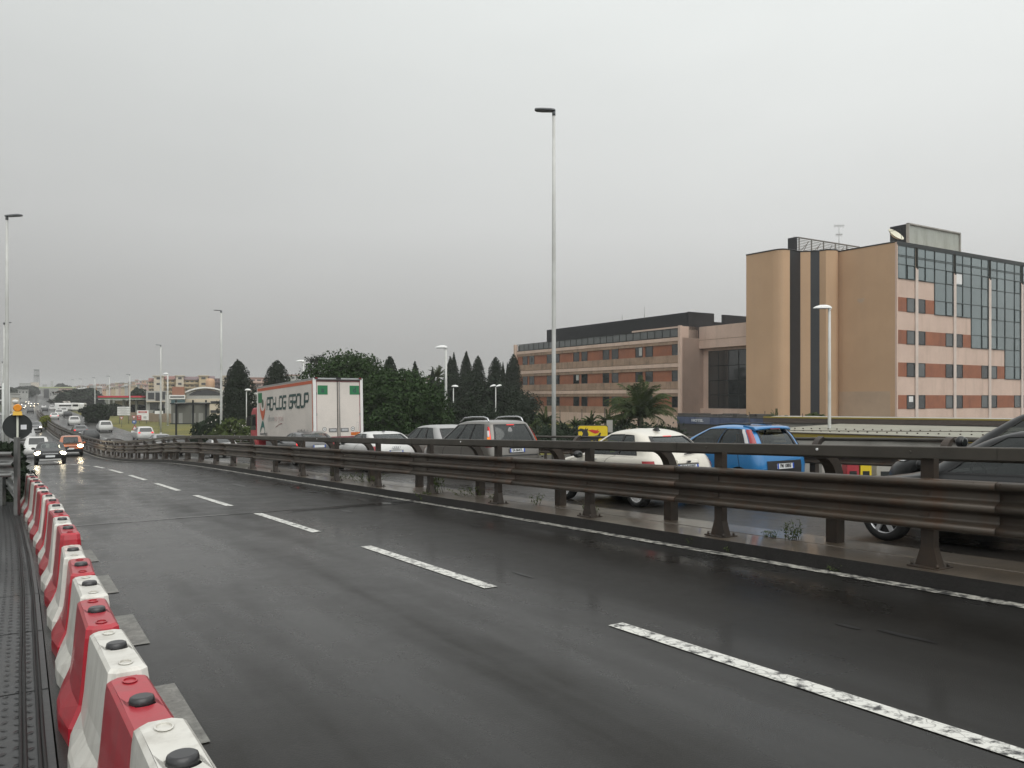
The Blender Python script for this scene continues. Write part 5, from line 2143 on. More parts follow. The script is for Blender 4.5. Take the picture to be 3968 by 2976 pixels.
# scrub behind the left guardrail
for i, (x, y, Y, s) in enumerate(((10, 1740, 21, .8), (60, 1790, 19.5, .6), (-40, 1760, 20, .9), (28, 1850, 19, .5))):
    o = dup(hp, px(x, y + 50, Y) - Vector((0, 0, .9)), (0, 0, i), ['dark scrub behind the grey guardrail by the left edge', 'small dark scrub behind the grey guardrail end post', 'dark scrub at the photo left edge behind the grey guardrail', 'lowest dark scrub under the grey guardrail beam'][i], 'scrub behind the left guardrail', s)
# ---------------------------------------------------------------- vehicles
US = (.14, .22, .78, .86)        # rear edge | rear corner | side | front corner | front edge


class Shell:
    """body as a stack of rounded plan outlines; x forward from the rear bumper, y left, z up"""

    def __init__(s, rings, bow=(.06, .12)):
        s.r = rings
        s.bow = bow

    def ring(s, v):
        v = max(0, min(len(s.r) - 1, v))
        i = min(int(v), len(s.r) - 2)
        f = v - i
        R_ = s.r
        o = []
        for k in range(8):
            p0 = R_[max(i - 1, 0)][k]; p1 = R_[i][k]; p2 = R_[i + 1][k]; p3 = R_[min(i + 2, len(R_) - 1)][k]
            m1 = (p2 - p0) / 2; m2 = (p3 - p1) / 2
            d = p2 - p1
            if d == 0:
                m1 = m2 = 0
            else:                      # monotone limit
                m1 = 0 if m1 * d < 0 else math.copysign(min(abs(m1), 2.2 * abs(d)), d)
                m2 = 0 if m2 * d < 0 else math.copysign(min(abs(m2), 2.2 * abs(d)), d)
            o.append((2 * f ** 3 - 3 * f ** 2 + 1) * p1 + (f ** 3 - 2 * f ** 2 + f) * m1 + (3 * f ** 2 - 2 * f ** 3) * p2 + (f ** 3 - f ** 2) * m2)
        return o

    def at(s, u, v):
        z, xr, xf, w, rr, rfr, zr, zf = s.ring(v)
        rr = min(rr, w * .95); rfr = min(rfr, w * .95)
        br, bf = s.bow[0] * w, s.bow[1] * w
        a, b, c, d = US
        yb, yf = w - rr, w - rfr
        if u <= a:
            y = yb * u / a
            x = xr + br * (y / w) ** 2
        elif u <= b:
            t = (u - a) / (b - a) * pi / 2
            y = yb + rr * sin(t); x = xr + br * (yb / w) ** 2 + rr * (1 - cos(t)) * .9
        elif u <= c:
            x0 = xr + br * (yb / w) ** 2 + rr * .9; x1 = xf - bf * (yf / w) ** 2 - rfr * .9
            f = (u - b) / (c - b)
            x = x0 + (x1 - x0) * f
            y = w * (1 - .035 * (2 * f - 1) ** 4) if True else w
            y = w
        elif u <= d:
            t = (d - u) / (d - c) * pi / 2
            y = yf + rfr * sin(t); x = xf - bf * (yf / w) ** 2 - rfr * (1 - cos(t)) * .9
        else:
            y = yf * (1 - u) / (1 - d)
            x = xf - bf * (y / w) ** 2
        xm = (xr + xf) / 2; hl = max((xf - xr) / 2, .01)
        q = (x - xm) / hl
        z += (zr * max(0, -q) ** 2.2 + zf * max(0, q) ** 2.2)
        return Vector((x, y, z))

    def normal(s, u, v):
        e = .004
        a = s.at(min(u + e, 1), v) - s.at(max(u - e, 0), v)
        b = s.at(u, min(v + .03, len(s.r) - 1)) - s.at(u, max(v - .03, 0))
        n = a.cross(b)
        if n.length < 1e-9:
            return Vector((0, 0, 1))
        n.normalize()
        p = s.at(u, v)
        if n.dot(Vector((p.x - (s.r[3][1] + s.r[3][2]) / 2, p.y * 1.5, (p.z - .7) * 1.5))) < 0:
            n = -n
        return n

    def patch(s, u0, u1, v0, v1, off=.004, nu=6, nv=5, side=1, rnd=0.0):
        """list of grid rows lifted off the surface; u0..u1 may be functions of f in 0..1 along v"""
        rows = []
        for j in range(nv + 1):
            g = j / nv
            v = v0 + (v1 - v0) * g
            a = u0(g) if callable(u0) else u0
            b = u1(g) if callable(u1) else u1
            row = []
            for i in range(nu + 1):
                u = a + (b - a) * i / nu
                p = s.at(abs(u), v) + s.normal(abs(u), v) * off
                if u < 0:
                    p.y = -p.y
                p.y *= side
                row.append(p)
            rows.append(row)
        return rows


def grid(b, rows, m=0, smooth=True, flip=False):
    n = len(rows[0])
    i0 = len(b.v)
    for r in rows:
        b.v.extend(r)
    for j in range(len(rows) - 1):
        for i in range(n - 1):
            q = (i0 + j * n + i, i0 + j * n + i + 1, i0 + (j + 1) * n + i + 1, i0 + (j + 1) * n + i)
            b.face(q[::-1] if flip else q, m, smooth)


def wheel_mesh(R_, w, spokes=8, hi=True, style=0):
    b = MB()
    seg = 32 if hi else 14
    prof = [(R_ * .66, -w / 2 + .01), (R_ * .9, -w / 2), (R_ * .985, -w / 2 + .03), (R_, 0), (R_ * .985, w / 2 - .03), (R_ * .9, w / 2), (R_ * .70, w / 2 - .004), (R_ * .66, w / 2 - .02)]
    b.rings([[(r * cos(2 * pi * i / seg), y, r * sin(2 * pi * i / seg)) for i in range(seg)] for r, y in prof], 0, True, True, False, False)
    b.poly([(R_ * .66 * cos(2 * pi * i / seg), -w / 2 + .02, R_ * .66 * sin(2 * pi * i / seg)) for i in range(seg)])
    b.poly([(R_ * .66 * cos(2 * pi * i / seg), w / 2 - .06, R_ * .66 * sin(2 * pi * i / seg)) for i in range(seg)])
    r = MB()
    y = w / 2 - .012
    ro = R_ * .73
    r.rings([[(q * cos(2 * pi * i / seg), yy, q * sin(2 * pi * i / seg)) for i in range(seg)] for q, yy in ((ro, y - .03), (ro, y), (ro * .90, y - .006), (ro * .88, y - .04))], 0, True, True, False, False)
    if hi:
        for k in range(spokes):
            a = 2 * pi * k / spokes
            for da, wd in (((-.13, .030), (.13, .030)) if style == 1 else ((0, .05 if style == 0 else .045),)):
                c0, c1 = cos(a + da * .4), sin(a + da * .4)
                e0, e1_ = cos(a + da), sin(a + da)
                t0 = Vector((-sin(a), 0, cos(a)))
                p0 = Vector((c0 * ro * .18, y + .0, c1 * ro * .18)); p1 = Vector((e0 * ro * .91, y - .004, e1_ * ro * .91))
                wd2 = wd * R_ / .3
                r.hexa([p0 - t0 * wd2 * .6 - Vector((0, .03, 0)), p0 + t0 * wd2 * .6 - Vector((0, .03, 0)), p1 + t0 * wd2 * .5 - Vector((0, .03, 0)), p1 - t0 * wd2 * .5 - Vector((0, .03, 0)),
                        p0 - t0 * wd2 * .5, p0 + t0 * wd2 * .5, p1 + t0 * wd2 * .42, p1 - t0 * wd2 * .42])
        r.cyl((0, y - .04, 0), (0, y + .006, 0), ro * .22, ro * .18, 16)
    else:
        r.cyl((0, y - .03, 0), (0, y - .008, 0), ro * .9, ro * .85, seg)
    return b, r


def arange(a, b, n):
    return [a + (b - a) * i / n for i in range(n + 1)]


def build_car(name, label, cat, S, hi=True):
    """S: dict of the car's shape; returns the Empty at the rear-bumper ground point"""
    sh = Shell([tuple(map(float, r)) for r in S['rings']], S.get('bow', (.06, .12)))
    o = thing(name, label, cat)
    wins = S['windows']              # (name, u0, u1, v0, v1); mirrored when the window is on a side
    U = set(); V = set()
    nU = (6, 4, 44 if hi else 12, 5, 6) if hi else (2, 2, 10, 2, 2)
    bnd = (0,) + US + (1,)
    for k in range(5):
        U.update(arange(bnd[k], bnd[k + 1], nU[k]))
    nr = len(S['rings'])
    for k in range(nr - 1):
        V.update(arange(k, k + 1, 3 if hi else 1))
    for wn in wins:
        U.update(wn[1:3]); V.update(wn[3:5])

    def clean(q):
        q = sorted(q)
        out = [q[0]]
        keep = {w_ for wn in wins for w_ in wn[1:5]}
        for x in q[1:]:
            if x - out[-1] < .0035:
                if x in keep and out[-1] not in keep:
                    out[-1] = x
                elif x in keep:
                    out.append(x)
                continue
            out.append(x)
        return out
    U, V = clean(U), clean(V)
    nu, nv = len(U), len(V)
    b = MB()
    axles = S['axles']
    RA = S['wheel_r'] * 1.14
    pts = [[sh.at(u, v) for u in U] for v in V]
    inside = [[False] * nu for _ in V]
    for j in range(nv):
        for i in range(nu):
            p = pts[j][i]
            if US[1] - .06 <= U[i] <= US[2] + .07 and V[j] < S['belt_v']:
                for ax in axles:
                    d = Vector((p.x - ax, p.z - S['wheel_r']))
                    if d.length < RA:
                        inside[j][i] = True
    snapped = [r[:] for r in pts]
    for j in range(nv):
        for i in range(nu):
            if inside[j][i]:
                p = pts[j][i].copy()
                ax = min(axles, key=lambda a: abs(a - p.x))
                d = Vector((p.x - ax, p.z - S['wheel_r']))
                if d.length > 1e-4:
                    d = d.normalized() * RA
                    nz = S['wheel_r'] + d.y
                    snapped[j][i] = Vector((ax + d.x, p.y, max(nz, pts[0][i].z)))

    def hole(i, j):
        um, vm = (U[i] + U[i + 1]) / 2, (V[j] + V[j + 1]) / 2
        for wn in wins:
            if wn[1] <= um <= wn[2] and wn[3] <= vm <= wn[4]:
                return True
        return all((inside[j][i], inside[j][i + 1], inside[j + 1][i], inside[j + 1][i + 1]))
    # one closed ring of vertices: left half u 0..1, right half back
    idx = {}
    for j in range(nv):
        for i in range(nu):
            for s in (1, -1):
                if s == -1 and i in (0, nu - 1):
                    idx[j, i, s] = idx[j, i, 1]
                    continue
                p = snapped[j][i]
                idx[j, i, s] = len(b.v)
                b.v.append(Vector((p.x, p.y * s, p.z)))
    zones = S.get('zones', [])
    for j in range(nv - 1):
        for i in range(nu - 1):
            if hole(i, j):
                continue
            um, vm = (U[i] + U[i + 1]) / 2, (V[j] + V[j + 1]) / 2
            m = 0
            for (zm, a, c, v0, v1) in zones:
                if a <= um <= c and v0 <= vm <= v1:
                    m = zm
            for s in (1, -1):
                q = [idx[j, i, s], idx[j, i + 1, s], idx[j + 1, i + 1, s], idx[j + 1, i, s]]
                b.face(q if s == -1 else q[::-1], m, True)
    # roof cap
    top = [idx[nv - 1, i, 1] for i in range(nu)] + [idx[nv - 1, i, -1] for i in range(nu - 2, 0, -1)]
    b.face(top[::-1], S.get('roof_m', 0), True)
    # floor
    bot = [idx[0, i, 1] for i in range(nu)] + [idx[0, i, -1] for i in range(nu - 2, 0, -1)]
    b.face(bot, 1, False)
    body = b.build('body', [S['paint'], M_DARKPL] + S.get('mats', []), o)
    gm = S.get('glass', M_GLASS if hi else M_GLASSD)
    for (wn, u0, u1, v0, v1) in wins:
        sides = (1, -1) if u0 > .1 and u1 < .9 else (0,)
        for sd in sides:
            wb = MB()
            if sd == 0:
                if u0 < .1:
                    rows = sh.patch(-u1, u1, v0, v1, -.008, 14 if hi else 4, 6 if hi else 2)
                else:
                    nn_ = 14 if hi else 4
                    rows = []
                    for j in range(7 if hi else 3):
                        v = v0 + (v1 - v0) * j / (6 if hi else 2)
                        row = []
                        for i in range(nn_ + 1):
                            f = -1 + 2 * i / nn_
                            u = 1 - (1 - u0) * abs(f)
                            p = sh.at(u, v) - sh.normal(u, v) * .008
                            row.append(Vector((p.x, p.y * (1 if f >= 0 else -1), p.z)))
                        rows.append(row)
                grid(wb, rows)
            else:
                grid(wb, sh.patch(u0, u1, v0, v1, -.008, 8 if hi else 3, 6 if hi else 2, sd))
            wb.build(wn, gm, o)
    # window surround strips
    if hi and S.get('trim', True):
        tb = MB()
        for (wn, u0, u1, v0, v1) in wins:
            if u0 > .1 and u1 < .9:
                for sd in (1, -1):
                    grid(tb, sh.patch(u0 - .004, u1 + .004, v0 - .12, v0 + .03, .005, 8, 1, sd))
                    grid(tb, sh.patch(u0 - .004, u1 + .004, v1 - .03, v1 + .07, .005, 8, 1, sd))
                    grid(tb, sh.patch(u0 - .010, u0 + .002, v0 - .1, v1 + .06, .0045, 1, 6, sd))
                    grid(tb, sh.patch(u1 - .002, u1 + .010, v0 - .1, v1 + .06, .0045, 1, 6, sd))
            elif u0 < .1:
                grid(tb, sh.patch(-u1 - .008, u1 + .008, v1 - .02, v1 + .1, .004, 12, 1))
                for q in (-1, 1):
                    grid(tb, sh.patch(q * (u1 - .003), q * (u1 + .012), v0 - .04, v1 + .08, .004, 1, 6))
        tb.build('window_trim', M_DARKPL, o)
    # wheels
    wr, ww = S['wheel_r'], S.get('wheel_w', .19)
    tb, rb = wheel_mesh(wr, ww, S.get('spokes', 8), hi, S.get('wstyle', 0))
    first = None
    for ax in axles:
        for sd in (1, -1):
            if first is None:
                wo = tb.build('wheel', M_BLACK, o)
                ro = rb.build('rim', S.get('rim', M_ALLOY), wo)
                first = (wo, ro)
            else:
                wo = first[0].copy(); COL.objects.link(wo)
                ro = first[1].copy(); COL.objects.link(ro); ro.parent = wo
                wo.parent = o
            wo.location = (ax, sd * (S['track'] - ww / 2), wr)
            wo.rotation_euler = (0, 0, 0 if sd == 1 else pi)
    # lamps and panels lifted off the body
    for (pn, u0, u1, v0, v1, m, off) in S.get('patches', []):
        for sd in ((1, -1) if not pn.startswith('=') and not pn.startswith('<') else (1,)):
            pb = MB()
            if pn.startswith('='):
                grid(pb, sh.patch(-u1, u1, v0, v1, off, 16 if hi else 4, 4))
            else:
                grid(pb, sh.patch(u0, u1, v0, v1, off, 8 if hi else 2, 6 if hi else 2, sd))
            pb.build(pn.lstrip('=<'), m, o)
    if hi:
        # seams
        sb = MB()
        for u in S.get('seams', []):
            for sd in (1, -1):
                grid(sb, sh.patch(u - .0016, u + .0016, S.get('seam_v', (.6, S['belt_v']))[0], S.get('seam_v', (.6, S['belt_v']))[1], .003, 1, 14, sd))
        for (u0, u1, v) in S.get('hseams', []):
            for sd in (1, -1):
                grid(sb, sh.patch(u0, u1, v - .018, v + .018, .003, 10, 1, sd))
        if sb.v:
            sb.build('door_seam', M_BLACK, o)
        # mirrors
        if 'mirror' in S:
            mx_, mz_ = S['mirror']
            for sd in (1, -1):
                mbm = MB()
                y = S['mirror_y'] * sd
                mbm.ball((mx_, y + .12 * sd, mz_), (.07, .11, .075), 0, 12, 8)
                mbm.tube([(mx_ + .03, y - .05 * sd, mz_ - .05), (mx_, y + .06 * sd, mz_ - .03)], .025, 6)
                mo = mbm.build('mirror', S['paint'] if not S.get('mirror_black') else M_DARKPL, o)
                gb = MB()
                gb.ball((mx_ - .058, y + .12 * sd, mz_), (.012, .085, .055), 0, 10, 6)
                gb.build('mirror_glass', M_GLASSD, mo)
        # interior: seats, dash, wheel well linings
        ib = MB()
        x0 = S.get('seat_x', (1.0, 1.95))
        zs = S.get('seat_z', .45)
        for x in x0:
            for y in (-.36, .36):
                ib2 = MB()
                ib2.rings([[(x + dx + lean, y + s_ * wd, z_) for dx, s_ in ((-.06, -1), (-.06, 1), (.06, 1), (.06, -1))] for z_, wd, lean in ((zs, .24, .1), (zs + .25, .25, .0), (zs + .55, .21, -.1), (zs + .6, .12, -.12))], 0, True)
                ib2.rings([[(x + dx - .13, y + s_ * .11, z_) for dx, s_ in ((-.04, -1), (-.04, 1), (.04, 1), (.04, -1))] for z_ in (zs + .60, zs + .66, zs + .76, zs + .79)], 0, True)
                ib2.box((x + .3, y, zs), (.5, .48, .14))
                ib2.build('seat', M_SEAT, o)
        xd = S.get('dash_x', 2.4)
        ib.box((xd, 0, S.get('dash_z', .82)), (.35, S['track'] * 1.7, .22))
        ib.tube([(xd - .3 + .03 * cos(k * pi / 8), .36 + .18 * sin(k * pi / 8), S.get('dash_z', .82) + .05 + .17 * cos(k * pi / 8)) for k in range(17)], .014, 6)
        for ax in axles:
            for sd in (1, -1):
                seg = 18
                ys = (sd * (S['track'] + .01), sd * (S['track'] - .30))
                ib.rings([[(ax + RA * 1.0 * cos(pi * i / seg), y, wr + RA * sin(pi * i / seg)) for i in range(seg + 1)] for y in ys], 0, True, False, False, False)
        ib.build('interior', M_SEAT, o)
    if 'extra' in S:
        S['extra'](o, sh)
    return o


def plate(o, x, y, z, txt, tilt=0.0, w_=.52, lit=True):
    """rear number plate facing backwards"""
    b = MB()
    M = Matrix.Rotation(tilt, 3, 'Y')
    b.box((x - .008, y, z), (.014, w_, .112), 0, 0, M)
    p = b.build('number_plate', M_PLATE, o)
    b = MB()
    for s in (-1, 1):
        b.box(Vector((x, y, z)) + M @ Vector((-.017, s * (w_ / 2 - .022), 0)), (.003, .04, .105), 0, 0, M)
    b.build('blue_band', M_BLUEBAND, p)
    if txt:
        Mx = frame_matrix(Vector((x, y, z)) + M @ Vector((-.0175, 0, 0)), (0, -1, 0), M @ Vector((0, 0, 1)))
        text_mesh(txt, .105, 'plate_text', M_INK, p, Mx, .001, .003, sx=.80)
    fb = MB()
    for dz, hh in ((.06, .012), (-.06, .012)):
        fb.box(Vector((x, y, z)) + M @ Vector((-.010, 0, dz)), (.018, w_ + .02, hh), 0, 0, M)
    fb.build('plate_frame', M_DARKPL, p)
    return p


def set_car(o, xr=None, Y=None, t=None, n=None, yaw=0.0, rev=False, half=.8):
    """put the rear left corner (as seen from behind) in photo direction xr at depth Y"""
    if xr is not None:
        p = px(xr, HY, Y)
        t, n = inv(p.x, p.y)
    n += half
    a = heading(t) + yaw
    base = rf(t, n, .0)
    sl = (rz(t + 1) - rz(t - 1)) / (2 * 1.175)
    if rev:
        o.rotation_euler = (0, math.atan(sl), a + pi)
    else:
        o.rotation_euler = (0, -math.atan(sl), a)
    o.location = base
    return o


P_CREAM = paint('pearl_white_paint', (.63, .60, .52))
P_WHITE = paint('plain_white_paint', (.60, .60, .58))
P_BLUE = paint('bright_blue_paint', (.015, .175, .43))
P_GREY = paint('grey_beige_metal_paint', (.155, .145, .13), .35)
P_SILV = paint('silver_metal_paint', (.34, .34, .335), .4)
P_BLACK = mat('black_paint', (.010, .011, .012), .38, 0, .05, 2.0, .02, 180, coat=.25, dirt=(.03, .028, .025), dscale=2.2, damt=.2, spec=.3)
P_DGREY = paint('dark_grey_metal_paint', (.06, .062, .065), .3)
P_ORANGE = paint('orange_paint', (.42, .10, .015), .1)

# ---- white small car (rounded three-door)
S500 = dict(
    rings=[(.20, .14, 3.40, .70, .22, .36, 0, 0), (.34, .03, 3.52, .775, .25, .42, 0, 0), (.56, .0, 3.56, .805, .30, .50, 0, 0), (.76, .04, 3.48, .810, .34, .52, 0, 0),
           (.90, .10, 3.18, .795, .34, .52, .0, -.03), (.985, .16, 2.56, .745, .30, .40, -.01, .0), (1.17, .34, 2.24, .685, .27, .34, -.02, -.01), (1.33, .50, 1.92, .612, .24, .28, -.05, -.02),
           (1.425, .64, 1.74, .53, .24, .26, -.075, -.03), (1.468, .86, 1.56, .38, .22, .22, -.05, -.025), (1.488, 1.1, 1.4, .12, .09, .09, -.01, -.01)],
    windows=[('rear_window', .0, .155, 5.35, 7.5), ('windscreen', .845, 1.0, 5.15, 7.9), ('quarter_window', .285, .455, 5.05, 7.3), ('door_window', .475, .765, 5.05, 7.35)],
    axles=(.63, 2.93), wheel_r=.285, track=.80, belt_v=4.6, paint=P_CREAM, rim=mat('bright_rim', (.75, .75, .75), .3, .1, .05), spokes=10, wstyle=1,
    seams=[.475, .74], seam_v=(.7, 5.0), hseams=[(.30, .74, 4.62)], mirror=(2.30, .97), mirror_y=.76, mirror_black=True, seat_x=(.75, 1.6), dash_x=2.25, roof_m=0,
    patches=[('taillight', .180, .222, 2.75, 3.8, M_TAIL, .010), ('brake_lamp', .190, .210, 2.95, 3.4, M_TAILON, .014), ('=high_brake_lamp', 0, .045, 7.56, 7.72, M_TAILON, .006)])


def x500(o, sh):
    b = MB()      # chrome grip above the plate
    b.rings([[(.055, y * .25, .80 + .045 * sin(a)) if False else (.055 - .035 * cos(a), y * .27, .845 + .05 * sin(a)) for a in [k * pi / 6 for k in range(13)]] for y in [-1 + i / 8 for i in range(17)]], 0, True)
    b.build('boot_handle', P_CREAM, o)
    b = MB(); b.box((.015, 0, .855), (.03, .09, .035)); b.build('badge', M_CHROME, o)
    plate(o, .03, 0, .745, 'EN 565PZ', .12)
    b = MB()
    c = sh.at(.0, 8.9)
    b.hexa([(.80, -.035, 1.425), (1.0, -.02, 1.44), (1.0, .02, 1.44), (.80, .035, 1.425), (.84, -.006, 1.50), (.92, -.006, 1.49), (.92, .006, 1.49), (.84, .006, 1.50)])
    b.tube([(.86, 0, 1.49), (.80, 0, 1.68)], .006, 5)
    b.build('aerial', M_DARKPL, o)
    b = MB()      # dark roof panel towards the windscreen
    rows = []
    for i in range(9):
        v = 8.6 + .0 * i
        row = []
        for k in range(9):
            y = -.48 + .96 * k / 8
            x = 1.22 + .62 * i / 8 - .05 * (y / .48) ** 2
            row.append(Vector((x, y, 1.492 - .05 * ((x - 1.25) / .5) ** 2 - .062 * (y / .48) ** 2 - .0 * x)))
        rows.append(row)
    grid(b, rows)
    b.build('sunroof', M_GLASSD, o)
    b = MB()
    for sd in (1, -1):
        grid(b, sh.patch(.545, .575, 3.78, 3.95, .02, 3, 1, sd))
    b.build('door_handle', M_CHROME, o)
    b = MB(); b.tube([(.12, .0, .99), (.15, -.2, 1.0), (.19, -.42, 1.03)], .012, 5); b.build('wiper', M_DARKPL, o)
    b = MB()      # a yellow vest hung inside
    b.rings([[(1.72, .2 + dx, 1.0), (1.74, .2 + dx, 1.22), (1.74, .42 + dx, 1.25), (1.72, .46 + dx, 1.0)] for dx in (0, .05)], 0, False)
    b.build('hi_vis_vest', mat('hi_vis_cloth', (.45, .60, .03), .8, 0, .1), o)


S500['extra'] = x500
fiat = build_car('car', 'small rounded cream-white car with dark roof panel, braking in the near lane', 'car', S500)
set_car(fiat, t=13.36, n=2.28, half=.80)

# ---- bright blue hatchback with tall lamps in the rear pillars
SBL = dict(
    rings=[(.22, .12, 3.32, .70, .18, .34, 0, 0), (.36, .02, 3.42, .775, .20, .42, 0, 0), (.58, .0, 3.46, .80, .20, .48, 0, 0), (.80, .03, 3.36, .805, .22, .50, .0, 0), (.93, .07, 3.02, .79, .24, .50, .02, -.03),
           (1.0, .12, 2.56, .745, .24, .40, .04, .0), (1.18, .22, 2.22, .70, .22, .32, .02, -.01), (1.33, .34, 1.86, .64, .20, .28, -.01, -.02), (1.405, .36, 1.68, .575, .18, .24, -.045, -.03), (1.445, .60, 1.5, .42, .2, .22, -.03, -.025), (1.46, .95, 1.3, .12, .08, .08, -.01, -.01)],
    windows=[('rear_window', .0, .135, 4.55, 7.15), ('windscreen', .845, 1.0, 5.15, 7.9), ('rear_door_window', .275, .475, 5.2, 7.3), ('front_door_window', .50, .77, 5.1, 7.4)],
    axles=(.56, 2.90), wheel_r=.28, track=.80, belt_v=4.6, paint=P_BLUE, spokes=8,
    seams=[.285, .49, .75], seam_v=(.7, 5.1), mirror=(2.28, 1.0), mirror_y=.76, mirror_black=True, seat_x=(.85, 1.65), dash_x=2.2,
    zones=[],
    patches=[('pillar_lamp', .172, .202, 4.2, 7.2, M_TAIL, .012), ('pillar_lamp_strip', .207, .232, 4.2, 7.2, M_CLEARL, .014), ('pillar_panel', .236, .272, 5.25, 7.25, M_DARKPL, .006), ('=high_brake_lamp', 0, .05, 7.62, 7.82, M_TAIL, .05),
             ('=rear_diffuser', 0, .125, .5, 2.55, M_DARKPL, .012), ('=lower_grille', 0, .17, .1, .7, M_DARKPL, .006)])


def xbl(o, sh):
    plate(o, .0, 0, .60, 'FM 108RE', .03)
    b = MB()
    b.rings([[(x, y * .56 * (1 - .0 * x), z) for x, z in ((.60, 1.428), (.34, 1.408 - .02 * y * y), (.22 + .06 * y * y, 1.372 - .03 * y * y), (.25 + .05 * y * y, 1.340 - .03 * y * y), (.42, 1.36), (.62, 1.39))] for y in [-1 + i / 8 for i in range(17)]], 0, True)
    b.build('spoiler', P_BLUE, o)
    b = MB(); b.box((.245, 0, 1.352), (.02, .30, .022)); b.build('high_lamp_lens', M_TAIL, o)
    b = MB(); b.tube([(.60, .35, 1.45), (1.15, .35, 1.466), (1.5, .35, 1.45)], .02, 5); b.tube([(.60, -.35, 1.45), (1.15, -.35, 1.466), (1.5, -.35, 1.45)], .02, 5)
    b.build('roof_channel', M_DARKPL, o)
    b = MB(); b.cyl((-.01, .0, .93), (-.03, .0, .93), .035, .03, 12); b.build('badge', M_DARKPL, o)
    b = MB(); b.tube([(.06, .05, 1.0), (.10, -.2, 1.01), (.14, -.42, 1.03)], .012, 5); b.build('wiper', M_DARKPL, o)


SBL['extra'] = xbl
blue = build_car('car', 'bright blue hatchback with red and white lamps in the rear pillars', 'car', SBL)
set_car(blue, 2945, 16.4, half=.80)
blue.scale = (1, 1, 1.045)

# ---- grey people carrier with tall lamps and roof rails
SMPV = dict(
    rings=[(.24, .12, 4.48, .78, .18, .36, 0, 0), (.40, .02, 4.62, .87, .20, .44, 0, 0), (.66, .0, 4.66, .90, .20, .55, 0, 0), (.90, .04, 4.52, .905, .20, .58, .0, 0), (1.02, .07, 4.0, .895, .20, .55, .01, -.03),
           (1.09, .09, 3.55, .86, .20, .45, .02, .0), (1.32, .19, 3.05, .80, .20, .36, .01, -.01), (1.55, .32, 2.62, .735, .19, .30, -.01, -.02), (1.68, .42, 2.40, .675, .18, .26, -.035, -.04), (1.735, .60, 2.15, .52, .2, .24, -.03, -.03), (1.752, 1.0, 1.9, .15, .1, .1, -.01, -.01)],
    windows=[('rear_window', .0, .142, 4.75, 7.45), ('windscreen', .845, 1.0, 5.1, 7.9), ('quarter_window', .265, .43, 5.1, 7.5), ('rear_door_window', .445, .60, 5.1, 7.5), ('front_door_window', .615, .775, 5.1, 7.45)],
    axles=(.92, 3.72), wheel_r=.325, track=.885, belt_v=4.6, paint=P_GREY, spokes=7, glass=glassmat('privacy_glass', .22),
    seams=[.27, .44, .61, .77], seam_v=(.7, 5.0), mirror=(3.15, 1.10), mirror_y=.86, seat_x=(1.5, 2.55), dash_x=3.2, dash_z=.98, seat_z=.58,
    patches=[('taillight', lambda g: .170 + .018 * g, lambda g: .226 - .022 * g, 3.3, 7.0, M_TAIL, .010), ('lamp_lens', .186, .210, 4.75, 5.6, M_AMBER, .016), ('lamp_clear', .188, .207, 5.65, 6.4, M_CLEARL, .016), ('brake_lamp', .178, .218, 4.15, 4.6, M_TAILON, .017), ('brake_lamp_edge', lambda g: .170 + .018 * g, lambda g: .178 + .014 * g, 3.9, 6.9, M_TAILON, .014),
             ('=high_brake_lamp', 0, .035, 7.30, 7.42, M_TAILON, .004), ('=tailgate_step', 0, .15, 2.08, 2.2, M_DARKPL, .008), ('=bumper_strip', 0, .2, 1.0, 1.12, M_DARKPL, .01)])


def xmpv(o, sh):
    plate(o, .0, 0, .84, 'EA 864CL', .05)
    b = MB(); b.box((.0, 0, .925), (.05, .40, .03)); b.build('plate_lamp_bar', M_CHROME, o)
    for sd in (1, -1):
        b = MB()
        pts = [(.55, sd * .60, 1.66), (.66, sd * .60, 1.79), (.85, sd * .61, 1.83), (1.5, sd * .62, 1.84), (2.0, sd * .61, 1.82), (2.3, sd * .60, 1.70)]
        b.tube(pts, [.02, .026, .026, .026, .026, .02], 8)
        b.build('roof_rail', M_CHROME, o)
    b = MB(); b.tube([(.05, .0, 1.10), (.07, -.2, 1.115), (.09, -.48, 1.12)], .014, 5); b.build('wiper', M_DARKPL, o)
    b = MB(); b.tube([(.15, 0, 1.53), (.16, 0, 1.55)], .01, 4); b.ball((.25, .08, 1.36), (.02, .09, .16), 0, 10, 6); b.build('hanging_toy', mat('grey_trinket', (.3, .3, .3), .8, 0, .1), o)


SMPV['extra'] = xmpv
mpv = build_car('car', 'grey people carrier with tall red lamps and silver roof rails, plate EA 864CL', 'people carrier', SMPV)
set_car(mpv, 1905, 22.9, half=.89)

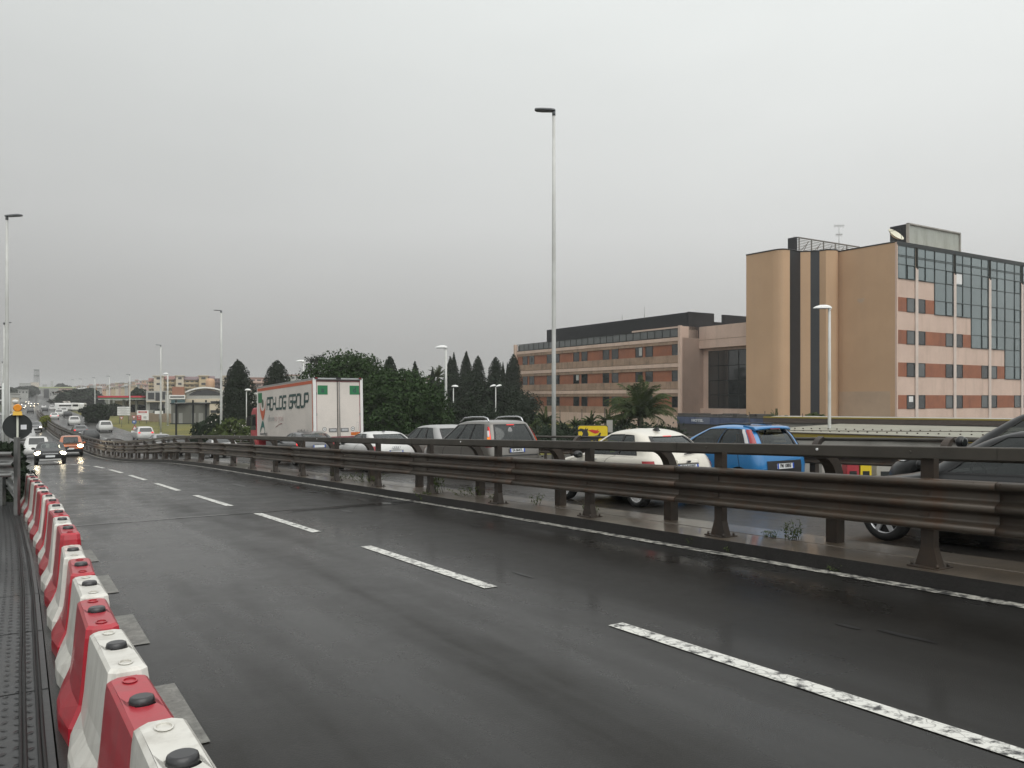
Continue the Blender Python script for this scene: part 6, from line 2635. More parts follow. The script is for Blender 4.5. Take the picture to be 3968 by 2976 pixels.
# ---- silver estate
SEST = dict(
    rings=[(.24, .14, 4.40, .76, .2, .36, 0, 0), (.40, .03, 4.56, .86, .24, .44, 0, 0), (.64, .0, 4.60, .89, .26, .55, 0, 0), (.88, .04, 4.46, .895, .26, .58, .0, 0), (1.00, .09, 3.9, .88, .26, .55, .01, -.03),
           (1.07, .13, 3.35, .84, .26, .45, .02, .0), (1.26, .32, 2.95, .785, .24, .36, .01, -.01), (1.45, .52, 2.56, .72, .22, .30, -.01, -.02), (1.56, .62, 2.30, .655, .2, .26, -.05, -.04), (1.61, .85, 2.05, .50, .2, .24, -.04, -.03), (1.625, 1.2, 1.8, .15, .1, .1, -.01, -.01)],
    windows=[('rear_window', .0, .150, 5.0, 7.4), ('windscreen', .845, 1.0, 5.1, 7.9), ('quarter_window', .26, .40, 5.1, 7.4), ('rear_door_window', .425, .585, 5.1, 7.5), ('front_door_window', .60, .775, 5.1, 7.45)],
    axles=(.85, 3.62), wheel_r=.33, track=.875, belt_v=4.6, paint=P_SILV, spokes=6, glass=glassmat('privacy_glass', .22),
    seams=[.27, .42, .595, .77], seam_v=(.7, 5.0), mirror=(3.0, 1.08), mirror_y=.84, seat_x=(1.4, 2.35), dash_x=3.0, dash_z=.95, seat_z=.55,
    patches=[('taillight', .13, .235, 3.05, 3.75, M_TAIL, .010), ('brake_lamp', .15, .205, 3.15, 3.5, M_TAILON, .014), ('=bumper_strip', 0, .2, .9, 1.05, M_DARKPL, .01)],
    extra=lambda o, sh: plate(o, .0, 0, .80, ''))
est = build_car('car', 'silver estate car partly hidden behind the grey people carrier', 'car', SEST)
set_car(est, 1705, 27.6, half=.89)

# ---- white three-door hatch with four rings on the tailgate
SAUD = dict(
    rings=[(.22, .14, 3.98, .74, .2, .36, 0, 0), (.36, .03, 4.12, .83, .24, .44, 0, 0), (.58, .0, 4.16, .86, .26, .55, 0, 0), (.80, .03, 4.02, .865, .28, .58, .0, 0), (.93, .09, 3.5, .845, .28, .55, .01, -.03),
           (1.0, .15, 2.98, .80, .28, .45, .02, .0), (1.15, .40, 2.62, .745, .26, .36, .01, -.01), (1.30, .66, 2.24, .68, .24, .30, -.01, -.02), (1.375, .80, 2.02, .61, .22, .26, -.05, -.04), (1.41, 1.0, 1.8, .46, .2, .24, -.04, -.03), (1.425, 1.3, 1.6, .15, .1, .1, -.01, -.01)],
    windows=[('rear_window', .0, .155, 5.1, 7.45), ('windscreen', .845, 1.0, 5.1, 7.9), ('quarter_window', .29, .46, 5.1, 7.4), ('door_window', .48, .775, 5.1, 7.45)],
    axles=(.78, 3.30), wheel_r=.315, track=.85, belt_v=4.6, paint=P_WHITE, spokes=7,
    seams=[.47, .77], seam_v=(.7, 5.0), mirror=(2.7, 1.0), mirror_y=.80, seat_x=(1.2, 2.1), dash_x=2.7,
    patches=[('taillight', .155, .232, 2.75, 3.75, M_TAIL, .010), ('indicator', .19, .228, 3.15, 3.5, M_AMBERON, .014), ('=bumper_strip', 0, .2, 1.0, 1.12, M_DARKPL, .01)])


def xaud(o, sh):
    plate(o, .0, 0, .70, '')
    b = MB()
    for k in range(4):
        y = .105 - .07 * k
        b.tube([(-.012, y + .045 * cos(2 * pi * i / 20), .86 + .045 * sin(2 * pi * i / 20)) for i in range(21)], .008, 6)
    b.build('ring_emblem', M_CHROME, o)
    b = MB(); b.hexa([(1.0, -.03, 1.40), (1.2, -.02, 1.41), (1.2, .02, 1.41), (1.0, .03, 1.40), (1.02, -.005, 1.46), (1.08, -.005, 1.45), (1.08, .005, 1.45), (1.02, .005, 1.46)]); b.build('aerial', M_DARKPL, o)


SAUD['extra'] = xaud
aud = build_car('car', 'white hatchback with four chrome rings on the tailgate, right of the truck', 'car', SAUD)
set_car(aud, 1447, 27.3, half=.86)

# ---- dark grey hatch behind the truck
SHAT = dict(SAUD)
SHAT.update(paint=P_DGREY, windows=[('rear_window', .0, .15, 5.0, 7.4), ('windscreen', .845, 1.0, 5.1, 7.9), ('rear_door_window', .28, .475, 5.1, 7.4), ('front_door_window', .495, .775, 5.1, 7.45)],
            patches=[('taillight', .15, .232, 3.0, 4.5, M_TAIL, .010), ('brake_lamp', .165, .222, 3.3, 4.2, M_TAILON, .014), ('=bumper_strip', 0, .2, 1.0, 1.12, M_DARKPL, .01)],
            extra=lambda o, sh: plate(o, .0, 0, .80, ''))
hat = build_car('car', 'dark grey hatchback with lit brake lamps behind the box truck', 'car', SHAT)
set_car(hat, 1160, 33, half=.86)

# ---- two black cars at the right edge
SBK = dict(SAUD)
SBK.update(rings=[(z * .92 if z <= 1.0 else .92 + (z - 1.0) * 1.33, a, f * 1.03, w_, r1, r2, q1_, q2_) for z, a, f, w_, r1, r2, q1_, q2_ in SAUD['rings']], paint=P_BLACK, axles=(.80, 3.40), wheel_r=.32, wstyle=0, spokes=6, mirror=(2.78, 1.03), mirror_y=.80,
           windows=[('rear_window', .0, .15, 5.0, 7.4), ('windscreen', .845, 1.0, 5.1, 7.8), ('rear_door_window', .28, .475, 5.1, 7.4), ('front_door_window', .495, .765, 5.1, 7.45)],
           patches=[('headlight', .80, .86, 3.1, 3.7, mat('unlit_headlamp', (.16, .17, .17), .1, 0, .1, coat=.5), .01), ('taillight', .155, .232, 3.0, 4.0, M_TAIL, .012)])
SBK.pop('extra')
bk = build_car('car', 'nearest black car at the right edge, its front wheel visible below the guardrail', 'car', SBK)
bk.location = rf(9.41 - 3.40 / 1.175, 2.0 + .85, 0)
bk.rotation_euler = (0, PITCH, heading(9))
SBK2 = dict(SBK)
bk2 = build_car('car', 'second black car at the right edge, behind the nearest black one', 'car', SBK2)
set_car(bk2, t=7.3, n=4.5, half=.88)
bk2.scale = (1.0, 1.0, 1.19)
# ---- box truck
p = px(1215, HY, 38.1)
t_, n_ = inv(p.x, p.y)
TW = 2.52
base = rf(t_, n_ + TW / 2, 0)
tk = thing('box_truck', 'white box truck with red cab, lettered AD-LOG GROUP on its side', 'truck', base, (0, PITCH, heading(t_)))
M_BOXW = mat('white_box_panel', (.66, .61, .56), .45, 0, .05, .4, dirt=(.42, .40, .37), dscale=.5, damt=.55)
M_TRED = mat('truck_red', (.42, .035, .045), .4, 0, .08, coat=.3)
M_ORR = mat('orange_red_line', (.50, .10, .04), .5, 0, .08)
M_GREEN = mat('green_square', (.012, .16, .06), .5, 0, .06)
M_DKGREEN = mat('dark_green_letter', (.02, .06, .055), .5, 0, .06)
M_GREYF = mat('faint_grey_letter', (.42, .42, .41), .5, 0, .05)
M_PINKF = mat('faint_pink_letter', (.60, .48, .46), .5, 0, .05)
M_GREYL = mat('grey_letter', (.16, .16, .16), .5, 0, .05)
BL, Z0, Z1 = 9.3, 1.02, 3.93
hw = TW / 2
b = MB()
b.hexa([(.02, -hw + .02, Z0), (BL, -hw + .02, Z0), (BL, hw - .02, Z0), (.02, hw - .02, Z0), (.02, -hw + .02, Z1 - .03), (BL, -hw + .02, Z1 - .03), (BL, hw - .02, Z1 - .03), (.02, hw - .02, Z1 - .03)])
b.build('cargo_box', M_BOXW, tk)
b = MB()
for y in (-hw, hw - .14):      # white corner posts at the rear
    b.box((.0, y + .07, (Z0 + Z1) / 2), (.10, .14, Z1 - Z0 + .04))
b.box((BL, hw - .04, (Z0 + Z1) / 2), (.08, .07, Z1 - Z0))
b.build('corner_post', M_WHITE, tk)
b = MB()
b.box((-.01, 0, Z1 + .0), (.12, TW - .28, .07))
b.box((BL / 2, hw - .03, Z1 - .0), (BL, .07, .07)); b.box((BL / 2, -hw + .03, Z1), (BL, .07, .07))
b.build('roof_rail', M_CHROME if False else mat('dull_aluminium', (.40, .41, .41), .4, .6, .1), tk)
b = MB()
for y in (-1.12, 0, 1.12):
    b.box((-.05, y, Z1 + .02), (.06, .16 if y else .24, .09))
b.box((-.065, 0, Z1 - .07), (.03, TW - .3, .035))
b.build('rear_header', M_BLACK, tk)
b = MB()
for y in (-1.12, 1.12):
    b.box((-.085, y, Z1 + .025), (.02, .10, .035))
b.build('marker_lamp', M_TAIL, tk)
# doors
for s in (1, -1):
    b = MB()
    b.box((.0, s * (hw - .14) / 2, (Z0 + Z1) / 2 - .05), (.05, hw - .16, Z1 - Z0 - .24))
    d_ = b.build('rear_door', M_BOXW, tk)
    b = MB()
    y = s * (hw - .155)
    b.tube([(-.04, s * .055, Z0 + .06), (-.04, s * .055, Z1 - .1)], .018, 6)
    b.build('lock_rod', M_BLACK if s > 0 else M_GREYL, d_)
    b = MB()
    for z in (1.3, 2.2, 3.2):
        b.box((-.03, s * (hw - .15), z), (.03, .05, .12))
    b.build('hinge', M_DARKPL, d_)
    b = MB(); b.box((-.032, s * .30, Z0 + .42), (.015, .40, .19)); fr = b.build('handle_recess', M_GREYL, d_)
    b = MB(); b.box((-.042, s * .30, Z0 + .42), (.012, .31, .11)); b.build('handle', M_CHROME, fr)
    b = MB()
    b.cyl((-.027, s * .72, Z0 + .47), (-.033, s * .72, Z0 + .47), .105, .105, 20); q = b.build('speed_disc', M_GREYL, d_)
    b = MB(); b.cyl((-.033, s * .72, Z0 + .47), (-.036, s * .72, Z0 + .47), .078, .078, 20); q2 = b.build('disc_face', M_WHITE, q)
    text_mesh('70' if s > 0 else '80', .085, 'disc_text', M_INK, q, frame_matrix((-.0375, s * .72, Z0 + .47), (0, -1, 0), UP), .0008, .002)
    b = MB()
    for i in range(5):
        y0 = s * (.62 + i * .105)
        cs = [(-.030, y0, Z0 + .15), (-.030, y0 + s * .105, Z0 + .15), (-.030, y0 + s * .105, Z0 + .30), (-.030, y0, Z0 + .30)]
        b.prism(cs, (-.004, 0, 0), 0)
        b.prism([(-.0345, y0 + s * .01, Z0 + .15), (-.0345, y0 + s * .06, Z0 + .15), (-.0345, y0 + s * .10, Z0 + .30), (-.0345, y0 + s * .05, Z0 + .30)], (-.001, 0, 0), 1)
    b.build('hazard_board', [mat('hazard_red', (.62, .06, .02), .4, 0, .03), mat('hazard_yellow', (.45, .22, .01), .4, 0, .03)], d_)
    b = MB(); b.box((-.028, s * (hw - .47 if s > 0 else hw - .43), Z1 - .55), (.006, .50, .44)); sq = b.build('green_square', M_GREEN, d_)
    text_mesh('a' if s > 0 else 'd', .36, 'square_letter', M_DKGREEN, sq, frame_matrix((-.0325, s * (hw - .47 if s > 0 else hw - .43), Z1 - .55), (0, -1, 0), UP), .001, .01)
b = MB()
for s in (1, -1):
    b.box((-.028, s * (hw - .155), (Z0 + Z1) / 2), (.02, .03, Z1 - Z0 - .12))
b.box((-.028, 0, Z0 + .08), (.02, TW - .30, .055)); b.box((-.028, 0, Z1 - .12), (.02, TW - .30, .03))
b.build('door_border', mat('dark_red_line', (.22, .02, .04), .5, 0, .05), tk)
b = MB()   # faint parallelogram on the right door
fo = [(-.029, -.88, Z0 + .32), (-.029, -.98, Z0 + .32), (-.029, -1.06, Z0 + .78), (-.029, -.92, Z0 + .78)]
for i in range(4):
    b.tube([fo[i], fo[(i + 1) % 4]], .006, 4)
b.build('door_mark', M_GREYF, tk)
b = MB(); b.box((-.029, .98, Z0 + .37), (.004, .34, .06)); b.build('door_label', M_GREYF, tk)
# side: red lines, squares, logo, lettering; the side faces +y
YS = hw
b = MB()
b.box((BL / 2, YS - .015, Z1 - .16), (BL - .05, .012, .15))
b.box((BL / 2, YS - .015, Z0 + .04), (BL, .012, .06))
b.box((.13, YS - .013, (Z0 + Z1) / 2), (.09, .014, Z1 - Z0 - .1))
b.build('red_border', M_ORR, tk)
b = MB(); b.box((BL - .55, YS - .015, Z1 - .62), (.72, .012, .56)); b.build('green_square', M_GREEN, tk)
SM = lambda x, z: frame_matrix((x, YS - .004, z), (-1, 0, 0), UP)      # writing runs towards the rear
STROKE = {'A': [[(0, 0), (0, .85), (.15, 1), (1, 1)], [(1, 1), (1, 0)], [(0, .45), (1, .45)]], 'D': [[(0, 0), (0, 1), (.8, 1), (1, .8), (1, .2), (.8, 0), (0, 0)]], '-': [[(0, .45), (1, .45)]],
          'L': [[(0, 1), (0, .15), (.15, 0), (1, 0)]], 'O': [[(.15, 0), (0, .15), (0, .85), (.15, 1), (.85, 1), (1, .85), (1, .15), (.85, 0), (.15, 0)]],
          'G': [[(1, 1), (.15, 1), (0, .85), (0, .15), (.15, 0), (.85, 0), (1, .15), (1, .5), (.5, .5)]], 'R': [[(0, 0), (0, 1), (.85, 1), (1, .85), (1, .6), (.85, .45), (0, .45)], [(.4, .45), (1, 0)]],
          'U': [[(0, 1), (0, .15), (.15, 0), (.85, 0), (1, .15), (1, 1)]], 'P': [[(0, 0), (0, 1), (.85, 1), (1, .85), (1, .55), (.85, .4), (0, .4)]]}
b = MB()
xc = 7.45
hh, lw_ = .62, .13
for ch in 'AD-LOG GROUP':
    if ch == ' ':
        xc -= .40
        b.build('side_lettering', M_DKGREEN, tk)
        b = MB()
        continue
    wd = .50 if ch != '-' else .24
    for st in STROKE[ch]:
        for i in range(len(st) - 1):
            (ax_, az_), (bx_, bz_) = st[i], st[i + 1]
            p0 = Vector((xc - ax_ * wd - .06 * az_, YS - .006, 2.62 + az_ * hh)); p1 = Vector((xc - bx_ * wd - .06 * bz_, YS - .006, 2.62 + bz_ * hh))
            d_ = (p1 - p0); L_ = d_.length; d_.normalize()
            sdv = Vector((d_.z, 0, -d_.x))
            ww_ = (lw_ * .45 if abs(d_.z) > .7 else lw_ * .75)
            p0 = p0 - d_ * ww_ * .6; p1 = p1 + d_ * ww_ * .6
            q = [p0 - sdv * ww_ / 2 * 1.3, p1 - sdv * ww_ / 2 * 1.3, p1 + sdv * ww_ / 2 * 1.3, p0 + sdv * ww_ / 2 * 1.3]
            b.prism(q, (0, .004 + .0004 * (i % 3), 0))
    xc -= wd + .11
b.build('side_lettering', M_DKGREEN, tk)
text_mesh('close', .50, 'side_text', M_GREYF, tk, SM(6.72, 2.12), .002, .0, sx=1.15)
text_mesh('to you', .50, 'side_text', M_PINKF, tk, SM(5.35, 2.12), .002, .0, sx=1.15)
text_mesh('info@adlog.it', .30, 'side_text', M_GREYL, tk, SM(1.55, 1.38), .002, .004, sx=1.0)
text_mesh('www.adlog.it', .26, 'side_text', M_GREYL, tk, SM(8.1, 1.28), .002, .004, sx=1.0)
# little figure logo: head, orange arms, green legs
LX = 8.25


def lp(pts, m, name):
    b = MB()
    b.prism([(LX - x, YS - .006, z) for x, z in pts], (0, .004, 0))
    return b.build(name, m, tk)


lp([(.16 * cos(a), 2.98 + .24 * sin(a)) for a in [k * pi / 8 for k in range(16)]], mat('olive_green', (.07, .10, .06), .5, 0, .05), 'figure_logo')
arm = []
for k in range(11):
    f = k / 10
    arm.append((-.55 + .55 * f, 3.08 - .75 * (1 - (1 - f) ** 2.0) - .12 * f))
lp([(-.55, 3.12), (-.42, 2.72), (-.25, 2.60), (0, 2.56), (.25, 2.60), (.42, 2.72), (.55, 3.12), (.46, 2.55), (.25, 2.22), (.06, 2.04), (-.06, 2.04), (-.25, 2.22), (-.46, 2.55)], M_ORR, 'figure_logo')
lp([(0, 2.02), (.15, 1.92), (.32, 1.66), (.44, 1.25), (.50, .62 + .55), (.42, 1.28), (.24, 1.60), (0, 1.66), (-.24, 1.60), (-.40, 1.46), (-.55, 1.30), (-.40, 1.66), (-.18, 1.92)], mat('teal_green', (.01, .12, .10), .5, 0, .05), 'figure_logo')
b = MB()
b.prism([(5.9 - 1.1 * i / 10, YS - .006, 1.62 + .22 * sin(pi * .5 * i / 10)) for i in range(11)] + [(4.8 + 1.1 * i / 10, YS - .006, 1.80 - .16 * (i / 10) ** 2) for i in range(11)], (0, .004, 0))
b.build('side_swoosh', mat('dull_red_mark', (.25, .07, .07), .5, 0, .05), tk)
# chassis, cab, wheels
b = MB()
b.box((5.5, 0, .86), (11.0, .9, .24)); b.box((.25, 0, .72), (.12, 2.3, .12)); b.box((.2, 0, .92), (.1, 2.4, .1))
b.build('chassis', M_BLACK, tk)
for y in (-.95, .95):
    b = MB(); b.box((.14, y, .88), (.05, .42, .12)); b.build('taillight', M_TAIL, tk)
b = MB()
sect = [(BL + .25, .55), (BL + 1.5, .55), (BL + 1.65, .75), (BL + 1.65, 1.55), (BL + 1.45, 2.55), (BL + 1.15, 2.78), (BL + .25, 2.78)]
b.prism([(x, -1.2, z) for x, z in sect], (0, 2.4, 0))
cab = b.build('cab', M_TRED, tk)
cab.modifiers.new('soft', 'BEVEL').width = .08
cab.modifiers['soft'].segments = 3
b = MB()
for s in (1, -1):
    b.prism([(BL + .5, s * 1.203, 1.5), (BL + 1.55, s * 1.203, 1.5), (BL + 1.40, s * 1.203, 2.4), (BL + .5, s * 1.203, 2.4)], (0, s * .006, 0))
b.prism([(BL + 1.655, -1.0, 1.62), (BL + 1.655, 1.0, 1.62), (BL + 1.48, 1.0, 2.5), (BL + 1.48, -1.0, 2.5)], (.006, 0, 0))
b.build('window', M_GLASSD, cab)
b = MB()
b.rings([[(BL + .3, s * 1.05, 2.77), (BL + 1.2, s * 1.0, 2.77), (BL + .8, s * .95, 2.95), (BL + .3, s * .95, 3.05)] for s in (-1, 1)], 0, False)
b.build('wind_deflector', M_TRED, cab)
b = MB()
b.box((BL + 1.4, 1.38, 2.0), (.12, .2, .5)); b.box((BL + 1.4, -1.38, 2.0), (.12, .2, .5)); b.tube([(BL + 1.4, -1.4, 2.3), (BL + 1.4, 1.4, 2.3)], .02, 5)
b.build('mirror', M_DARKPL, cab)
wb_, rb_ = wheel_mesh(.48, .30, 6, True)
f_ = None
for ax in (2.2, 3.4, BL + 1.1):
    for s in (1, -1):
        if f_ is None:
            f_ = (wb_.build('wheel', M_BLACK, tk),)
            r_ = rb_.build('rim', M_GREYF, f_[0])
            w0 = f_[0]
        else:
            w0 = f_[0].copy(); COL.objects.link(w0); w0.parent = tk
            rr_ = r_.copy(); COL.objects.link(rr_); rr_.parent = w0
        w0.location = (ax, s * (hw - .2), .48)
        w0.rotation_euler = (0, 0, 0 if s > 0 else pi)
b = MB()
for s in (1, -1):
    b.box((6.0, s * (hw - .06), .72), (3.6, .04, .3))
b.build('side_guard', M_GREYL, tk)

# ---- oncoming and distant cars
FARW = [('rear_window', .0, .15, 5.0, 7.4), ('windscreen', .845, 1.0, 5.1, 7.9), ('side_window', .27, .78, 5.1, 7.4)]
HL = [('headlight', .82, .895, 2.85, 3.75, M_HEAD, .03), ('=grille', 0, .10, 2.6, 3.2, M_DARKPL, .01)]


def front_patches(sh):
    pass


def front_kit(o, sh, grille=M_CHROME, wide=.62, plate_z=.5, L_=4.1, zg=.66, intake=True):
    """front-end details: grille bar, plate, lower intake"""
    b = MB(); b.box((L_ - .02, 0, zg), (.05, wide, .05)); b.build('grille_bar', grille, o)
    b = MB(); b.box((L_ + .02, 0, plate_z), (.02, .5, .11)); b.build('number_plate', M_PLATE, o)
    if intake:
        b = MB(); b.box((L_ - .06, 0, .30), (.06, 1.15, .10)); b.build('lower_intake', M_GREYF, o)


def front_lamps(o, x, y, z, r=(.06, .16, .075), amber=0, m=M_HEAD):
    for s in (1, -1):
        b = MB(); b.ball((x, s * y, z), r, 0, 12, 6); b.build('headlight', m, o)
    if amber:
        b = MB(); b.ball((x - .05, amber * (y + .02), z + .1), (.05, .11, .05), 0, 10, 6); b.build('indicator', M_AMBERON, o)


SSED = dict(SAUD)
SSED.update(paint=P_BLACK, windows=[('rear_window', .0, .15, 5.0, 7.4), ('windscreen', .84, 1.0, 5.12, 7.7), ('rear_door_window', .28, .475, 5.1, 7.4), ('front_door_window', .495, .765, 5.1, 7.45)], patches=[], extra=None)
SSED.pop('extra')


def place_front(o, xc, Y, L_, yaw=0.0):
    """oncoming car: nose centre in photo direction xc at depth Y"""
    p = px(xc, HY, Y)
    t, n = inv(p.x, p.y)
    a = (heading(t) + pi if Y > 130 else atan2(-p.y, -p.x)) + yaw
    sl = (rz(t + 1) - rz(t - 1)) / (2 * 1.175)
    q = rf(t, n, 0)
    o.location = (q.x - cos(a) * L_, q.y - sin(a) * L_, q.z + sl * L_)
    o.rotation_euler = (0, math.atan(sl), a)


k1 = build_car('car', 'black hatchback coming closer with bright headlights and a lit amber indicator', 'car', SSED)
front_kit(k1, None, M_CHROME, .8, .5, 4.14)
front_lamps(k1, 3.95, .62, .68, (.12, .22, .11), -1)
place_front(k1, 195, 48.5, 4.15)
SSUV = dict(SMPV)
SSUV.update(paint=P_ORANGE, rings=[(z * .93, a, f * .92, w_ * 1.0, r1, r2, q1_, q2_) for z, a, f, w_, r1, r2, q1_, q2_ in SMPV['rings']], axles=(.85, 3.40), wheel_r=.34, track=.88, patches=[('=lower_body', 0, .99, 0, 1.6, M_DARKPL, .004)], mirror=(2.9, 1.05))
SSUV['patches'] = []
SSUV['zones'] = [(1, .8, 1, 0, 2.1)]
SSUV.pop('extra')
k2 = build_car('car', 'orange off-road car with headlights on, beside the median', 'car', SSUV)
front_kit(k2, None, M_DARKPL, 1.1, .62, 4.28, .78)
front_lamps(k2, 4.12, .68, .84, (.12, .22, .12))
place_front(k2, 274, 64, 4.28, .0)
SFAR = dict(rings=SAUD['rings'], windows=FARW, axles=SAUD['axles'], wheel_r=.315, track=.85, belt_v=4.6, paint=P_DGREY, patches=[])
SFARV = dict(rings=SSUV['rings'], windows=FARW, axles=SSUV['axles'], wheel_r=.34, track=.88, belt_v=4.6, paint=P_WHITE, patches=[])
protos = {}


def far_car(kind, col, label, front=False, lamps=None, group=None):
    S = SFAR if kind == 'hatch' else SFARV
    if kind not in protos:
        o = build_car('car', label, 'car', S, False)
        protos[kind] = o
    else:
        o = dup(protos[kind], (0, 0, 0), None, label)
    for c in o.children:
        if c.name.startswith('body'):
            c.material_slots[0].link = 'OBJECT'
            c.material_slots[0].material = col
        if c.name.split('.')[0] in ('headlight', 'brake_lamp', 'number_plate'):
            for g_ in list(c.children):
                bpy.data.objects.remove(g_)
            bpy.data.objects.remove(c)
    L_ = 4.14 if kind == 'hatch' else 4.28
    zz = .70 if kind == 'hatch' else .84
    if lamps == 'head':
        front_lamps(o, L_ - .2, .62, zz, (.12, .17, .11), 0, mat('far_headlamp_lit', (.8, .8, .8), .2, 0, 0, emit=(1, .86, .6), estr=7))
    elif lamps == 'brake':
        for s in (1, -1):
            b = MB(); b.ball((.05, s * .68, zz + .12), (.07, .13, .08), 0, 8, 5); b.build('brake_lamp', M_TAILON, o)
    if lamps != 'none':
        b = MB(); b.box((L_ + .01 if front else -.015, 0, zz - .15), (.02, .5, .11)); b.build('number_plate', M_PLATE, o)
    if group:
        o['group'] = group
    elif 'group' in o:
        del o['group']
    return o


GO = 'distant oncoming cars'
far_on = [('hatch', P_DGREY, 137, 112, 'head', 'dark grey car with two headlights right of the round black sign'), ('hatch', P_BLACK, 118, 225, 'none', 'small dark car without lights, above the amber lamp'),
          ('suv', P_WHITE, 142, 62, 'none', 'white van-like car half hidden behind the black hatchback'), ('suv', P_SILV, 101, 86, 'none', 'pale car seen above the grey guardrail end'),
          ('hatch', P_DGREY, 86, 290, 'head', 'far car with lights just right of the amber lamp dome'), ('hatch', P_SILV, 92, 325, 'head', 'second far pair of lights right of the amber lamp dome'), ('suv', P_DGREY, 78, 350, 'head', 'far lights touching the top left of the amber lamp'),
          ('hatch', P_DGREY, 125, 330, 'head', 'far car in the middle lane, brightest pair of lights'), ('hatch', P_SILV, 116, 372, 'head', 'far lights just behind the brightest pair'), ('hatch', P_DGREY, 141, 370, 'head', 'far lights nearest to the median'),
          ('suv', P_SILV, 106, 395, 'head', 'far lights in the left lane behind the middle car'), ('hatch', P_WHITE, 99, 430, 'head', 'pale far car at the back of the group'), ('suv', P_WHITE, 90, 470, 'none', 'hazy white car behind the group on the left'),
          ('suv', P_WHITE, 132, 560, 'none', 'lone white car coming down the distant hill'), ('hatch', P_DGREY, 110, 640, 'head', 'single bright lights at the left of the distant hill road'), ('hatch', P_SILV, 136, 690, 'head', 'most distant lights at the hilltop'), ('suv', P_SILV, 145, 700, 'head', 'hilltop lights nearest to the median'),
          ('suv', P_WHITE, 56, 150, 'none', 'white car on the side road left of the amber lamp')]
for kind, c, x, Y, lm, lab in far_on:
    o = far_car(kind, c, lab, True, lm, GO)
    place_front(o, x, Y, 4.2)
GA = 'distant cars driving away'
far_aw = [('hatch', P_DGREY, 314, 100, 'brake', 'dark silver car with red lamps beside the bend of the median'), ('hatch', P_BLACK, 354, 86, 'none', 'black low car right of the red-lamped one at the bend'), ('suv', P_WHITE, 411, 112, 'none', 'white off-road car alone in the right lane before the grass'),
          ('suv', P_WHITE, 289, 136, 'none', 'white car in the middle of the far road'), ('hatch', P_BLACK, 264, 183, 'none', 'dark car in front of the white middle car, near the bush'), ('hatch', P_WHITE, 211, 168, 'brake', 'white car with one red lamp near the median'),
          ('suv', P_WHITE, 229, 196, 'none', 'white car just ahead of the one near the median'), ('suv', P_WHITE, 248, 226, 'none', 'white car farther ahead in the middle lane'), ('hatch', P_BLACK, 175, 245, 'none', 'small dark car alone in the left lane far away'),
          ('hatch', P_WHITE, 170, 305, 'none', 'tiny white car farthest in the left lane'), ('suv', P_WHITE, 202, 275, 'none', 'white car at the head of the far right queue'), ('suv', P_SILV, 224, 285, 'none', 'silver car in the far right queue'), ('hatch', P_DGREY, 213, 340, 'none', 'hazy dark car beyond the far queue'),
          ('suv', P_WHITE, 566, 90, 'brake', 'white car standing right of the pointed guardrail'), ('hatch', P_SILV, 634, 74, 'none', 'low silver car between the white car and the black raised hatch'), ('suv', P_BLACK, 697, 62, 'none', 'black large car with pale rear window before the billboard frame'),
          ('hatch', P_WHITE, 876, 54, 'brake', 'white roofed car with lit lamps, half hidden left of the truck cab')]
for kind, c, x, Y, lm, lab in far_aw:
    o = far_car(kind, c, lab, False, lm, GA)
    p = px(x, HY, Y)
    t, n = inv(p.x, p.y)
    set_car(o, t=t, n=n, half=0)
# vans and a bus in the far queue
for (x, yb, Y, w_, h_, ln, m, lab, nm, cat) in ((292, 1585, 262, 2.3, 2.7, 6, M_WHITE, 'white van at the right end of the far queue, before the round tree', 'van', 'van'), (258, 1577, 290, 2.5, 3.1, 8, M_BOXW, 'pale lorry with red mark in the far queue', 'lorry', 'lorry'), (330, 1569, 268, 2.4, 2.6, 9, M_WHITE, 'long white van standing sideways below the round tree', 'van', 'van')):
    p = px(x, yb, Y)
    t, n = inv(p.x, p.y)
    o = thing(nm, lab, cat, rf(t, n, 0), (0, 0, heading(t) + (1.2 if ln == 9 else 0)))
    b = MB(); b.rings([[(xx, y * w_ / 2 * k, z) for y, z in ((-1, .5), (-1, h_ * .85), (-.85, h_), (.85, h_), (1, h_ * .85), (1, .5))] for xx, k in ((0, 1), (ln * .8, 1), (ln, .85))], 0, False); b.build('body', m, o)
    b = MB(); b.box((-.01, 0, h_ * .68), (.03, w_ * .7, h_ * .25)); b.box((ln * .5, w_ / 2 + .01, h_ * .68), (ln * .7, .02, h_ * .2)); b.box((ln * .5, -w_ / 2 - .01, h_ * .68), (ln * .7, .02, h_ * .2)); b.build('window', M_GLASSD, o)
    for xx in (1, ln - 1.2):
        for s in (1, -1):
            b = MB(); b.cyl((xx, s * w_ / 2, .4), (xx, s * (w_ / 2 - .3), .4), .4, .4, 14); b.build('wheel', M_BLACK, o)
# ---------------------------------------------------------------- the town beyond
M_SAND = mat('sand_render', (.50, .40, .25), .85, 0, .1, .2, dirt=(.36, .29, .19), dscale=.15, damt=.5)
M_PEACH = mat('peach_render', (.52, .32, .19), .85, 0, .1, .2)
M_PINKR = mat('pink_render', (.46, .33, .29), .85, 0, .1, .2)
M_GREYR = mat('grey_render', (.36, .36, .34), .85, 0, .1, .2)
M_CREAMR = mat('cream_render', (.55, .48, .38), .85, 0, .1, .2)
M_TILE = mat('faded_roof_tile', (.22, .11, .09), .8, 0, .15, .5)
M_MAUVE = mat('mauve_roof', (.17, .12, .125), .8, 0, .12, .4)
M_TEALG = mat('teal_glass', (.05, .10, .11), .1, .2, .12, .2, coat=.4)
M_WIN = mat('far_window', (.04, .042, .045), .2, 0, .2, .3)
M_TERRA = mat('terracotta_wall', (.30, .14, .09), .85, 0, .1, .3)


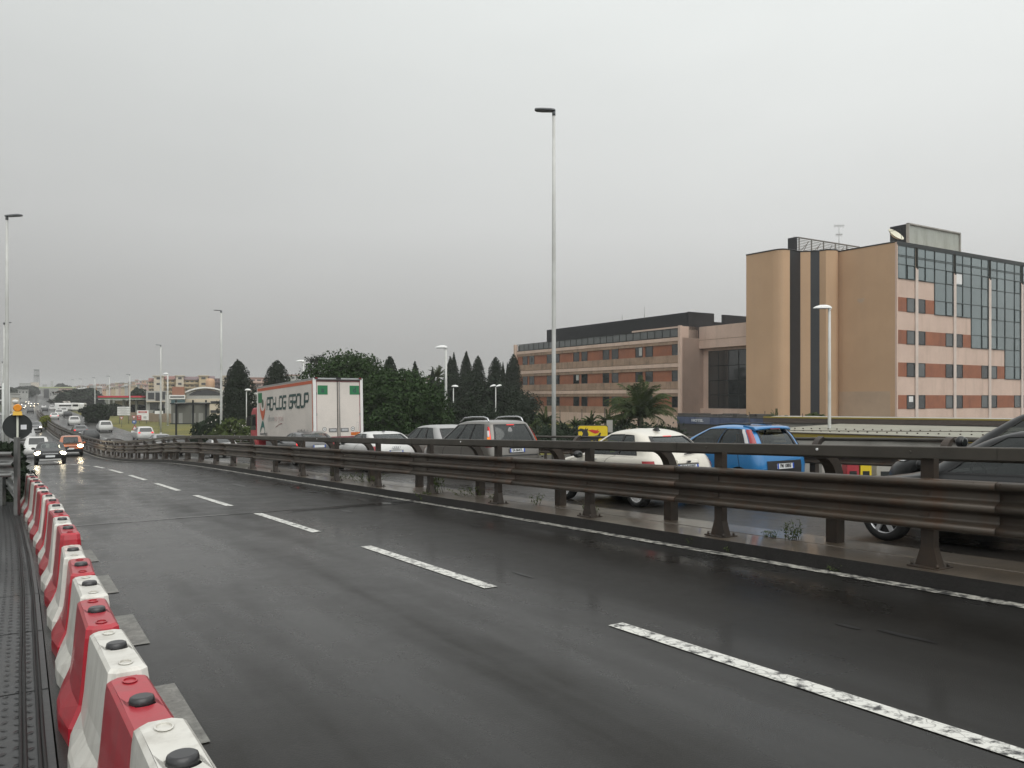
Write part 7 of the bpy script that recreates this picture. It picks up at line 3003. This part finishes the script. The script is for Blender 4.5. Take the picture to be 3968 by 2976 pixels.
def block(name, label, cat, x0, x1, yt, yb, Y, depth, m, roof=None, rows=0, cols=0, group=None, balc=False, rise=0.0, yaw=0.0, wm=None):
    """building whose front spans x0..x1, yt..yb of the photo at depth Y"""
    a, c = px(x0, yt, Y), px(x1, yb, Y)
    w_ = c.x - a.x
    ctr = Vector(((a.x + c.x) / 2, Y, 0))
    gz = min(c.z, ground_at(ctr.x, Y)) - .5
    yaw += atan2(-ctr.x, Y)
    w_ *= cos(atan2(ctr.x, Y))
    o = thing(name, label, cat, (ctr.x, Y, gz), (0, 0, yaw), group)
    h = a.z - gz
    b = MB(); b.hexa([(-w_ / 2, 0, 0), (w_ / 2, 0, 0), (w_ / 2, depth, 0), (-w_ / 2, depth, 0), (-w_ / 2, 0, h), (w_ / 2, 0, h), (w_ / 2, depth, h), (-w_ / 2, depth, h)])
    b.build('wall', m, o)
    if roof is not None:
        b = MB()
        if rise > 0:
            b.prism([(-w_ / 2 - .3, -.4, h), (-w_ / 2 - .3, depth + .4, h), (-w_ / 2 - .3, depth / 2, h + rise)], (w_ + .6, 0, 0))
        else:
            b.box((0, depth / 2, h + .15), (w_ + .5, depth + .5, .3))
        b.build('roof', roof, o)
    if rows:
        vis = a.z - max(c.z, gz)
        for r in range(rows):
            z1 = h - vis * (r + .25) / rows
            z0 = h - vis * (r + .62) / rows
            for k in range(cols):
                xx = -w_ / 2 + w_ * (k + .5) / cols
                ww = w_ / cols * (.62 if balc else .45)
                b = MB(); b.box((xx, -.02, (z0 + z1) / 2), (ww, .08, z1 - z0)); b.build('window', wm or M_WIN, o)
            if balc:
                b = MB(); b.box((0, -.6, z0 - .25), (w_ * .94, 1.2, .7)); b.build('balcony', m, o)
    return o, h, w_


# long sand-coloured flats with stair towers
segs = [(566, 622, 1474, 'left end of the long sand-coloured flats'), (640, 682, 1466, None), (682, 776, 1470, None)]
B1 = [(575, 600, 1478, 1520, 3, 2, M_SAND, 'lowest stepped end of the sand-coloured flats, beside the dark tree'), (598, 680, 1470, 1540, 4, 4, M_SAND, 'sand-coloured flats below the first stair tower'), (680, 772, 1472, 1540, 4, 5, M_SAND, 'sand-coloured flats between the two stair towers'),
      (772, 833, 1470, 1536, 4, 3, M_SAND, 'sand-coloured flats below the orange drum'), (828, 858, 1466, 1536, 4, 2, MATS['mauve_roof'], 'mauve building beside the orange drum'), (855, 892, 1462, 1540, 4, 2, M_PEACH, 'peach block right behind the tall lamp post, left of the big cypress')]
for x0, x1, yt, yb, r, c, m, lab in B1:
    o, h, w_ = block('apartment_block', lab, 'building', x0, x1, yt, yb, 330, 14, m, None, r, c, 'sand-coloured flats on the slope', True)
    if m is M_SAND:
        b = MB(); b.prism([(-w_ / 2, -1, h), (-w_ / 2, 15, h), (-w_ / 2, 12, h + 1.4), (-w_ / 2, 2, h + 1.4)], (w_, 0, 0)); b.build('roof', M_MAUVE if x0 > 640 else M_TILE, o)
for x0, x1, yt, lab in ((596, 634, 1457, 'left stair tower on the sand-coloured flats'), (682, 712, 1456, 'middle stair tower on the sand-coloured flats'), (771, 806, 1456, 'right stair tower on the sand-coloured flats, beside the drum'), (862, 888, 1457, 'flat-topped stair tower of the peach block')):
    o, h, w_ = block('stair_tower', lab, 'building', x0, x1, yt, 1500, 326, 6, M_CREAMR if x0 != 771 else M_SAND, None, 2, 1, 'stair towers of the flats')
    b = MB(); b.box((0, 3, h), (w_ + 1.0, 7, .35)); b.build('roof', M_CREAMR, o)
p = px(815, 1462, 324)
o = thing('roof_drum', 'orange round drum on the roof of the sand-coloured flats', 'building', (p.x, p.y, p.z - 3))
b = MB(); b.tube([(0, 0, -4), (0, 0, 1.5), (0, 0, 2.2), (0, 0, 2.5)], [1.75, 1.75, 1.5, .8], 20); b.build('drum', M_PEACH, o)
# arch-roofed modern building
Y = 190
o, h, w_ = block('arched_hall', 'grey modern building with a shallow arched white roof and teal glass band', 'building', 722, 872, 1516, 1580, Y, 22, M_GREYR, None, 0, 0)
b = MB()
arcp = []
for k in range(13):
    f = k / 12
    arcp.append((-w_ / 2 - .2 + (w_ + .4) * f, h - .1 + 1.15 * sin(pi * f) ** .8))
b.prism([(x, -.5, z) for x, z in arcp] + [(x, -.5, z - .38) for x, z in arcp[::-1]], (0, 23, 0)); b.build('roof', M_WHITE, o)
b = MB()
b.prism([(x * .80, -.06, h - 1.0) for x, z in (arcp[0], arcp[-1])] + [(x * .80, -.06, z - .62) for x, z in arcp[::-1]], (0, .1, 0)); b.build('window', M_WIN, o)
b = MB(); b.box((-w_ * .14, -.05, h - 3.6), (w_ * .62, .12, 1.5)); b.build('glass_band', M_TEALG, o)
b = MB(); b.box((0, -.08, h - 2.2), (w_, .2, .8)); b.build('parapet', M_CREAMR, o)
# terracotta and glass building left of it
o, h, w_ = block('terracotta_building', 'building with a terracotta block above a white band and teal glass', 'building', 640, 718, 1530, 1580, 185, 16, M_GREYR, None, 0, 0)
b = MB(); b.box((w_ * .15, 4, h + .9), (w_ * .62, 8, 1.9)); b.build('terracotta_block', M_TERRA, o)
b = MB(); b.box((w_ * .1, -.1, h - .5), (w_ * .8, .25, .9)); b.build('white_band', M_WHITE, o)
b = MB(); b.box((w_ * .1, -.16, h - .5), (w_ * .7, .2, .32)); b.build('window', M_WIN, o)
b = MB(); b.box((w_ * .15, -.08, h - 2.0), (w_ * .7, .2, 1.7)); b.build('glass_band', M_TEALG, o)
o, h, w_ = block('grey_building', 'grey concrete building with dark openings left of the terracotta block', 'building', 566, 645, 1515, 1575, 205, 15, M_GREYR, None, 0, 0)
for (u, z, ww, hh) in ((-.25, 1.3, .3, 1.7), (.1, 1.6, .28, 2.4), (.38, 1.2, .16, 2.0), (-.1, 3.9, .42, 1.8), (.3, 4.2, .2, 1.6)):
    b = MB(); b.box((u * w_, -.03, h - z), (ww * w_, .1, hh)); b.build('window', M_WIN, o)
b = MB(); b.box((0, -.6, h - 2.7), (w_ * .95, 1.4, .25)); b.build('canopy', M_CREAMR, o)
o, h, w_ = block('cream_building', 'cream low building with strip windows right of the billboard frame', 'building', 812, 885, 1545, 1600, 150, 12, M_CREAMR, None, 0, 0)
for z in (.7, 2.4, 3.4):
    b = MB(); b.box((-w_ * .12, -.03, h - z), (w_ * .66, .1, .5)); b.build('window', M_WIN, o)
# buildings right of the cypress and behind the truck
B2 = [(968, 1040, 1466, 1540, 290, 4, 3, M_PINKR, 'pink terraced flats between the two cypresses'), (1030, 1062, 1480, 1545, 270, 3, 2, M_CREAMR, 'pale flats touching the egg-shaped cypress'), (1112, 1160, 1455, 1500, 300, 2, 3, M_GREYR, 'grey flats between the egg-shaped cypress and the pine')]
for x0, x1, yt, yb, Y, r, c, m, lab in B2:
    block('apartment_block', lab, 'building', x0, x1, yt, yb, Y, 14, m, M_TILE, r, c, 'flats behind the truck', True)
o, h, w_ = block('balcony_building', 'white building with open balconies just left of the truck top', 'building', 962, 1020, 1518, 1590, 170, 10, M_GREYR, None, 0, 0)
for z in (.4, 2.2):
    b = MB(); b.box((0, -1, h - z), (w_ + 2, 2.2, .35)); b.build('balcony', M_WHITE, o)
for u in (-.35, .2, .42):
    b = MB(); b.box((u * w_, -1.6, h - 3), (.3, .3, 5.5)); b.build('column', M_WHITE, o)
p = px(1566, 1478, 240)
o = thing('red_dome_sign', 'red half-round gable with a white emblem between the cypresses', 'building', (p.x, p.y, p.z - 3))
b = MB(); b.prism([(2.6 * cos(a), 0, 2.4 * sin(a) + 1.2) for a in [k * pi / 12 for k in range(13)]] + [(-2.6, 0, -9), (2.6, 0, -9)], (0, 5, 0)); b.build('wall', mat('dull_red_wall', (.32, .12, .11), .8, 0, .1), o)
b = MB(); b.prism([(-1.1, -.05, 1.0), (-.7, -.05, 1.0), (0, -.05, 2.4), (.7, -.05, 1.0), (1.1, -.05, 1.0), (.25, -.05, 3.1), (-.25, -.05, 3.1)], (0, .04, 0)); b.build('emblem', M_WHITE, o)
o, h, w_ = block('pale_house', 'hazy pale house right of the knobbed cypress', 'building', 1636, 1668, 1470, 1510, 300, 8, M_GREYR, M_TILE, 1, 2)

# petrol canopy with red and green edge
Y = 205
a, c = px(383, 1534, Y), px(552, 1545, Y)
o = thing('petrol_canopy', 'distant petrol canopy with a red and green edge', 'petrol station', ((a.x + c.x) / 2, Y, ground_at(a.x, Y)))
w_ = c.x - a.x
zc_ = a.z - o.location.z
b = MB(); b.box((0, 4, zc_ - .22), (w_, 9, .44)); b.build('red_fascia', mat('canopy_red', (.50, .03, .05), .5, 0, .05), o)
b = MB(); b.box((w_ * .02, 4, zc_ - .60), (w_ * .95, 8.8, .30)); b.build('green_fascia', mat('canopy_green', (.03, .16, .05), .5, 0, .05), o)
b = MB(); b.box((0, 4, zc_ - .85), (w_, 8.6, .16)); b.build('soffit', M_WHITE, o)
for u in (-.4, -.1, .2, .45):
    b = MB(); b.box((u * w_, 4, (zc_ - .9) / 2), (.5, .5, zc_ - .9)); b.build('column', M_GREYR, o)
b = MB(); b.box((-.2 * w_, 6, zc_ - 1.9), (3.5, 2, 1.2)); b.box((.12 * w_, 6, zc_ - 1.8), (4.5, 2, 1.0)); b.build('kiosk', M_CREAMR, o)

# big billboard frame seen from behind
Y = 78
a, c = px(664, 1564, Y), px(812, 1642, Y)
gz = ground_at((a.x + c.x) / 2, Y)
o = thing('billboard_frame', 'large grey billboard in a dark steel frame standing on the yellow-green grass', 'billboard', ((a.x + c.x) / 2, Y, gz))
w_ = c.x - a.x
z0, z1 = c.z - gz, a.z - gz
b = MB(); b.box((0, 0, (z0 + z1) / 2), (w_, .08, z1 - z0))
b.build('panel', mat('grey_board_back', (.15, .15, .125), .7, 0, .15, .7, dirt=(.10, .10, .085), dscale=.7, damt=.6), o)
b = MB()
for (u0, u1) in ((-.44, -.39), (-.30, -.20), (.04, .14), (.22, .34)):
    b.box(((u0 + u1) / 2 * w_, -.05, z0 + (z1 - z0) * .27), ((u1 - u0) * w_, .03, (z1 - z0) * .52))
b.build('pale_strip', mat('pale_board_patch', (.27, .27, .24), .7, 0, .1), o)
for u in (-.36, .08, .42):
    b = MB(); b.box((u * w_, -.12, (z1 + .35) / 2), (.13, .14, z1 + .35)); b.build('post', M_FRAME, o)
b = MB(); b.box((0, -.06, z1), (w_ + .2, .14, .1)); b.box((0, -.06, z0), (w_ + .2, .14, .1)); b.build('frame_bar', M_FRAME, o)
b = MB(); b.box((.43 * w_, -.4, z1 + .08), (.8, .8, .06)); b.box((-.2 * w_, -.4, z1 + .06), (1.0, .8, .05)); b.build('lamp_tray', M_GREYR, o)

# advertising board, stacked direction boards, road signs
def board(name, label, x0, x1, yt, yb, Y, m, cat='sign', posts=(0,), th=.1):
    a, c = px(x0, yt, Y), px(x1, yb, Y)
    gz = ground_at((a.x + c.x) / 2, Y) - .2
    o = thing(name, label, cat, ((a.x + c.x) / 2, Y, gz))
    w_, hh = c.x - a.x, a.z - c.z
    b = MB(); b.box((0, 0, (a.z + c.z) / 2 - gz), (w_, th, hh)); b.build('panel', m, o)
    for u in posts:
        b = MB(); b.cyl((u * w_, .1, 0), (u * w_, .1, a.z - gz - .05), .06, .06, 8); b.build('post', M_GALV, o)
    return o, w_, hh, (a.z + c.z) / 2 - gz


o, w_, hh, zc_ = board('advertising_board', 'white and red advertising board by the grass', 531, 576, 1590, 1628, 150, M_WHITE, posts=(-.3, .3))
b = MB(); b.box((0, -.07, zc_ + hh * .32), (w_ * .72, .03, hh * .16)); b.box((-.30 * w_, -.07, zc_ - hh * .25), (w_ * .38, .03, hh * .48)); b.build('red_field', M_RSIGN, o)
b = MB(); b.box((-.30 * w_, -.09, zc_ - hh * .16), (w_ * .22, .02, hh * .10)); b.box((-.30 * w_, -.09, zc_ - hh * .34), (w_ * .26, .02, hh * .05)); b.box((.2 * w_, -.07, zc_ - hh * .22), (w_ * .26, .02, hh * .22)); b.build('small_print', MATS['faint_grey_letter'], o)
b = MB(); b.box((0, -.09, zc_ + hh * .32), (w_ * .5, .02, hh * .05)); b.build('white_line', M_WHITE, o)
o, w_, hh, zc_ = board('direction_board', 'stack of white direction boards beside a far lamp post', 455, 504, 1576, 1610, 150, M_GREYR, posts=(-.35, .35))
for k in range(5):
    b = MB(); b.box((.02 * w_, -.08, zc_ + hh * (.40 - .2 * k)), (w_ * 1.02, .05, hh * .145)); pl_ = b.build('board', M_WHITE, o)
    b = MB(); b.box((-.05 * w_ + .05 * k, -.11, zc_ + hh * (.40 - .2 * k)), (w_ * (.55 - .07 * (k % 3)), .012, hh * .035)); b.build('text_line', MATS['faint_grey_letter'], pl_)


def tri_sign(label, x, y, Y, s, inverted=False, plate_=False):
    p = px(x, y, Y)
    gz = ground_at(p.x, Y) - .1
    o = thing('road_sign', label, 'road sign', (p.x, Y, gz))
    zc = p.z - gz
    k = -1 if inverted else 1
    b = MB(); b.prism([(s * cos(a), 0, zc + k * s * sin(a)) for a in (pi / 2, pi / 2 + 2 * pi / 3, pi / 2 + 4 * pi / 3)][::-k], (0, .03, 0)); b.build('border', M_RSIGN, o)
    b = MB(); b.prism([(s * .66 * cos(a), -.012, zc + k * s * .66 * sin(a)) for a in (pi / 2, pi / 2 + 2 * pi / 3, pi / 2 + 4 * pi / 3)][::-k], (0, .01, 0)); b.build('face', M_WHITE, o)
    if plate_:
        b = MB(); b.box((0, 0, zc - s * .95), (s * 2.1, .03, s * .55)); b.build('plate', M_WHITE, o)
    b = MB(); b.cyl((0, .05, 0), (0, .05, zc + s * .5), .035, .035, 8); b.build('post', M_GALV, o)


tri_sign('red-bordered warning triangle above a white plate at the grass edge', 522, 1660, 100, .42, False, True)
tri_sign('upside-down give way triangle left of the advertising board', 519, 1616, 140, .42, True)
tri_sign('small red triangle sign below the stacked direction boards', 471, 1619, 135, .38, True)
o, w_, hh, zc_ = board('road_sign', 'small blue rectangular road sign below the give way triangle', 513, 528, 1630, 1641, 118, M_BSIGN, 'road sign')
b = MB(); b.box((0, -.06, zc_ + .03), (w_ * .6, .02, hh * .3)); b.build('arrow', M_WHITE, o)
o, w_, hh, zc_ = board('small_board', 'small white board behind the tall lamp post before the billboard frame', 600, 632, 1592, 1604, 140, M_WHITE)
# low wall behind the verge
a, c = px(500, 1598, 165), px(690, 1600, 150)
b = MB()
d = Vector((c.x - a.x, c.y - a.y, 0)); ln = d.length; d.normalize()
gz = ground_at(a.x, a.y) - .3
wall(b, Vector((a.x, a.y, 0)), d, 0, ln, gz, a.z, Vector((-d.y, d.x, 0)), .3, 0, Vector())
tag(b.build('boundary_wall', mat('buff_wall', (.28, .22, .16), .85, 0, .15, .5)), 'low buff boundary wall behind the grass and the advertising board', 'wall')

# overpass with pale green edge, far ahead
Y = 560
a, c = px(152, 1503, Y), px(295, 1505, Y)
o = thing('overpass', 'hazy overpass with a pale edge crossing beyond the far traffic', 'bridge', ((a.x + c.x) / 2, Y, ground_at(a.x, Y)))
w_ = c.x - a.x
zz = a.z - o.location.z
b = MB(); b.box((0, 5, zz - 1.0), (w_, 10, 1.6)); b.build('deck', M_GREYR, o)
b = MB(); b.box((0, -.2, zz + .2), (w_, .4, .9)); b.build('parapet', mat('pale_green_edge', (.42, .46, .24), .7, 0, .1), o)
for u in (-.38, -.05, .3, .48):
    b = MB(); b.box((u * w_, 5, (zz - 1.5) / 2 - 1), (3, 8, zz + 1)); b.build('pier', M_GREYR, o)
# buildings round the overpass and on the left
misc = [(228, 292, 1507, 1545, 480, M_PINKR, 'low warehouse with a dull red top and white gutter left of the round tree', 0, 0), (170, 190, 1508, 1520, 520, M_WIN, 'dark hall under the overpass', 0, 0), (192, 222, 1515, 1545, 500, M_GREYR, 'grey shed right of the dark hall', 1, 3),
        (208, 232, 1522, 1548, 420, M_GREYR, 'pale gabled shed before the warehouse', 0, 0), (36, 76, 1526, 1536, 260, M_GREYR, 'low grey roof left of the far traffic', 0, 0), (45, 74, 1540, 1556, 240, M_CREAMR, 'pale oval-fronted kiosk under the low grey roof', 0, 0),
        (70, 110, 1512, 1530, 420, M_GREYR, 'hazy grey house on the left slope', 1, 3), (75, 120, 1486, 1495, 800, M_GREYR, 'hazy dark long roof on the left ridge', 0, 0), (118, 152, 1482, 1496, 950, M_CREAMR, 'pale round building at the foot of the distant mast', 0, 0),
        (165, 182, 1491, 1500, 900, M_GREYR, 'tiny hazy house right of the mast', 0, 0), (196, 206, 1478, 1492, 1000, M_GREYR, 'tiny hazy tower block on the skyline', 0, 0)]
for x0, x1, yt, yb, Y, m, lab, r, c in misc:
    o, h, w_ = block('hazy_building', lab, 'building', x0, x1, yt, yb, Y, 10, m, M_TILE if 'warehouse' in lab else M_GREYR, r, c, 'hazy buildings far ahead')
    if 'oval' in lab:
        b = MB(); b.ball((0, -.3, h - 1.2), (w_ * .42, .3, .55), 0, 14, 8); b.build('oval_sign', M_WHITE, o)
# lattice mast
Y = 1000
p = px(142, 1431, Y)
gz = px(142, 1492, Y).z
o = thing('lattice_mast', 'distant telecommunication mast with two platforms at the end of the road', 'mast', (p.x, p.y, gz))
hh = p.z - gz
b = MB()
for sx_ in (-1, 1):
    for sy_ in (-1, 1):
        b.tube([(sx_ * 2.2, sy_ * 2.2, 0), (sx_ * 1.7, sy_ * 1.7, hh)], .26, 5)
for k in range(9):
    z0_, z1_ = hh * k / 9, hh * (k + 1) / 9
    for s in (-1, 1):
        b.tube([(-2.2, s * 2.2, z0_), (2.2, s * 2.2, z1_)], .13, 4); b.tube([(s * 2.2, -2.2, z1_), (s * 2.2, 2.2, z0_)], .13, 4)
b.build('lattice', mat('grey_mast_steel', (.11, .12, .12), .6, .2, .1), o)
for f, r in ((.95, 2.4), (.60, 2.5)):
    b = MB(); b.cyl((0, 0, hh * f - 1), (0, 0, hh * f + .4), r, r, 14)
    for k in range(6):
        b.box((cos(k) * (r + .4), sin(k) * (r + .4), hh * f), (.6, .6, 2.2))
    b.build('platform', MATS['grey_mast_steel'], o)
# houses up the slope
RH = random.Random(21)
colr = [(M_PINKR, 'pinkish'), (M_GREYR, 'greyish'), (M_CREAMR, 'cream'), (M_SAND, 'sandy'), (M_PEACH, 'peach')]
spots = []
for i in range(46):
    x = 300 + 285 * (i % 23) / 22 + RH.uniform(-5, 5)
    row = i // 23
    sky_y = 1492 - 20 * smooth01(330, 585, x)
    y = sky_y + (2 if row == 0 else 14) + RH.uniform(-2, 6)
    spots.append((x, y, 640 if row == 0 else 470))
words_ = ['square', 'wide', 'narrow', 'tall', 'low', 'long']
for i, (x, y, Y) in enumerate(spots):
    m, cn_ = colr[(i * 3 + (i // 5)) % 5]
    wpx = RH.uniform(10, 24)
    near = 'skyline' if i < 23 else 'middle slope'
    seen = ordn[(i % 23)] if i % 23 < 12 else None
    pos = '%s from the left' % seen if seen else '%s from the right' % ordn[22 - (i % 23)]
    block('hillside_house', 'hazy %s house on the %s of the town, %s' % (cn_, near, pos), 'building', x - wpx / 2, x + wpx / 2, y, y + 12, Y, 9, m, M_TILE if RH.random() < .4 else M_GREYR, 1, 2 if RH.random() < .6 else 3, 'houses on the hazy slope', rise=RH.choice([0, 0, .8]))
